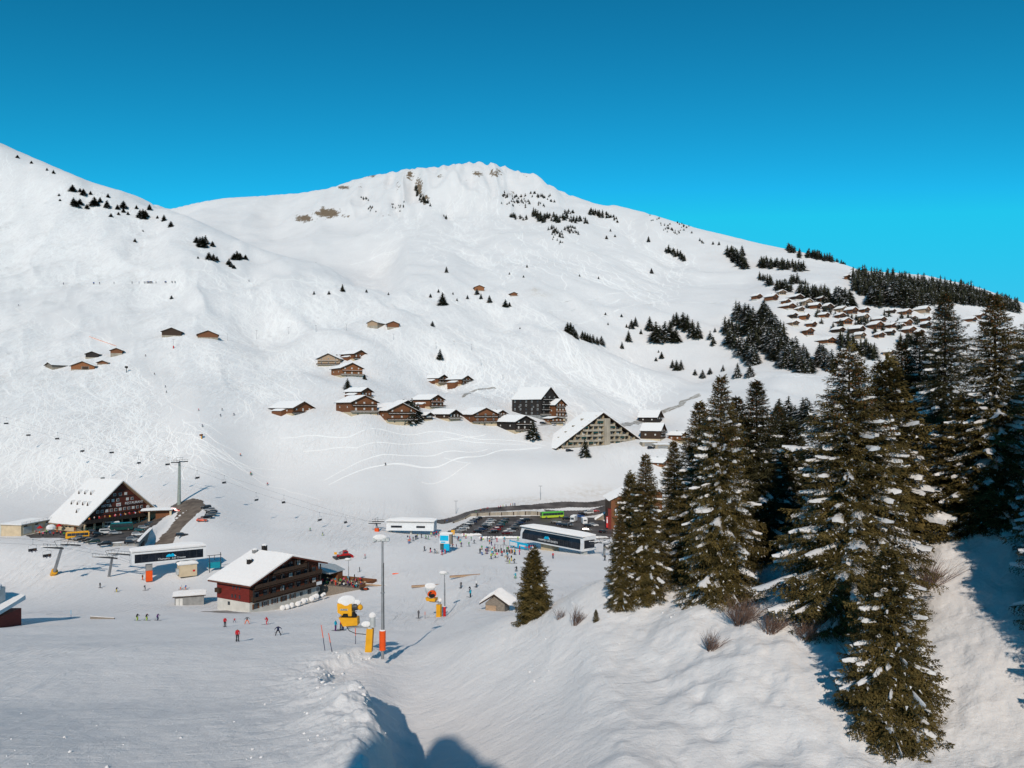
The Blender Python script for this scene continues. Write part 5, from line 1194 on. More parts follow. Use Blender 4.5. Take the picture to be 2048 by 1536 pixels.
r = MB(); s = MB(); A0, B1 = -Dr/2 - 2.2, Dr/2 + 1.6
kl = (PK - E0) / (px_ + W/2); kr = (PK - E1) / (W/2 - px_)
xl, xr = -W/2 - 1.8, W/2 + 1.6; zl, zr_ = E0 - 1.8 * kl, E1 - 1.6 * kr
r.prism([(px_, PK + .05), (xl, zl), (xl, zl + .38), (px_, PK + .45), (xr, zr_ + .38), (xr, zr_)], A0, B1); r.build('roof', 'wood_redbrown', red)
snow_slab(s, (xl, A0 - .1, zl + .4), (xl, B1, zl + .4), (px_, B1, PK + .47), (px_, A0 - .1, PK + .47), .62, 7, 61)
snow_slab(s, (xr, A0 - .1, zr_ + .4), (xr, B1, zr_ + .4), (px_, B1, PK + .47), (px_, A0 - .1, PK + .47), .62, 6, 67); s.build('roof_snow', 'snow', red)
for i in range(7):
    x = px_ - 12 + i * 2.9; zz = PK + .3 - (kl * (px_ - x) if x < px_ else kr * (x - px_)) - .75
    m = MB(); m.box(x - .12, x + .12, A0 + .3, -Dr/2, zz, zz + .3); m.build('purlin', 'wood_dark', red)
for x, y, h, nm in ((-6, 1.0, 1.3, 'chimney'), (3.0, 5.2, 1.7, 'chimney'), (-1.0, 4.5, .9, 'vent')):
    z = PK - (kl * (px_ - x) if x < px_ else kr * (x - px_)); m = MB(); m.box(x - .6, x + .6, y - .5, y + .5, z, z + .9 + h); c_ = m.build(nm, 'concrete_grey' if nm == 'vent' else 'wood_black', red)
    q = MB(); q.ball((x, y, z + .95 + h), .75, 8, 4, sz=(1, .9, .55)); q.build('chimney_snow', 'snow', c_)
for i in range(13):     # snow covered shrubs along the front
    x = -W/2 + 8.5 + i * 1.25 + R.uniform(-.4, .4); m = MB(); m.ball((x, -Dr/2 - 2.6 - R.random(), -.25 + i * .06), .4 + .5 * R.random(), 8, 5, sz=(1, 1, .9), jit=.15); m.build('snow_mound', 'snow', red, smooth=True)
# terrace with guests on the right of the red chalet
tp = on(686, 232); ter = empty('sun_terrace', (tp.x, tp.y, -(1166 - HY) / F * 232 - .1), A_(-24), 'crowded wooden sun terrace with a board fence and bar hut beside the red chalet', 'terrace')
m = MB(); m.box(-7.5, 8.5, -4, 4.5, -3, 0); m.build('deck', 'wood_grey', ter)
for i in range(14): piece('tboard', 'fence_board', lambda: MB().box(-.5, .5, -.05, .05, 0, 1.1), ['wood_brown'], ter, (-7 + i * 1.16, 4.5, 0), 0, (1.1, 1, 1))
for i in range(7): piece('tboard', 'fence_board', None, None, ter, (8.5, -3.4 + i * 1.15, 0), math.pi/2, (1.1, 1, 1))
m = MB(); m.box(-10, -5.2, -1, 4, -2, 3.4); m.build('bar_wall', 'wood_black', ter); m = MB(); m.box(-5.15, -3.0, 1.6, 4, -1, 3.2); m.build('bar_side', 'wood_brown', ter)
m = MB(); m.prism([(-11.2, 3.2), (-2.6, 2.9), (-2.6, 3.1), (-6, 4.3), (-11.2, 4.6)], -2.6, 4.6); m.build('canopy', 'cyan' if False else 'steel_pale', ter)
for i in range(8):
    x, y = -3.6 + (i % 4) * 3.1, -2.2 + (i // 4) * 3.2
    m = MB(); m.box(x - .9, x + .9, y - .4, y + .4, .7, .76); m.box(x - .8, x - .7, y - .3, y + .3, 0, .7); m.box(x + .7, x + .8, y - .3, y + .3, 0, .7)
    t_ = m.build('picnic_table', 'wood_pale', ter)
# ---------------------------------------------------------------- stepped apartment block with one big gable
AA = A_(25)
apx = on(1116, 497); W = 64.0; Da = 24.0; ZA = -(905 - HY) / F * 497
fd = Vector((math.cos(AA), math.sin(AA), 0)); bd = Vector((-math.sin(AA), math.cos(AA), 0))
ac = apx + fd * W / 2
ap = empty('apartment_block', (ac.x, ac.y, ZA), AA, 'big triangular apartment block with stepped balconies and a pale central stair tower', 'apartment block')
fh = 3.3; NF = 6; PKA = 24.3; xt = 3.2    # tower stands right of the middle
def half(z, s): # facade limits at height z
    xp = xt - 3.0
    return -W/2 + (xp + W/2) * max(0, (z - 3.2)) / (PKA - 3.2) if s < 0 else W/2 - (W/2 - xp) * max(0, (z - 3.6)) / (PKA - 3.6)
m = MB(); m.prism([(-W/2, -5), (W/2, -5), (W/2, 3.4), (xt - 3, PKA - .4), (-W/2, 3.0)], 2.2, Da); m.build('core_wall', 'wood_dark', ap)
m = MB(); m.box(xt - 2.1, xt + 2.3, -1.2, 4, -4, 21.2); m.build('stair_tower', 'concrete', ap)
for f in range(NF + 1):
    z = f * fh
    x0, x1 = half(z + 1.6, -1) + .3, half(z + 1.6, 1) - .3
    if f == 0: x0, x1 = -W/2, W/2 - 5
    for a_, b_ in ((x0, xt - 2.15), (xt + 2.35, x1)):
        if b_ - a_ < 1.2: continue
        m = MB(); m.box(a_, b_, -.6, 2.19, z - .22, z); m.box(a_, b_, -.72, -.62, z - .3, z + .95)
        m.build('balcony', 'concrete' , ap)
        n = max(1, int((b_ - a_) / 3.6))
        for i in range(n + 1):
            xx = a_ + (b_ - a_) * i / n
            m = MB(); m.box(xx - .09, xx + .09, -.55, 2.18, z, z + fh - .23); m.build('party_wall', 'render_cream', ap)
            if i < n:
                window(ap, xx + (b_ - a_) / n / 2, z + 1.35, (b_ - a_) / n * .72, 2.1, 2.17, kind=('white', 'pale', 'dark')[(i + f) % 3] if f else 'white')
                if (i * 5 + f * 3) % 4 == 0 and f: piece('awn', 'awning', lambda: MB().box(-.5, .5, -.04, .04, 0, 1), ['teal' if 0 else 'dark_green'], ap, (xx + (b_ - a_) / n / 2, -.5, z + 1.9), 0, ((b_ - a_) / n * .9, 1, .8))
m = MB()
for i in range(9): m.box(-W/2 + .8 + i * 5.7, -W/2 + 5.6 + i * 5.7, -.58, -.5, -2.9, -.35)
m.build('ground_glazing', 'glass_green', ap)
m = MB(); m.box(-W/2, W/2 - 5, -.3, 2.1, -6, -.3); m.build('ground_floor', 'concrete', ap)
r = MB(); s = MB()
for sd, zb in ((-1, 2.0), (1, 2.6)):
    xe = sd * (W/2 + (2.4 if sd < 0 else 5.0)); xp = xt - 3
    r.prism([(xp, PKA), (xe, zb - (0 if sd < 0 else 1.2)), (xe, zb + .5 - (0 if sd < 0 else 1.2)), (xp, PKA + .55)][::sd], -1.6, Da + 1)
    snow_slab(s, (xe, -1.7, zb + .5 - (0 if sd < 0 else 1.2)), (xe, Da + 1, zb + .5 - (0 if sd < 0 else 1.2)), (xp, Da + 1, PKA + .56), (xp, -1.7, PKA + .56), .5, 8, 90 + sd)
r.build('roof', 'wood_dark', ap); s.build('roof_snow', 'snow', ap)
for u in (.25, .45, .62, .78):
    x = (xt - 3) - u * (W/2 + xt - 3); z = PKA - (PKA - 2.2) * u; m = MB(); m.box(x - .8, x + .8, Da * .45, Da * .45 + 1.6, z, z + 2.2); m.build('roof_hatch', 'concrete', ap)
gp = empty('retaining_wall', (ac.x + fd.x * 30, ac.y + fd.y * 30, ZA - 3.4), AA - .05, 'long white garage wall running right from the apartment block', 'wall')
m = MB(); m.box(-12, 16, 0, .6, -4, 2.6); m.build('wall', 'render_white', gp); m = MB(); m.box(-12, 16, .0, 9, 2.6, 2.9); m.build('deck_snow', 'snow', gp)
for i in range(12): piece('slot', 'vent_slot', lambda: MB().box(-.3, .3, -.04, 0, 0, .5), ['wood_black'], gp, (1.5 + i * 1.0, 0, 1.5))
# ---- other big houses near the apartment block
e = ch(1072, 838, 44, 50, 'tall black timber house with stacked balconies and a big snow roof', D=1.25, k=1.35, hw=11.5, base=2.4, floors=4, wood='wood_black', pitch=38, basem='concrete_grey', win='white', nwin=3, oh=1.0)
e = ch(1108, 842, 34, 22, 'orange brown house behind the tall black one, with a snowy side roof', D=1.1, hw=9.0, base=2.5, floors=3, wood='wood_brown', pitch=34)
e = ch(1105, 850, 34, 8, 'low restaurant terrace building in front of the orange brown house', D=.6, hw=2.6, base=1.5, floors=1, wood='wood_orange', pitch=10, chim=False)
e = ch(1311, 882, 40, 64, 'dark brown chalet with skylights right of the apartment block', D=1.0, k=1.0, hw=5.5, base=1.0, floors=2, wood='wood_dark', pitch=34, oh=.9)
e = ch(1305, 848, 34, 60, 'roof with pointed dormers just behind the apartment block', D=1.1, k=1.0, hw=4.5, base=.8, floors=1, wood='wood_black', pitch=36, balc=False)
e = ch(1358, 886, 26, 50, 'chalet corner showing left of the twin topped spruce', D=1.2, hw=4.0, base=1.0, floors=1, wood='wood_brown', balc=False)
e = ch(1320, 936, 26, 50, 'small chalet with an orange front beside the thin pointed spruce', D=1.2, k=1.2, hw=2.6, base=.4, floors=1, wood='wood_orange', balc=False, dmin=420)
for i, (x, y, l) in enumerate([(1300, 892, 'flat snowy garage nearer the apartment block'), (1326, 897, 'flat snowy garage farther from the apartment block')]):
    p = at(x, y, 440); e = empty('garage', p, A_(12), l, 'garage'); m = MB(); m.box(-5, 5, 0, 5, -3, 2.4); m.build('wall', 'concrete', e); m = MB(); snow_slab(m, (-5.2, -.3, 2.4), (5.2, -.3, 2.4), (5.2, 5.3, 2.5), (-5.2, 5.3, 2.5), .6, 4, i); m.build('roof_snow', 'snow', e)
    m = MB(); m.box(-3.5, 3.5, -.06, .0, -.4, 1.8); m.build('door', 'concrete_grey', e)
# ---- brown building with the sign, right of the car park
bp = on(1222, 372); e = empty('commercial_building', (bp.x, bp.y, -54.6), A_(14), 'brown board clad building with a black and white sign beside the car park', 'building')
e.rotation_euler[2] = A_(1)
m = MB(); m.prism([(0, -1), (24, -1), (24, 16), (11, 17.5), (0, 12)], 0, 20); m.build('wall', 'wood_brown', e)
m = MB(); snow_slab(m, (-1, -1, 12.2), (-1, 21, 12.2), (11, 21, 18), (11, -1, 18), .6, 5, 4); snow_slab(m, (25, -1, 16.2), (25, 21, 16.2), (11, 21, 18), (11, -1, 18), .6, 5, 6); m.build('roof_snow', 'snow', e)
m = MB(); m.box(1.6, 5.8, -.12, 0, 5.2, 8.8); m.build('sign_board', 'black_panel', e)
m = MB(); m.box(1.8, 5.6, -.16, -.13, 7.6, 8.3); m.box(2.0, 2.7, -.16, -.13, 6.4, 7.0); m.box(4.8, 5.3, -.16, -.13, 6.4, 7.0); m.tube((3.7, -.17, 6.5), (3.7, -.13, 6.5), .75, .75, 12); m.box(1.8, 5.6, -.16, -.13, 5.35, 5.9); m.build('sign_print', 'white_paint', e)
m = MB(); m.box(-1.6, -.1, -1.6, 2, -1, 8.6); m.build('porch', 'wood_red', e)
m = MB(); m.box(-2.6, -1.7, -2.6, -2.3, 0, 5.2); m.build('tall_banner', 'red', e); m = MB(); m.box(-2.4, -1.9, -2.66, -2.61, 2.2, 4.0); m.box(-2.4, -1.9, -2.66, -2.61, 4.3, 4.8); m.build('banner_print', 'white_paint', e)
for i in range(4): window(e, 7.5 + i * 3.6, 3 + 3.2 * (i % 2), 1.6, 1.4, -.03, kind='white')
# ---------------------------------------------------------------- car parks, roads, retaining walls
def inside(px, py, poly):
    c = np.zeros(px.shape, bool); n = len(poly)
    for i in range(n):
        x1, y1 = poly[i]; x2, y2 = poly[(i + 1) % n]
        k = ((y1 > py) != (y2 > py)) & (px < (x2 - x1) * (py - y1) / (y2 - y1 + 1e-12) + x1); c ^= k
    return c
def drape(name, poly, material, off=0.08, cell=0.6, label=None, wob=0.8, z=None):
    xs = [p[0] for p in poly]; ys = [p[1] for p in poly]
    gx = np.arange(min(xs) - 1, max(xs) + 1, cell); gy = np.arange(min(ys) - 1, max(ys) + 1, cell)
    X, Y = np.meshgrid(gx, gy, indexing='ij'); Zz = height(X.ravel(), Y.ravel()).reshape(X.shape) if z is None else np.full(X.shape, z)
    wx = wob * fbm(X / 3, Y / 3, 3, 5); k = inside(X + wx, Y + wx * .7, poly)[:-1, :-1]
    idx = np.arange(X.size).reshape(X.shape)
    q = np.stack([idx[:-1, :-1], idx[1:, :-1], idx[1:, 1:], idx[:-1, 1:]], -1)[k]
    used = np.unique(q); rm = np.zeros(X.size, int); rm[used] = np.arange(len(used))
    V = np.stack([X.ravel(), Y.ravel(), Zz.ravel() + off], 1)[used]
    o = npmesh(name, V, rm[q], material); return tag(o, label, kind='structure')
def W2(px, py, dmin=250): p = at(px, py, dmin); return (p.x, p.y)
def ribbon(pts, wd):
    L, Rr = [], []
    for i, p in enumerate(pts):
        a = Vector(pts[max(i - 1, 0)]); b = Vector(pts[min(i + 1, len(pts) - 1)]); d = (b - a).normalized(); n = Vector((-d.y, d.x)); w = wd[i] if isinstance(wd, list) else wd
        L.append(tuple(Vector(p) + n * w / 2)); Rr.append(tuple(Vector(p) - n * w / 2))
    return L + Rr[::-1]
# main car park
drape('car_park', [W2(872, 1072), W2(912, 1067), W2(1010, 1077.5), W2(1215, 1079), on(1225, 352).xy, on(1228, 378).xy, on(1195, 404).xy, on(1085, 402).xy, on(950, 401).xy, on(925, 385).xy], 'asphalt_red' if False else 'asphalt', .10, .6, 'wet brown asphalt of the big car park')
drape('hotel_car_park', [((118 - CX) / F * 309, 309), ((140 - CX) / F * 303, 303), ((205 - CX) / F * 296, 296), ((226 - CX) / F * 292, 292), (-139, 295), (-149, 327), (-151, 349), (-152, 362), ((318 - CX) / F * 352, 352), ((150 - CX) / F * 326, 326), ((104 - CX) / F * 330, 330), ((50 - CX) / F * 316, 316), ((62 - CX) / F * 309, 309)], 'asphalt', .07, .6, 'wet dark asphalt around the hotel')
drape('upper_parking_lane', ribbon([(-128, 288), (-133, 300), (-138, 316), (-139, 334), (-141, 350), (-146, 358), (-150, 362)], [5, 6, 7, 8, 11, 12, 10]), 'mud', .06, .5, 'rutted brown lane climbing beside the hotel wall')
R1p = [on(868, 384).xy, on(885, 392).xy, on(905, 401).xy, on(935, 408).xy, on(970, 412).xy, on(1020, 413).xy, on(1068, 414).xy, on(1130, 424).xy, on(1190, 430).xy, on(1240, 436).xy, on(1290, 446).xy]
drape('approach_road', ribbon([tuple(p) for p in R1p], 7.5), 'asphalt', .10, .6, 'grey road curving along the foot of the snow bank', wob=.4)
drape('ramp_road', ribbon([tuple(on(1095, 405).xy), tuple(on(1130, 408).xy), tuple(on(1175, 414).xy), tuple(on(1215, 424).xy), tuple(on(1245, 433).xy)], [14, 13, 10, 8, 7]), 'asphalt', .12, .6, 'wet ramp joining the car park to the road', wob=.4)
drape('hill_road', ribbon([W2(1228, 856, 500), W2(1252, 850, 500), W2(1281, 842, 500), W2(1300, 833, 500), W2(1330, 822, 500), W2(1362, 811, 500), W2(1365, 803, 500), W2(1385, 796, 500), W2(1400, 790, 500)], 6.5), 'mud_snow', .15, .7, 'ploughed road winding over the hill on the right', wob=1.5)
drape('chalet_lane', ribbon([W2(925, 795, 500), W2(940, 785, 500), W2(965, 778, 500), W2(990, 776, 500)], 3.0), 'mud_snow', .15, .6, 'narrow ploughed lane below the pair of reddish chalets', wob=1)
drape('house_forecourt', [W2(1075, 852, 450), W2(1130, 848, 450), W2(1135, 836, 450), W2(1095, 838, 450)], 'mud_snow', .12, .6, 'trodden forecourt between the tall black house and the apartment block')
drape('chalet_apron', [(-78.5, 201.5), (-74, 206), (-70, 202), (-66, 199.5), (-69, 197), (-75, 198)], 'mud_snow', .06, .4, 'thawed ground at the left foot of the red chalet')
# concrete retaining wall under the approach road
wall = empty('retaining_wall', on(1020, 404), 0, 'long stained concrete retaining wall behind the car park', 'wall'); o0 = wall.location
pxs = list(range(905, 1100, 12))
for i in range(len(pxs) - 1):
    q = []
    for px in (pxs[i], pxs[i + 1]):
        d = 404 if px > 940 else 404 - (940 - px) * .42
        b = on(px, d - 1.5); t = on(px, d + (5 if px > 940 else 2)); q.append((b.x - o0.x, b.y - o0.y + .8, b.z - o0.z, max(t.z - o0.z + .5, b.z - o0.z + .8)))
    (x0, y0, z0, t0), (x1, y1, z1, t1) = q
    m = MB(); m.add([(x0, y0, z0 - 1), (x1 - .06, y1, z1 - 1), (x1 - .06, y1, t1), (x0, y0, t0), (x0, y0 + .6, z0 - 1), (x1 - .06, y1 + .6, z1 - 1), (x1 - .06, y1 + .6, t1), (x0, y0 + .6, t0)],
                    [(0, 1, 2, 3), (3, 2, 6, 7), (5, 4, 7, 6), (4, 0, 3, 7), (1, 5, 6, 2)]); m.build('wall_panel', 'concrete', wall)
    if i % 2 == 0:
        m = MB(); m.box(x0 + .3, x0 + .8, y0 - .03, y0 - .01, t0 - 2.6 - (i % 3), t0 - .05); m.build('water_stain', 'wood_dark', wall)
m = MB(); pts = []
for px in pxs:
    d = 404 if px > 940 else 404 - (940 - px) * .42
    t = on(px, d + (5 if px > 940 else 2)); pts.append((t.x - o0.x, d - o0.y - 1.0, t.z - o0.z + 1.1))
m.path(pts, .05, 4)
for p in pts: m.tube((p[0], p[1], p[2] - 1.1), p, .05, .05, 4)
m.build('hand_rail', 'steel', wall)
wall2 = empty('retaining_wall', on(1205, 398), 0, 'sloping stained concrete wall right of the parked vans', 'wall'); o0 = wall2.location
m = MB(); m.add([(-3.5, -2, -1), (11, 9, -1), (11, 9, 8), (-3.5, -2, .3), (-3.5, -1.4, -1), (11, 9.6, -1), (11, 9.6, 8), (-3.5, -1.4, .3)], [(0, 1, 2, 3), (3, 2, 6, 7), (5, 4, 7, 6), (4, 0, 3, 7)]); m.build('wall', 'concrete', wall2)
m = MB(); m.add([(-4, -2.4, .3), (11, 8.8, 8), (12, 12, 8.6), (-4, .8, .9)], [(0, 1, 2, 3)]); m.build('snow_cap', 'snow', wall2)
# hotel car park edge wall with a snow cap, above the lane
hw = [(-146.5, 290.6), (-138, 293.6), (-148.3, 327), (-150.2, 349), (-151.6, 364)]
ew = empty('retaining_wall', (-144, 310, GZ0), 0, 'grey retaining wall with a snow cap at the edge of the hotel car park', 'wall')
for (x0, y0), (x1, y1) in zip(hw[:-1], hw[1:]):
    m = MB(); L = math.hypot(x1 - x0, y1 - y0); a = math.atan2(y1 - y0, x1 - x0); m.box(0, L - .05, -.25, .25, -6, .7); o = m.build('wall', 'concrete_grey', ew); o.location = (x0 + 144, y0 - 310, 0); o.rotation_euler = (0, 0, a)
    m = MB(); snow_slab(m, (0, -.5, .72), (L, -.5, .72), (L, .5, .72), (0, .5, .72), .3, 2, int(L)); c_ = m.build('snow_cap', 'snow', ew); c_.location = o.location; c_.rotation_euler = (0, 0, a)
    n = int(L / 2)
    for i in range(n):
        q = MB(); q.box(-.12, .12, -.33, -.26, -6, .3); r_ = q.build('pilaster', 'concrete', ew); r_.location = (x0 + 144 + (x1 - x0) * (i + .5) / n, y0 - 310 + (y1 - y0) * (i + .5) / n, 0); r_.rotation_euler = (0, 0, a)
m = MB(); m.box(-1.5, 7, -.2, .3, -5.8, -1.0); o = m.build('garage_opening_shade', 'wood_black', ew); o.location = (-139.6 + 144 , 300 - 310, 0); o.rotation_euler = (0, 0, math.atan2(33.4, -10.3))  # solid black slab: the dark inside of the opening is painted
# snow bank along the front of the car park
bk = []
for i in range(60):
    px = 905 + i * 5.2; p = at(px, 1076.5 if px > 960 else 1071, 300); bk.append(p)
m = MB()
for i, p in enumerate(bk): m.ball((p.x, p.y, p.z + .1), .9 + .3 * R.random(), 7, 4, sz=(1.2, .9, .8), jit=.5)
tag(m.build('snow_berm', 'snow', smooth=True), 'low ploughed snow berm along the front edge of the car park', kind='stuff')
# ---------------------------------------------------------------- lift stations
def mountain_logo(par, x, z, y, s):
    m = MB(); m.prism([(x - 1.6*s, z), (x - 1.3*s, z + .55*s), (x - .6*s, z + .95*s), (x - .1*s, z + .7*s), (x + .1*s, z)], y - .05, y, 0); m.prism([(x + .12*s, z), (x - .05*s, z + .75*s), (x + .45*s, z + 1.05*s), (x + .9*s, z + .7*s), (x + 1.1*s, z)], y - .05, y, 0)
    m.prism([(x + 1.12*s, z), (x + .95*s, z + .66*s), (x + 1.35*s, z + .3*s), (x + 1.6*s, z)], y - .05, y, 1); m.build('mountain_emblem', ['cyan', 'white_paint'], par)
def station(p, rz, W, D, z0, H, label, curved=False, words='Champéry . Les Crosets', wsz=.85):
    e = empty('lift_station', p, rz, label, 'lift station')
    m = MB()
    if curved:
        prof = [(0, z0), (D, z0), (D, z0 + H), (1.8, z0 + H), (.8, z0 + H * .85), (.25, z0 + H * .55)]
    else: prof = [(0, z0), (D, z0), (D, z0 + H), (.5, z0 + H), (0.12, z0 + H * .9), (0, z0 + H * .75)]
    m.prism([(a, b) for a, b in prof], 0, W, ax='x'); m.build('housing', 'white_paint', e)
    q = MB()
    if curved:
        q.add([(1.2, -.03, z0 + .5), (W - 1.2, -.03, z0 + .5), (W - 1.2, .2, z0 + H * .55), (W - 1.8, .72, z0 + H * .82), (2.0, .72, z0 + H * .82), (1.2, .2, z0 + H * .55)], [(0, 1, 2, 5), (5, 2, 3, 4)])
        q.box(W + .01, W + .06, .8, D - .8, z0 + .9, z0 + H - 1.2)
    else: q.box(.9, W - .9, -.06, -.01, z0 + .55, z0 + H - .75)
    q.build('glass_panel', 'black_panel', e)
    n = int(W / 2.2)
    for i in range(1, n):
        piece('mull%d' % curved, 'mullion', lambda: MB().box(-.04, .04, -.12, -.07, 0, 1), ['steel_dark'], e, (.9 + i * (W - 1.8) / n, 0.0, z0 + .55), 0, (1, 1, (H * .4 if curved else H - 1.3)))
    m = MB(); snow_slab(m, (.0, -.15, z0 + H), (W, -.15, z0 + H), (W, D, z0 + H + .1), (0, D, z0 + H + .1), 1.0 if not curved else .55, 6, 3, .1); m.build('roof_snow', 'snow', e)
    mountain_logo(e, W * .52 if not curved else W * .46, z0 + H * .42, -.14, 1.0 if not curved else 1.05)
    text(e, words, wsz, (W * .53 if not curved else W * .47, -.16, z0 + H * .30), 0, 'white_paint')
    return e
sp = Vector(((263 - CX) / F * 250, 250, -(1131 - HY) / F * 250))
st = station((sp.x, sp.y, sp.z), A_(33), 22.3, 5.0, 0, 4.0, 'white lift station with a long black glass front beside the yellow padded pylon')
m = MB(); m.box(4.4, 6.2, .8, 2.6, -6.6, 0); m.build('leg', 'concrete_grey', st); m = MB(); m.box(4.2, 6.1, .1, .75, -5.6, -2.3); m.build('crash_pad', 'orange', st)
m = MB(); m.box(13.8, 19.2, -1.6, 2.2, -5, -1.2); m.build('cabin', 'render_cream', st); m = MB(); snow_slab(m, (13.5, -1.9, -1.2), (19.5, -1.9, -1.2), (19.5, 2.4, -1.1), (13.5, 2.4, -1.1), .9, 4, 8); m.build('cabin_snow', 'snow', st)
m = MB(); m.box(17.9, 18.6, -1.66, -1.61, -3.6, -3.0); m.build('red_notice', 'red', st); m = MB(); m.box(13.0, 13.75, -1.2, .2, -4.2, -2.4); m.build('porch', 'steel_pale', st)
m = MB(); m.tube((23.6, 1, -5), (23.6, 1, .6), .12, .12, 5); m.tube((27.2, 1, -5), (27.2, 1, 1.4), .12, .12, 5); m.tube((23.0, 1, .6), (27.4, 1, .6), .1, .1, 5); m.tube((25.2, 1, .6), (25.2, 1, -1), .08, .08, 4); m.build('gantry', 'steel_dark', st)
m = MB(); m.box(23.4, 27.5, 1.4, 1.6, -3.8, -1.8); m.build('netting', 'teal', st)
# right station, foreshortened, curved glass
rp = Vector(((1040 - CX) / F * 298, 298, 0)); rz = A_(-51)
st2 = station((rp.x, rp.y, -(1074 - HY) / F * 298), rz, 33.5, 6.5, -.9, 4.9, 'silver lift station with a curved black glass front at the car park', True, 'CHAMPÉRY LES CROSETS', .95)
m = MB(); m.box(31.0, 32.6, 1.6, 3.2, -6.5, -.9); m.build('leg', 'steel_pale', st2); m = MB(); m.box(28.6, 29.2, 4.6, 5.2, -6, -.9); m.build('leg', 'steel_pale', st2); m = MB(); m.box(9, 15, 2.5, 6, -6, -.9); m.build('operator_cabin', 'render_cream', st2)
m = MB(); m.box(-2.5, 8, -3.0, -2.85, -3.4, -1.2); m.build('banner', 'cyan', st2); m = MB(); m.box(-2.2, 2.0, -3.06, -3.01, -3.1, -1.6); m.box(3.2, 6.8, -3.06, -3.01, -2.6, -2.0); m.build('banner_print', 'white_paint', st2)
m = MB(); m.box(8, 17, -4.5, .5, -5.0, -4.4); m.build('boarding_mat', 'wood_brown', st2)
# middle station at the foot of the slope
mp_ = Vector(((772 - CX) / F * 346, 346, 0)); ms = empty('lift_station', (mp_.x, mp_.y, -(1069 - HY) / F * 346), A_(-6), 'low white lift station under deep snow left of the car park', 'lift station')
m = MB(); m.prism([(0, 1.8), (7, 1.8), (7, 5.6), (1.6, 5.6), (.5, 4.6)], 0, 21, ax='x'); m.build('housing', 'white_paint', ms); m = MB(); m.box(2.2, 7.0, -.04, .3, 3.1, 3.9); m.box(13.4, 17.2, -.04, .3, 3.1, 3.9); m.build('strip_window', 'black_panel', ms)
m = MB(); snow_slab(m, (-.3, .2, 5.6), (21.3, .2, 5.6), (21.3, 7, 5.7), (-.3, 7, 5.7), .9, 6, 31); m.build('roof_snow', 'snow', ms)
for x in (1, 10, 19): m = MB(); m.box(x, x + .8, 2.5, 3.5, -2, 1.8); m.build('leg', 'steel_pale', ms)
m = MB(); m.box(6.2, 13.2, -5.8, -1.2, -3.4, -.4); m.build('cabin', 'render_cream', ms); m = MB(); m.box(6.6, 10.6, -5.88, -5.82, -2.8, -.9); m.build('cabin_panel', 'white_paint', ms); m = MB(); m.box(5.6, 15.6, -6.4, -.6, -.4, -.1); m.build('cabin_roof', 'white_paint', ms)
m = MB(); m.box(3.9, 4.9, -2.6, -2.2, -1.6, .8); m.build('crash_pad', 'orange', ms); m = MB(); m.ball((12.6, -7.2, -3.2), .9, 8, 4, sz=(1.6, .7, .7)); m.build('tarpaulin', 'wood_grey', ms)
# ---------------------------------------------------------------- pylons
def sheaves(m, c, dx, L, up=0, snow=None):
    """wheel train on a pylon: a beam of little wheels along the rope"""
    d = Vector(dx).normalized(); n = int(L / .45)
    m.tube(c - d * L / 2, c + d * L / 2, .10, .10, 4)
    m.tube(c - d * L / 2 + Vector((0, 0, 1.1)), c + d * L / 2 + Vector((0, 0, 1.1)), .05, .05, 4)
    for i in range(n):
        p = c + d * (L * ((i + .5) / n - .5)); q = Vector((-d.y, d.x, 0)) * .07; m.tube(p - q + Vector((0, 0, .22)), p + q + Vector((0, 0, .22)), .2, .2, 7)
        if i % 3 == 0: m.tube(p, p + Vector((0, 0, 1.1)), .03, .03, 3)
    if snow is not None:
        snow.box(c.x - abs(d.x) * L / 2, c.x + abs(d.x) * L / 2, c.y - .2, c.y + .2, c.z + .45, c.z + .62)
def pylon(base, top, r0, r1, cross, ropes, L, label, mat_='steel', pad=None, simple=False):
    base = Vector(base); top = Vector(top); e = empty('lift_pylon', base, 0, label, 'lift pylon'); t = top - base
    m = MB(); m.tube((0, 0, -1.2) if t.x == 0 else -t.normalized() * 1.2, t, r0, r1, 12); m.build('mast', mat_, e, smooth=False)
    c = Vector(cross).normalized(); m = MB(); s = MB(); arm = ropes
    m.tube(t - c * arm + Vector((0, 0, .2)), t + c * arm + Vector((0, 0, .2)), .2, .2, 6); m.build('cross_arm', 'steel', e)
    rope_dir = Vector((c.y, -c.x, 0))
    for sd in (-1, 1):
        m = MB(); sheaves(m, t + c * arm * sd + Vector((0, 0, .1)), rope_dir, L, snow=s); m.build('wheel_train', 'steel_dark', e)
    if not simple: s.build('snow_cap', 'snow', e)
    m = MB(); y = Vector((0, 0, 2.2)); m.tube(t - c * arm * .5, t - c * arm * .9 + y, .06, .06, 4); m.tube(t + c * arm * .5, t + c * arm * .9 + y, .06, .06, 4); m.tube(t - c * arm * .9 + y, t + c * arm * .9 + y, .06, .06, 4); m.build('lifting_frame', 'steel_dark', e)
    m = MB(); 
    for sd in (-.22, .22): m.tube(Vector((sd, -r0 - .1, 0)), t + Vector((sd, -r1 - .1, 0)), .025, .025, 3)
    m.build('ladder', 'steel_dark', e)
    if pad: m = MB(); n = t.normalized(); m.tube(n * .0, n * 3.0, r0 + .55, r0 + .5, 8); m.build('crash_pad', pad, e)
    return e
b1 = at(107, 1149, 190)
T1 = Vector(((124 - CX) / F * 245, 245, -(1094 - HY) / F * 245)); pylon(b1, T1, .55, .38, (.35, .94, 0), 3.0, 8.5, 'leaning lift pylon with a yellow pad and long wheel trains', pad='yellow')
b2 = at(218, 1153, 190)
T2 = Vector(((225 - CX) / F * 251, 251, -(1113 - HY) / F * 251)); pylon(b2, T2, .42, .34, (.35, .94, 0), 3.0, 10.5, 'short lift pylon between the yellow padded pylon and the station')
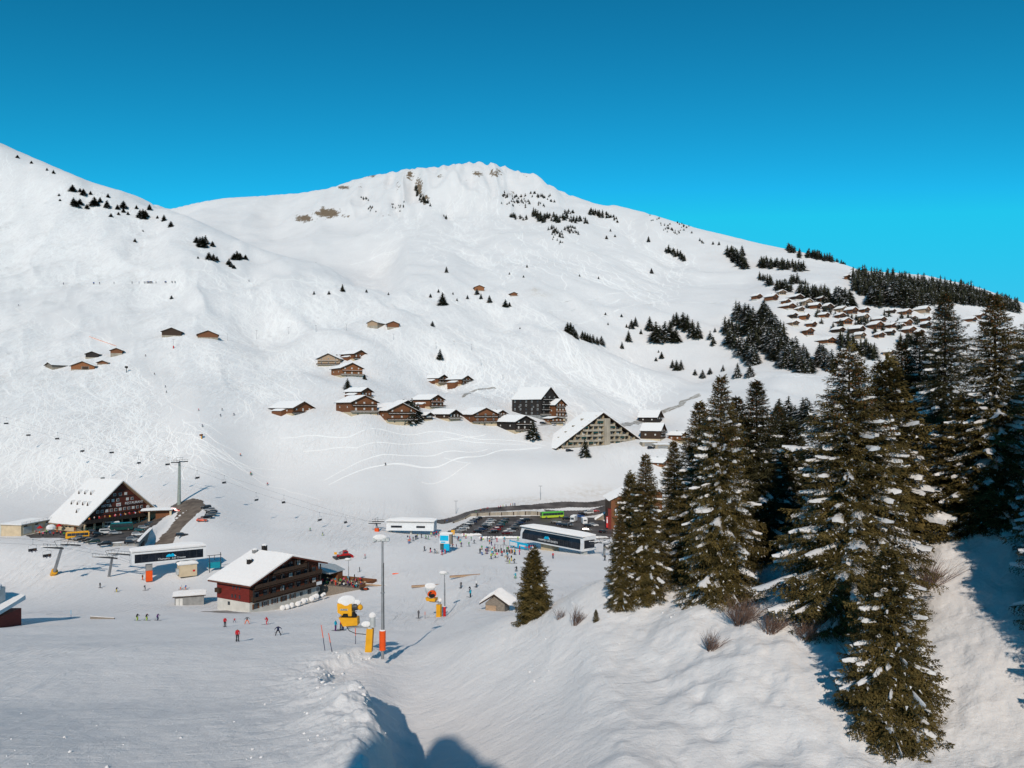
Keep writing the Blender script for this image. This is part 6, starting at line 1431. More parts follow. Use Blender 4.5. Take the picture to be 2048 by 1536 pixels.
b3 = on(358, 358); b3.z = -(1013 - HY) / F * 358
T3 = Vector(((359 - CX) / F * 360, 360, -(925 - HY) / F * 360)); pylon(b3, T3, .85, .5, (.15, .98, 0), 3.2, 4.5, 'tall pale green lift pylon behind the hotel', 'tower_green', simple=True)
b4 = on(754, 346); b4.z = -(1070 - HY) / F * 346
T4 = Vector(((753 - CX) / F * 346, 346, -(1046 - HY) / F * 346)); pylon(b4, T4, .5, .4, (.1, .99, 0), 2.8, 5.5, 'lift pylon with an orange pad left of the low white station', pad='orange')
b5 = on(1208, 268); b5.z = -(1118 - HY) / F * 268
T5 = Vector(((1209 - CX) / F * 268, 268, -(1088 - HY) / F * 268)); pylon(b5, T5, .45, .35, (-.77, .63, 0), 2.6, 9.5, 'lift pylon right of the silver station, close to the spruces')
# small drag lift masts on the slopes
def mast(px, py, hpx, label, grp=None, pad=None):
    p = at(px, py, 330); H = hpx / F * p.y; e = empty('slope_mast', p, 0, label, 'mast', grp); m = MB(); m.tube((0, 0, -1), (0, 0, H), .16, .1, 5); m.build('pole', 'steel', e)
    m = MB(); m.tube((-1.0, 0, H), (1.0, 0, H), .08, .08, 4); m.build('arm', 'steel_dark', e)
    if pad: m = MB(); m.tube((0, 0, 0), (0, 0, H * .3), .5, .5, 6); m.build('pad', pad, e)
for i, q in enumerate([(347, 697, 18, 'thin mast with a red foot below the two huts', None, 'red'), (455, 682, 14, 'mast right of the plain brown barn'), (513, 678, 17, 'slim mast on the piste rim between barns and double barn'), (577, 668, 13, 'mast in line with the path to the double barn'), (632, 664, 13, 'mast halfway along the path to the double barn'), (693, 661, 13, 'mast left of the double barn, nearest it'), (787, 680, 12, 'mast just below the double barn'), (872, 698, 12, 'mast left above the round lone spruce'), (908, 690, 8, 'short mast right of the round lone spruce'), (943, 700, 12, 'mast above the pair of reddish chalets'), (962, 732, 12, 'double mast right of the pair of reddish chalets'), (1006, 760, 10, 'mast above the tall black house'), (1081, 1000, 28, 'tall street mast with a board behind the bus'), (912, 1028, 26, 'street mast with a blue board above the curved road'), (201, 865, 0.1, '')]):
    if q[2] > 1: mast(*q)
# ---------------------------------------------------------------- ropes and chairs
def wpt(px, py, d): return Vector(((px - CX) / F * d, d, -(py - HY) / F * d))
def rope(pts, label, grp):
    P = [wpt(*p) for p in pts]; o = P[0].copy(); m = MB(); m.path([q - o for q in P], .022, 4); e = m.build('lift_cable', 'steel_dark'); e.location = o; tag(e, label, 'cable', grp); return P
def make_chair():
    e = empty('lift_chair', (0, 0, 0)); e['category'] = 'lift chair'
    m = MB(); m.box(-1.25, 1.25, -.28, .28, -3.55, -3.42); m.build('seat', 'steel_dark', e); m = MB(); m.box(-1.25, 1.25, .24, .32, -3.4, -2.75); m.build('backrest', 'steel_dark', e)
    m = MB(); m.tube((0, 0, 0), (0, .15, -1.6), .05, .05, 5); m.tube((0, .15, -1.6), (-1.25, .3, -1.9), .04, .04, 4); m.tube((0, .15, -1.6), (1.25, .3, -1.9), .04, .04, 4)
    for s in (-1.25, 1.25): m.tube((s, .3, -1.9), (s, .28, -3.45), .045, .045, 4)
    m.build('hanger', 'steel', e); m = MB(); m.tube((-1.15, -.45, -3.0), (1.15, -.45, -3.0), .03, .03, 4); m.build('safety_bar', 'steel_dark', e); m = MB(); m.box(-.15, .15, -.1, .1, -.12, .12); m.build('grip', 'steel', e)
    return Once(e)
CHAIR = make_chair()
up = rope([(744, 1044, 348), (692, 1030, 349), (570, 991, 352), (449, 951, 356), (361, 923, 363), (336, 915, 366), (224, 892, 385), (115, 865, 405), (13, 835, 425), (-150, 795, 450)], 'far rope of the long chairlift crossing the left slope', 'ropes of the long chairlift')
lo = rope([(760, 1047, 343), (639, 1025, 344), (511, 985, 347), (394, 941, 351), (357, 930, 357), (277, 912, 370), (164, 889, 390), (56, 858, 410), (-150, 810, 440)], 'near rope of the long chairlift crossing the left slope', 'ropes of the long chairlift')
def along(P, px):
    for a, b in zip(P[:-1], P[1:]):
        pa, pb = CX + F * a.x / a.y, CX + F * b.x / b.y
        if min(pa, pb) <= px <= max(pa, pb): t = (px - pa) / (pb - pa); return a.lerp(b, t)
    return P[-1]
CH_UP = [13, 115, 224, 336, 449, 568, 692]; CH_LO = [56, 164, 277, 394, 512, 639]
ordn = ['first', 'second', 'third', 'fourth', 'fifth', 'sixth', 'seventh']
CPOS = []
for P, L_, nm in ((up, CH_UP, 'far'), (lo, CH_LO, 'near')):
    for i, px in enumerate(L_):
        q = along(P, px); CHAIR.put(q, A_(70 if nm == 'far' else -110) + R.uniform(-.1, .1), 1.0, 'empty chair on the %s rope, %s from the left edge' % (nm, ordn[i]) if (nm == 'far' or i in (0, 4)) else 'occupied chair on the near rope, %s from the left edge' % ordn[i], 'chairs of the long chairlift'); CPOS.append((q, nm, i))
ua = rope([(262, 1122, 252), (222, 1107, 251), (122, 1087, 246), (66, 1079, 241), (-60, 1072, 235)], 'upper rope of the short chairlift at the left edge', 'ropes of the short chairlift')
la = rope([(263, 1127, 248), (226, 1114, 247), (128, 1096, 241), (95, 1090, 239), (-60, 1084, 233)], 'lower rope of the short chairlift at the left edge', 'ropes of the short chairlift')
CHAIR.put(along(ua, 66), A_(60), 1.0, 'chair with two riders above the car park corner at the left edge', 'chairs of the short chairlift'); CHAIR.put(along(la, 95), A_(60), 1.0, 'chair hanging just left of the leaning pylon', 'chairs of the short chairlift')
# ---------------------------------------------------------------- flood light masts and snow guns
def lamp_mast(p, H, pad, label, padh=2.3, r=.14):
    e = empty('floodlight_mast', p, 0, label, 'lamp mast'); m = MB(); m.tube((0, 0, -1), (0, 0, H), r * 1.1, r * .7, 10); m.tube((.02, 0, H * .52), (.02, 0, H * .53), r * 1.5, r * 1.5, 10); m.build('pole', 'steel', e)
    m = MB(); m.tube((r * 1.2, -.02, padh), (r * .9, -.02, H * .8), .03, .03, 4); m.build('cable', 'rubber', e)
    q = MB(); q.tube((0, 0, 0), (0, 0, padh), r * 2.3, r * 2.3, 12); q.build('crash_pad', pad, e)
    s = MB(); s.ball((0, 0, padh), r * 2.2, 8, 4, sz=(1, 1, .35)); s.build('pad_snow', 'snow', e)
    m = MB(); m.box(-.95, .75, -.12, .1, H - .05, H + .05); 
    for x in (-.85, -.35, .15, .6): m.box(x - .2, x + .2, -.45, .05, H + .05, H + .38)
    m.build('lamp_heads', 'steel_pale', e); s = MB(); s.ball((-.3, -.15, H + .42), .8, 9, 5, sz=(1.0, .5, .45)); s.build('lamp_snow', 'snow', e); return e
b = on(765, 90); b.z = -(1300 - HY) / F * 90; lamp_mast(b, 218 / F * 90, 'orange', 'tall floodlight mast with an orange padded foot beside the near snow gun', 2.2, .16)
b = at(889, 1233, 120); lamp_mast(b, 84 / F * b.y, 'red', 'floodlight mast with a red padded foot beside the far snow gun', 2.0, .12)
b = at(697, 1181, 150); lamp_mast(b, 60 / F * b.y, 'steel', 'thin floodlight mast rising from the crowded sun terrace', 1.0, .10)
def snow_gun(p, s, rz, label, near=True):
    e = empty('snow_gun', p, rz, label, 'snow gun', scale=s)
    m = MB(); m.prism([(-.42, -.6), (.38, -.6), (.55, 2.15), (-.22, 2.15)], -.35, .35); m.build('post_pad', 'yellow', e)
    m = MB(); m.box(-.1, .4, -.25, .25, 2.16, 2.3); m.tube((.45, 0, 2.35), (.42, 0, 3.6), .33, .33, 10); m.build('pipe_head', 'steel_pale', e); q = MB(); q.ball((.42, 0, 3.7), .42, 9, 5, sz=(1, 1, .9)); q.ball((-.35, 0, 2.65), .5, 9, 5, sz=(1.2, .8, .7)); q.build('pipe_snow', 'snow', e)
    m = MB(); m.box(-2.6, .3, -.12, .12, 2.18, 2.42); m.build('arm', 'steel', e)
    m = MB(); m.prism([(-3.0, 2.45), (-1.25, 2.62), (-1.28, 3.5), (-3.55, 3.5)], -.55, .55); m.build('cradle', 'yellow', e)
    m = MB(); m.prism([(-3.3, 3.52), (-1.5, 3.52), (-1.85, 4.1), (-2.8, 4.1)], -.4, .4); m.build('pivot', 'rubber', e)
    m = MB(); m.prism([(-3.6, 4.15), (-3.0, 3.8), (-2.9, 4.05), (-2.35, 4.05), (-2.3, 3.75), (-1.9, 3.75), (-1.9, 5.2), (-3.65, 5.2)], -.75, .55); m.build('fan_housing', 'yellow', e)
    m = MB(); m.tube((-1.88, -.1, 4.75), (-1.35, -.1, 4.8), .5, .45, 12); m.build('nozzle_ring', 'steel_dark', e); m = MB(); m.ball((-1.0, -.2, 4.7), .33, 9, 5, sz=(1, 1, 1.1)); m.build('compressor', 'yellow', e)
    for i in range(3): m = MB(); m.tube((-1.7, -.4, 4.1 + i * .25), (-1.3, -.5, 3.9 + i * .3), .03, .03, 4); m.build('hose', 'rubber', e)
    q = MB(); q.ball((-2.65, 0, 5.35), 1.12, 12, 6, sz=(1.05, .8, .62), jit=.08); q.ball((-1.6, 0, 5.2), .6, 9, 5, sz=(1.1, .7, .6)); q.build('snow_cap', 'snow', e, smooth=True)
    m = MB(); m.box(-3.25, -2.35, -.80, -.76, 4.42, 4.62); m.build('name_plate', 'steel_pale', e)
    text(e, 'SUFAG', .26, (-2.8, -.83, 4.52), 0, 'steel_dark', extr=.01)
    P = [Vector((-2.7, -.2, 2.45)), Vector((-2.3, -.3, 1.9)), Vector((-1.5, -.35, 1.6)), Vector((-.6, -.37, 1.55)), Vector((-.3, -.3, 1.5))]; m = MB(); m.path(P, .045, 5); m.build('supply_hose', 'rubber', e); return e
b = on(738, 90); b.z = -(1293 - HY) / F * 90; snow_gun(b, .95, A_(-4), 'big yellow snow gun under a thick snow cap beside the orange padded mast')
b = at(878, 1234, 120)
e = empty('snow_gun', b, A_(-20), 'smaller yellow and white snow gun beside the red padded mast', 'snow gun'); s_ = 60 / F * b.y / 4.6
e.scale = (s_,) * 3
m = MB(); m.box(-.35, .35, -.3, .3, -.5, 1.95); m.build('post_pad', 'yellow', e); m = MB(); m.tube((.1, 0, 1.96), (.1, 0, 2.5), .2, .2, 8); m.box(-1.6, .2, -.1, .1, 2.2, 2.35); m.build('arm', 'steel', e)
m = MB(); m.prism([(-1.9, 2.4), (-.5, 2.4), (-.4, 2.9), (-2.1, 2.9)], -.5, .5); m.build('cradle', 'yellow', e)
m = MB(); m.tube((-1.9, .5, 4.0), (-.8, -.8, 3.6), .68, .68, 14); m.build('barrel', 'window_white', e); m = MB(); m.tube((-.85, -.75, 3.62), (-.78, -.84, 3.58), .7, .7, 14); m.tube((-.78, -.84, 3.58), (-.76, -.86, 3.57), .3, .3, 8); m.build('nozzle_ring', 'orange', e); m = MB(); m.tube((-.775, -.845, 3.577), (-.75, -.87, 3.57), .55, .55, 14); m.build('fan', 'rubber', e)
q = MB(); q.ball((-1.5, .1, 4.6), .85, 10, 5, sz=(1.15, .8, .6)); q.ball((.2, 0, 2.6), .3, 8, 4); q.build('snow_cap', 'snow', e, smooth=True)
# ---------------------------------------------------------------- vehicles
PAINT = {'black': (.012, .012, .014), 'dark_blue': (.012, .025, .07), 'grey': (.10, .105, .11), 'silver': (.38, .39, .40), 'white': (.70, .70, .70), 'red': (.33, .012, .014), 'dark_green': (.012, .04, .03), 'dark_red': (.10, .012, .012), 'teal': (.01, .09, .10), 'blue': (.02, .10, .35), 'orange_red': (.55, .06, .015), 'beige': (.40, .36, .28)}
for k_, c_ in PAINT.items(): mat('paint_' + k_, c_, .22, metal=.15, vary=.03, spec=.6)
def wheels(e, xs, y, r=.33, w=.22):
    for x in xs:
        for s in (-1, 1):
            o = piece('wheel%.2f' % r, 'wheel', lambda: MB().tube((0, -.11, 0), (0, .11, 0), r, r, 10, 0).tube((0, -.125, 0), (0, .125, 0), r * .5, r * .5, 8, 1), ['rubber', 'silverwheel'], e, (x, s * y, r))
mat('silverwheel', (.35, .35, .36), .4, metal=.5)
mat('lamp_glass', (.75, .75, .72), .15, spec=.8); mat('tail_red', (.35, .01, .01), .2)
def car_proto(kind, roof_snow=False):
    """front towards +x"""
    e = empty('car', (0, 0, 0)); e['category'] = 'car'
    P = {'hatch': (4.0, 1.45, [(-2, .28), (-2, .85), (-1.9, .95), (-1.6, 1.42), (-.9, 1.47), (.2, 1.42), (.95, .95), (1.85, .8), (2, .6), (2, .28)], [(-1.62, .95), (-1.52, 1.38), (-.9, 1.42), (.15, 1.37), (.8, .95)]),
         'estate': (4.6, 1.5, [(-2.3, .28), (-2.3, .9), (-2.2, 1.0), (-2.0, 1.45), (-1.2, 1.5), (.2, 1.45), (.95, .98), (2.1, .82), (2.3, .6), (2.3, .28)], [(-2.05, 1.0), (-1.93, 1.40), (-1.2, 1.45), (.15, 1.40), (.82, .98)]),
         'suv': (4.5, 1.72, [(-2.25, .38), (-2.25, 1.05), (-2.15, 1.15), (-1.95, 1.66), (-1.2, 1.72), (.2, 1.68), (.85, 1.15), (2.0, 1.0), (2.25, .8), (2.25, .38)], [(-2.0, 1.12), (-1.88, 1.6), (-1.2, 1.66), (.15, 1.62), (.75, 1.12)]),
         'van': (5.0, 2.0, [(-2.5, .32), (-2.5, 1.95), (-2.35, 2.05), (1.0, 2.05), (1.75, 1.2), (2.4, 1.0), (2.5, .7), (2.5, .32)], [(-2.2, 1.15), (-2.2, 1.8), (.95, 1.8), (1.5, 1.15)])}[kind]
    L, H, body, glass = P; hwd = .88 if kind != 'van' else .96
    m = MB(); n = len(body)
    def w(z): return hwd if z < 1.0 else hwd - .17 * (z - 1.0) / .5 if kind != 'van' else hwd - .03 * z
    vs = [(x, -w(z), z) for x, z in body] + [(x, w(z), z) for x, z in body]
    m.add(vs, [tuple(range(n)), tuple(range(2 * n - 1, n - 1, -1))] + [(i, i + n, (i + 1) % n + n, (i + 1) % n) for i in range(n)]); m.build('body', 'paint_black', e)
    g = MB()
    for s in (-1, 1):
        v = [(x, s * (w(z) + .012), z) for x, z in glass]; g.add(v if s < 0 else v[::-1], [tuple(range(len(v)))])
    k = [i for i, q in enumerate(body) if q[1] > 1.35]; a, b = body[k[-1]], body[k[-1] + 1]
    for (p, q) in ((a, b), (body[k[0]], body[k[0] - 1])):
        dx = .02 if p is a else -.02; P1 = (p[0] * .93 + q[0] * .07, p[1] * .93 + q[1] * .07); P2 = (p[0] * .08 + q[0] * .92, p[1] * .08 + q[1] * .92)
        v = [(P1[0] + dx, -w(P1[1]) + .12, P1[1] + .015), (P2[0] + dx, -w(P2[1]) + .1, P2[1] + .015), (P2[0] + dx, w(P2[1]) - .1, P2[1] + .015), (P1[0] + dx, w(P1[1]) - .12, P1[1] + .015)]
        g.add(v if p is a else v[::-1], [(0, 1, 2, 3)])
    g.build('windows', 'glass', e)
    wheels(e, (-L * .31, L * .31), hwd - .08)
    for s in (-1, 1):
        piece('hl', 'headlight', lambda: MB().box(-.05, .05, -.17, .17, -.08, .08), ['lamp_glass'], e, (L / 2 - .03, s * .6, .66 if kind != 'suv' else .85)); piece('tl', 'tail_light', lambda: MB().box(-.05, .05, -.1, .1, -.14, .14), ['tail_red'], e, (-L / 2 + .02, s * .68, .82))
    if roof_snow: q = MB(); q.box(-L * .35, L * .02, -.55, .55, H - .01, H + .12); q.build('roof_snow', 'snow', e)
    return Once(e)
CARS = {k: car_proto(k) for k in ('hatch', 'estate', 'suv', 'van')}
CARS['snowy'] = car_proto('estate', True)
def put_car(kind, px, py, rz, col, label, grp, dmin=280, zfix=None):
    p = at(px, py, dmin); p.z = (zfix if zfix is not None else p.z) + .12
    e = CARS[kind].put(p, A_(rz), 1.0, label, grp, mats={'paint_black': 'paint_' + col}); return e
KN = {'hatch': 'small car', 'estate': 'estate car', 'suv': 'off-roader', 'van': 'van', 'snowy': 'snow topped car'}
cols_ = ['black', 'grey', 'silver', 'white', 'dark_blue', 'black', 'silver', 'dark_green', 'grey', 'black', 'dark_red', 'white', 'teal']
rows = [('first row from the left', [(923,1063),(928,1059),(933,1054.5),(938,1050.5),(944,1046.5),(949,1042.5),(955,1039.5)], 205, ['silver','white','black','silver','dark_blue','black','black']),
 ('left half of the middle double row', [(957,1066),(965,1061),(971,1056.5),(974,1052.5),(979,1048),(983,1043.5)], 25, ['black','dark_blue','black','silver','white','silver']),
 ('right half of the middle double row', [(986,1066.5),(991,1062),(996,1057),(1001,1052),(1006,1047),(1010,1042.5)], 205, ['black','red','dark_red','teal','dark_green','black']),
 ('row nearest the silver station', [(1014,1069),(1021,1065),(1027,1060.5),(1032,1056),(1036,1052),(1041,1048),(1046,1044),(1055,1042)], 25, ['dark_red','silver','black','grey','black','dark_blue','black','black'])]
posn = ['front', 'second', 'third', 'fourth', 'fifth', 'sixth', 'seventh', 'rearmost']
for rn, pts, rz, cs in rows:
    for i, (x, y) in enumerate(pts):
        k = ('hatch', 'estate', 'suv', 'estate', 'snowy')[(i * 3 + int(x)) % 5]
        put_car(k, x, y, rz + R.uniform(-4, 4), cs[i], '%s %s, %s in the %s' % (cs[i].replace('_', ' '), KN[k], posn[i], rn), 'cars in the big car park')
for x, y, k, c, rz, lb in [(1112,1047,'estate','black',-8,'black estate car left of the two dark ones behind the silver station'),(1122,1051,'snowy','dark_blue',-15,'dark blue snow topped car behind the silver station'),(1131,1053,'estate','black',-20,'black estate car right behind the silver station roof'),(1140,1052,'hatch','grey',-70,'grey small car nose on behind the silver station'),(1134,1040,'suv','black',10,'black off-roader below the green bus'),(1165,1031,'suv','black',15,'black off-roader between the campers and the white van'),(1161,1035,'hatch','blue',10,'bright blue small car beside the campers'),(1177,1028,'van','white',200,'white van parked beside the red car on the ramp'),(1190,1024,'estate','red',-12,'red estate car topmost on the ramp'),(1177,1054,'estate','black',12,'black estate car beside the white one right of the campers'),(1187,1053.5,'suv','white',12,'white off-roader rightmost in the car park'),(1174,1063,'estate','black',-5,'long black car lowest on the right of the car park'),(1206,1066,'hatch','black',40,'dark small car by the red banner')]:
    put_car(k, x, y, rz, c, lb, None)
# hotel cars
HZ = GZ0
for x, y, k, c, rz, lb in [(155,1080,'hatch','silver',215,'silver small car under the nose of the yellow minibus'),(166,1082,'estate','black',215,'second dark car in the front row at the hotel'),(176,1084,'estate','black',215,'third dark car in the front row at the hotel'),(186,1086.5,'estate','dark_green',215,'dark green car in the front row at the hotel'),(208,1092,'suv','black',215,'black off-roader alone at the snow edge of the hotel car park'),(196,1071,'hatch','black',30,'dark small car behind the front row at the hotel'),(213,1068,'van','white',25,'white van in front of the dark teal coach'),(230,1069,'estate','silver',30,'silver car beside the white van'),(187,1066,'hatch','black',20,'black small car below the outer stair'),(265,1083,'suv','silver',22,'silver off-roader beside the snow capped corner wall'),(262,1088,'estate','black',22,'black car at the corner of the retaining wall'),(270,1079,'estate','black',22,'black car second from the corner of the retaining wall'),(276,1072,'estate','white',20,'white estate car along the retaining wall'),(279,1063,'hatch','teal',20,'teal small car along the retaining wall'),(288,1058,'estate','silver',20,'silver estate car along the retaining wall'),(297,1054,'hatch','black',20,'black small car middle of the retaining wall'),(305,1051,'suv','grey',20,'grey off-roader along the retaining wall'),(312,1047.5,'estate','dark_blue',20,'dark blue car along the retaining wall'),(320,1045,'hatch','black',20,'black small car near the carport'),(327,1042,'estate','dark_green',20,'dark green car near the far end of the retaining wall'),(338,1041,'hatch','red',20,'red small car at the far end of the retaining wall'),(345,1038,'suv','black',20,'black off-roader farthest along the retaining wall')]:
    d = (-(GZ0) ) * F / (y - HY); p = Vector(((x - CX) / F * d, d, GZ0 + .14)); CARS[k].put(p, A_(rz), 1.0, lb, 'cars at the hotel', mats={'paint_black': 'paint_' + c})
for i, (x, y, k, c, rz) in enumerate([(404,1043.5,'hatch','orange_red',5),(413,1037,'estate','black',200),(421,1032,'suv','grey',200),(423,1027,'estate','black',200),(419,1022.5,'estate','silver',200),(412,1018,'suv','black',200)]):
    put_car(k, x, y, rz, c, ['orange red small car at the lower end of the upper row', 'black estate car next to the orange red car', 'grey off-roader in the middle of the upper row', 'black estate car below the silver one in the upper row', 'silver estate car near the top of the upper row', 'black off-roader topmost in the upper row'][i], 'cars in the row right of the carport')
put_car('suv', 350, 1024, 10, 'red', 'red off-roader in front of the small carport', None); put_car('estate', 364, 1073, 20, 'black', 'black estate car alone beside the muddy lane', None, 250)
put_car('hatch', 1108, 851, 60, 'white', 'white small car on the forecourt of the tall black house', None, 450); put_car('estate', 1115, 838, 10, 'red', 'red car beside the orange brown house', None, 450); put_car('estate', 1086, 848, 15, 'black', 'dark car at the foot of the tall black house', None, 450); put_car('estate', 1139, 903, 15, 'black', 'dark car at the left foot of the apartment block', None, 450); put_car('suv', 1302, 898, 10, 'black', 'dark off-roader in front of the flat snowy garages', None, 440)
def bus(p, rz, L, H, low_, up_, roofc, label, name='bus', band=(.95, 2.2)):
    e = empty(name, p, rz, label, name.replace('_', ' ')); w = 1.2 if L > 8 else 1.0
    m = MB(); m.prism([(-L/2, .35), (L/2 - .1, .35), (L/2, .8), (L/2, H * .45), (-L/2, H * .45)], -w, w); m.build('lower_body', low_, e)
    m = MB(); m.prism([(-L/2, H * .45 + .01), (L/2, H * .45 + .01), (L/2 - .12, H - .12), (L/2 - .4, H), (-L/2 + .2, H), (-L/2, H - .1)], -w + .01, w - .01); m.build('upper_body', up_, e)
    m = MB(); m.box(-L/2 + .3, L/2 - .5, -w + .15, w - .15, H, H + .12); m.build('roof', roofc, e)
    n = max(3, int(L / 1.6)); 
    for i in range(n):
        for s in (-1, 1): piece('buswin%.1f' % L, 'window', lambda: MB().box(-(L - .9) / n / 2 + .03, (L - .9) / n / 2 - .03, -.02, .02, 0, 1), ['glass'], e, (-L/2 + .3 + (i + .5) * (L - .9) / n, s * (w + .005), H * .48), 0, (1, 1, H * .38))
    m = MB(); m.add([(L/2 + .02, -w + .12, H * .42), (L/2 + .02, w - .12, H * .42), (L/2 - .09, w - .15, H - .2), (L/2 - .09, -w + .15, H - .2)], [(0, 1, 2, 3)]); m.build('windscreen', 'glass', e)
    m = MB(); m.add([(-L/2 - .02, w - .12, H * .5), (-L/2 - .02, -w + .12, H * .5), (-L/2 - .01, -w + .15, H - .3), (-L/2 - .01, w - .15, H - .3)], [(0, 1, 2, 3)]); m.build('rear_window', 'glass', e)
    wheels(e, (-L * .3, L * .3), w - .1, .48 if L > 8 else .36)
    for s in (-1, 1): piece('hl', 'headlight', None, None, e, (L/2, s * (w - .3), .75))
    if L > 8: piece('busdoor', 'door', lambda: MB().box(-.55, .55, -.03, .0, .4, 2.4), ['glass'], e, (L * .02, -w - .01, 0))
    return e
p = at(1104, 1036.5, 330); bus((p.x, p.y, p.z + .2), A_(201), 12.0, 3.1, 'lime', 'green', 'green', 'green and lime public bus on the ramp below the concrete wall')
def hp_(x, y): d = -GZ0 * F / (y - HY); return Vector(((x - CX) / F * d, d, GZ0 + .12))
bus(hp_(155, 1078), A_(206), 8.0, 2.7, 'yellow', 'yellow', 'yellow', 'yellow minibus in front of the hotel', 'minibus'); bus(hp_(222, 1056), A_(204), 6.5, 2.6, 'white_paint', 'white_paint', 'white_paint', 'white minibus in front of the hotel columns', 'minibus'); bus(hp_(243, 1061), A_(204), 8.5, 3.0, 'dark_green', 'dark_green', 'teal', 'dark teal coach beside the white minibus')
def camper(px, py, rz, label):
    p = at(px, py, 330); e = empty('camper_van', (p.x, p.y, p.z + .12), A_(rz), label, 'camper van')
    m = MB(); m.prism([(-3.2, .4), (1.2, .4), (1.2, 2.2), (2.0, 2.35), (1.9, 3.0), (-3.1, 3.0), (-3.2, 2.8)], -1.1, 1.1); m.build('living_cabin', 'white_paint', e); m = MB(); m.prism([(1.21, .4), (3.1, .4), (3.1, 1.0), (2.4, 1.3), (1.8, 2.15), (1.21, 2.15)], -.95, .95); m.build('cab', 'white_paint', e)
    m = MB(); m.add([(2.44, -.8, 1.32), (2.44, .8, 1.32), (1.88, .75, 2.1), (1.88, -.75, 2.1)], [(0, 1, 2, 3)]); m.build('windscreen', 'glass', e); m = MB(); m.box(-3.24, -3.2, -.7, .7, 1.7, 2.3); m.build('rear_window', 'glass', e); m = MB(); m.box(-1.5, -.2, -1.13, -1.1, 1.6, 2.2); m.build('side_window', 'glass', e)
    q = MB(); q.box(-3.0, 1.7, -1.0, 1.0, 3.01, 3.14); q.build('roof_snow', 'snow', e); wheels(e, (-2.1, 2.2), .95, .36)
camper(1147, 1044, 250, 'camper van with its nose to the viewer right of the bus'); camper(1168, 1048, 95, 'camper van with its back window to the viewer')
# piste machines
def groomer(p, rz, col, label, s=1.0):
    e = empty('snow_groomer', p, rz, label, 'snow groomer', scale=s)
    for y in (-1.3, 1.3): m = MB(); m.prism([(-2.2, .4), (-1.8, .05), (1.8, .05), (2.3, .5), (1.9, 1.0), (-1.9, 1.0)], y - .5, y + .5); m.build('track', 'rubber', e)
    m = MB(); m.box(-2.2, 2.1, -.9, .9, .7, 1.3); m.build('chassis', col, e); m = MB(); m.prism([(-.2, 1.31), (1.7, 1.31), (1.3, 2.6), (0, 2.7)], -1.0, 1.0); m.build('cab', col, e); m = MB(); m.box(-.1, 1.2, -1.03, -1.0, 1.7, 2.4); m.add([(1.68, -.85, 1.5), (1.68, .85, 1.5), (1.36, .8, 2.5), (1.36, -.8, 2.5)], [(0, 1, 2, 3)]); m.build('window', 'glass', e)
    m = MB(); m.prism([(2.6, .1), (3.0, .1), (2.9, 1.1), (2.6, 1.1)], -2.2, 2.2); m.box(2.0, 2.7, -.6, .6, .5, .8); m.build('blade', col, e); m = MB(); m.box(-3.4, -2.4, -2.0, 2.0, .1, .6); m.build('tiller', 'steel_dark', e); m = MB(); m.tube((-1.2, 0, 1.3), (-1.2, 0, 2.2), .5, .5, 8); m.tube((-1.2, 0, 2.2), (1.5, 0, 3.1), .12, .1, 5); m.build('winch', 'steel', e)
groomer(at(687, 1116, 230), A_(28), 'red', 'red snow groomer parked above the sun terrace', 1.0); groomer(on(474, 262), A_(35), 'steel_dark', 'grey snow groomer showing behind the roof of the red chalet', 1.0)
e = empty('snow_scooter', at(730, 1181, 150), A_(-20), 'black and orange snow scooter parked at the end of the sun terrace', 'snow scooter')
m = MB(); m.prism([(-1.4, .1), (.9, .1), (1.2, .5), (.6, .9), (-.1, .7), (-1.3, .75)], -.3, .3); m.build('body', 'rubber', e); m = MB(); m.box(-.2, .9, -.36, .36, .45, .62); m.build('side_panel', 'orange', e); m = MB(); m.box(.5, 1.6, -.5, -.35, 0, .06); m.box(.5, 1.6, .35, .5, 0, .06); m.build('runners', 'steel', e)['kind'] = 'stuff'; m = MB(); m.tube((.3, -.4, 1.1), (.3, .4, 1.1), .03, .03, 4); m.build('handlebar', 'steel_dark', e)
for c in CARS.values(): c.done()
# ---------------------------------------------------------------- people: one continuous skin per pose, clothes told apart by material
PCOL = {'red': (.55, .02, .03), 'black': (.012, .012, .015), 'navy': (.012, .02, .07), 'blue': (.01, .12, .45), 'cyan': (.0, .38, .55), 'green': (.06, .32, .06), 'lime': (.45, .60, .05), 'orange': (.85, .16, .03), 'pink': (.75, .12, .18), 'white': (.72, .72, .72), 'grey': (.14, .14, .15), 'purple': (.12, .03, .16), 'yellow': (.75, .55, .04), 'brown': (.14, .07, .035), 'beige': (.48, .38, .26)}
for k_, c_ in PCOL.items(): mat('cloth_' + k_, c_, .8, vary=.1, scale=8)
def skin_body(joints, edges):
    me = bpy.data.meshes.new('person_body'); me.from_pydata([j[0] for j in joints], edges, []); o = bpy.data.objects.new('person_body', me); COL.objects.link(o)
    o.modifiers.new('skin', 'SKIN'); 
    for v, j in zip(me.skin_vertices[0].data, joints): v.radius = (j[1], j[1] if len(j) < 3 else j[2])
    me.skin_vertices[0].data[0].use_root = True
    sb = o.modifiers.new('sub', 'SUBSURF'); sb.levels = 1; sb.render_levels = 1
    dg = bpy.context.evaluated_depsgraph_get(); m2 = bpy.data.meshes.new_from_object(o.evaluated_get(dg)); bpy.data.objects.remove(o); return m2
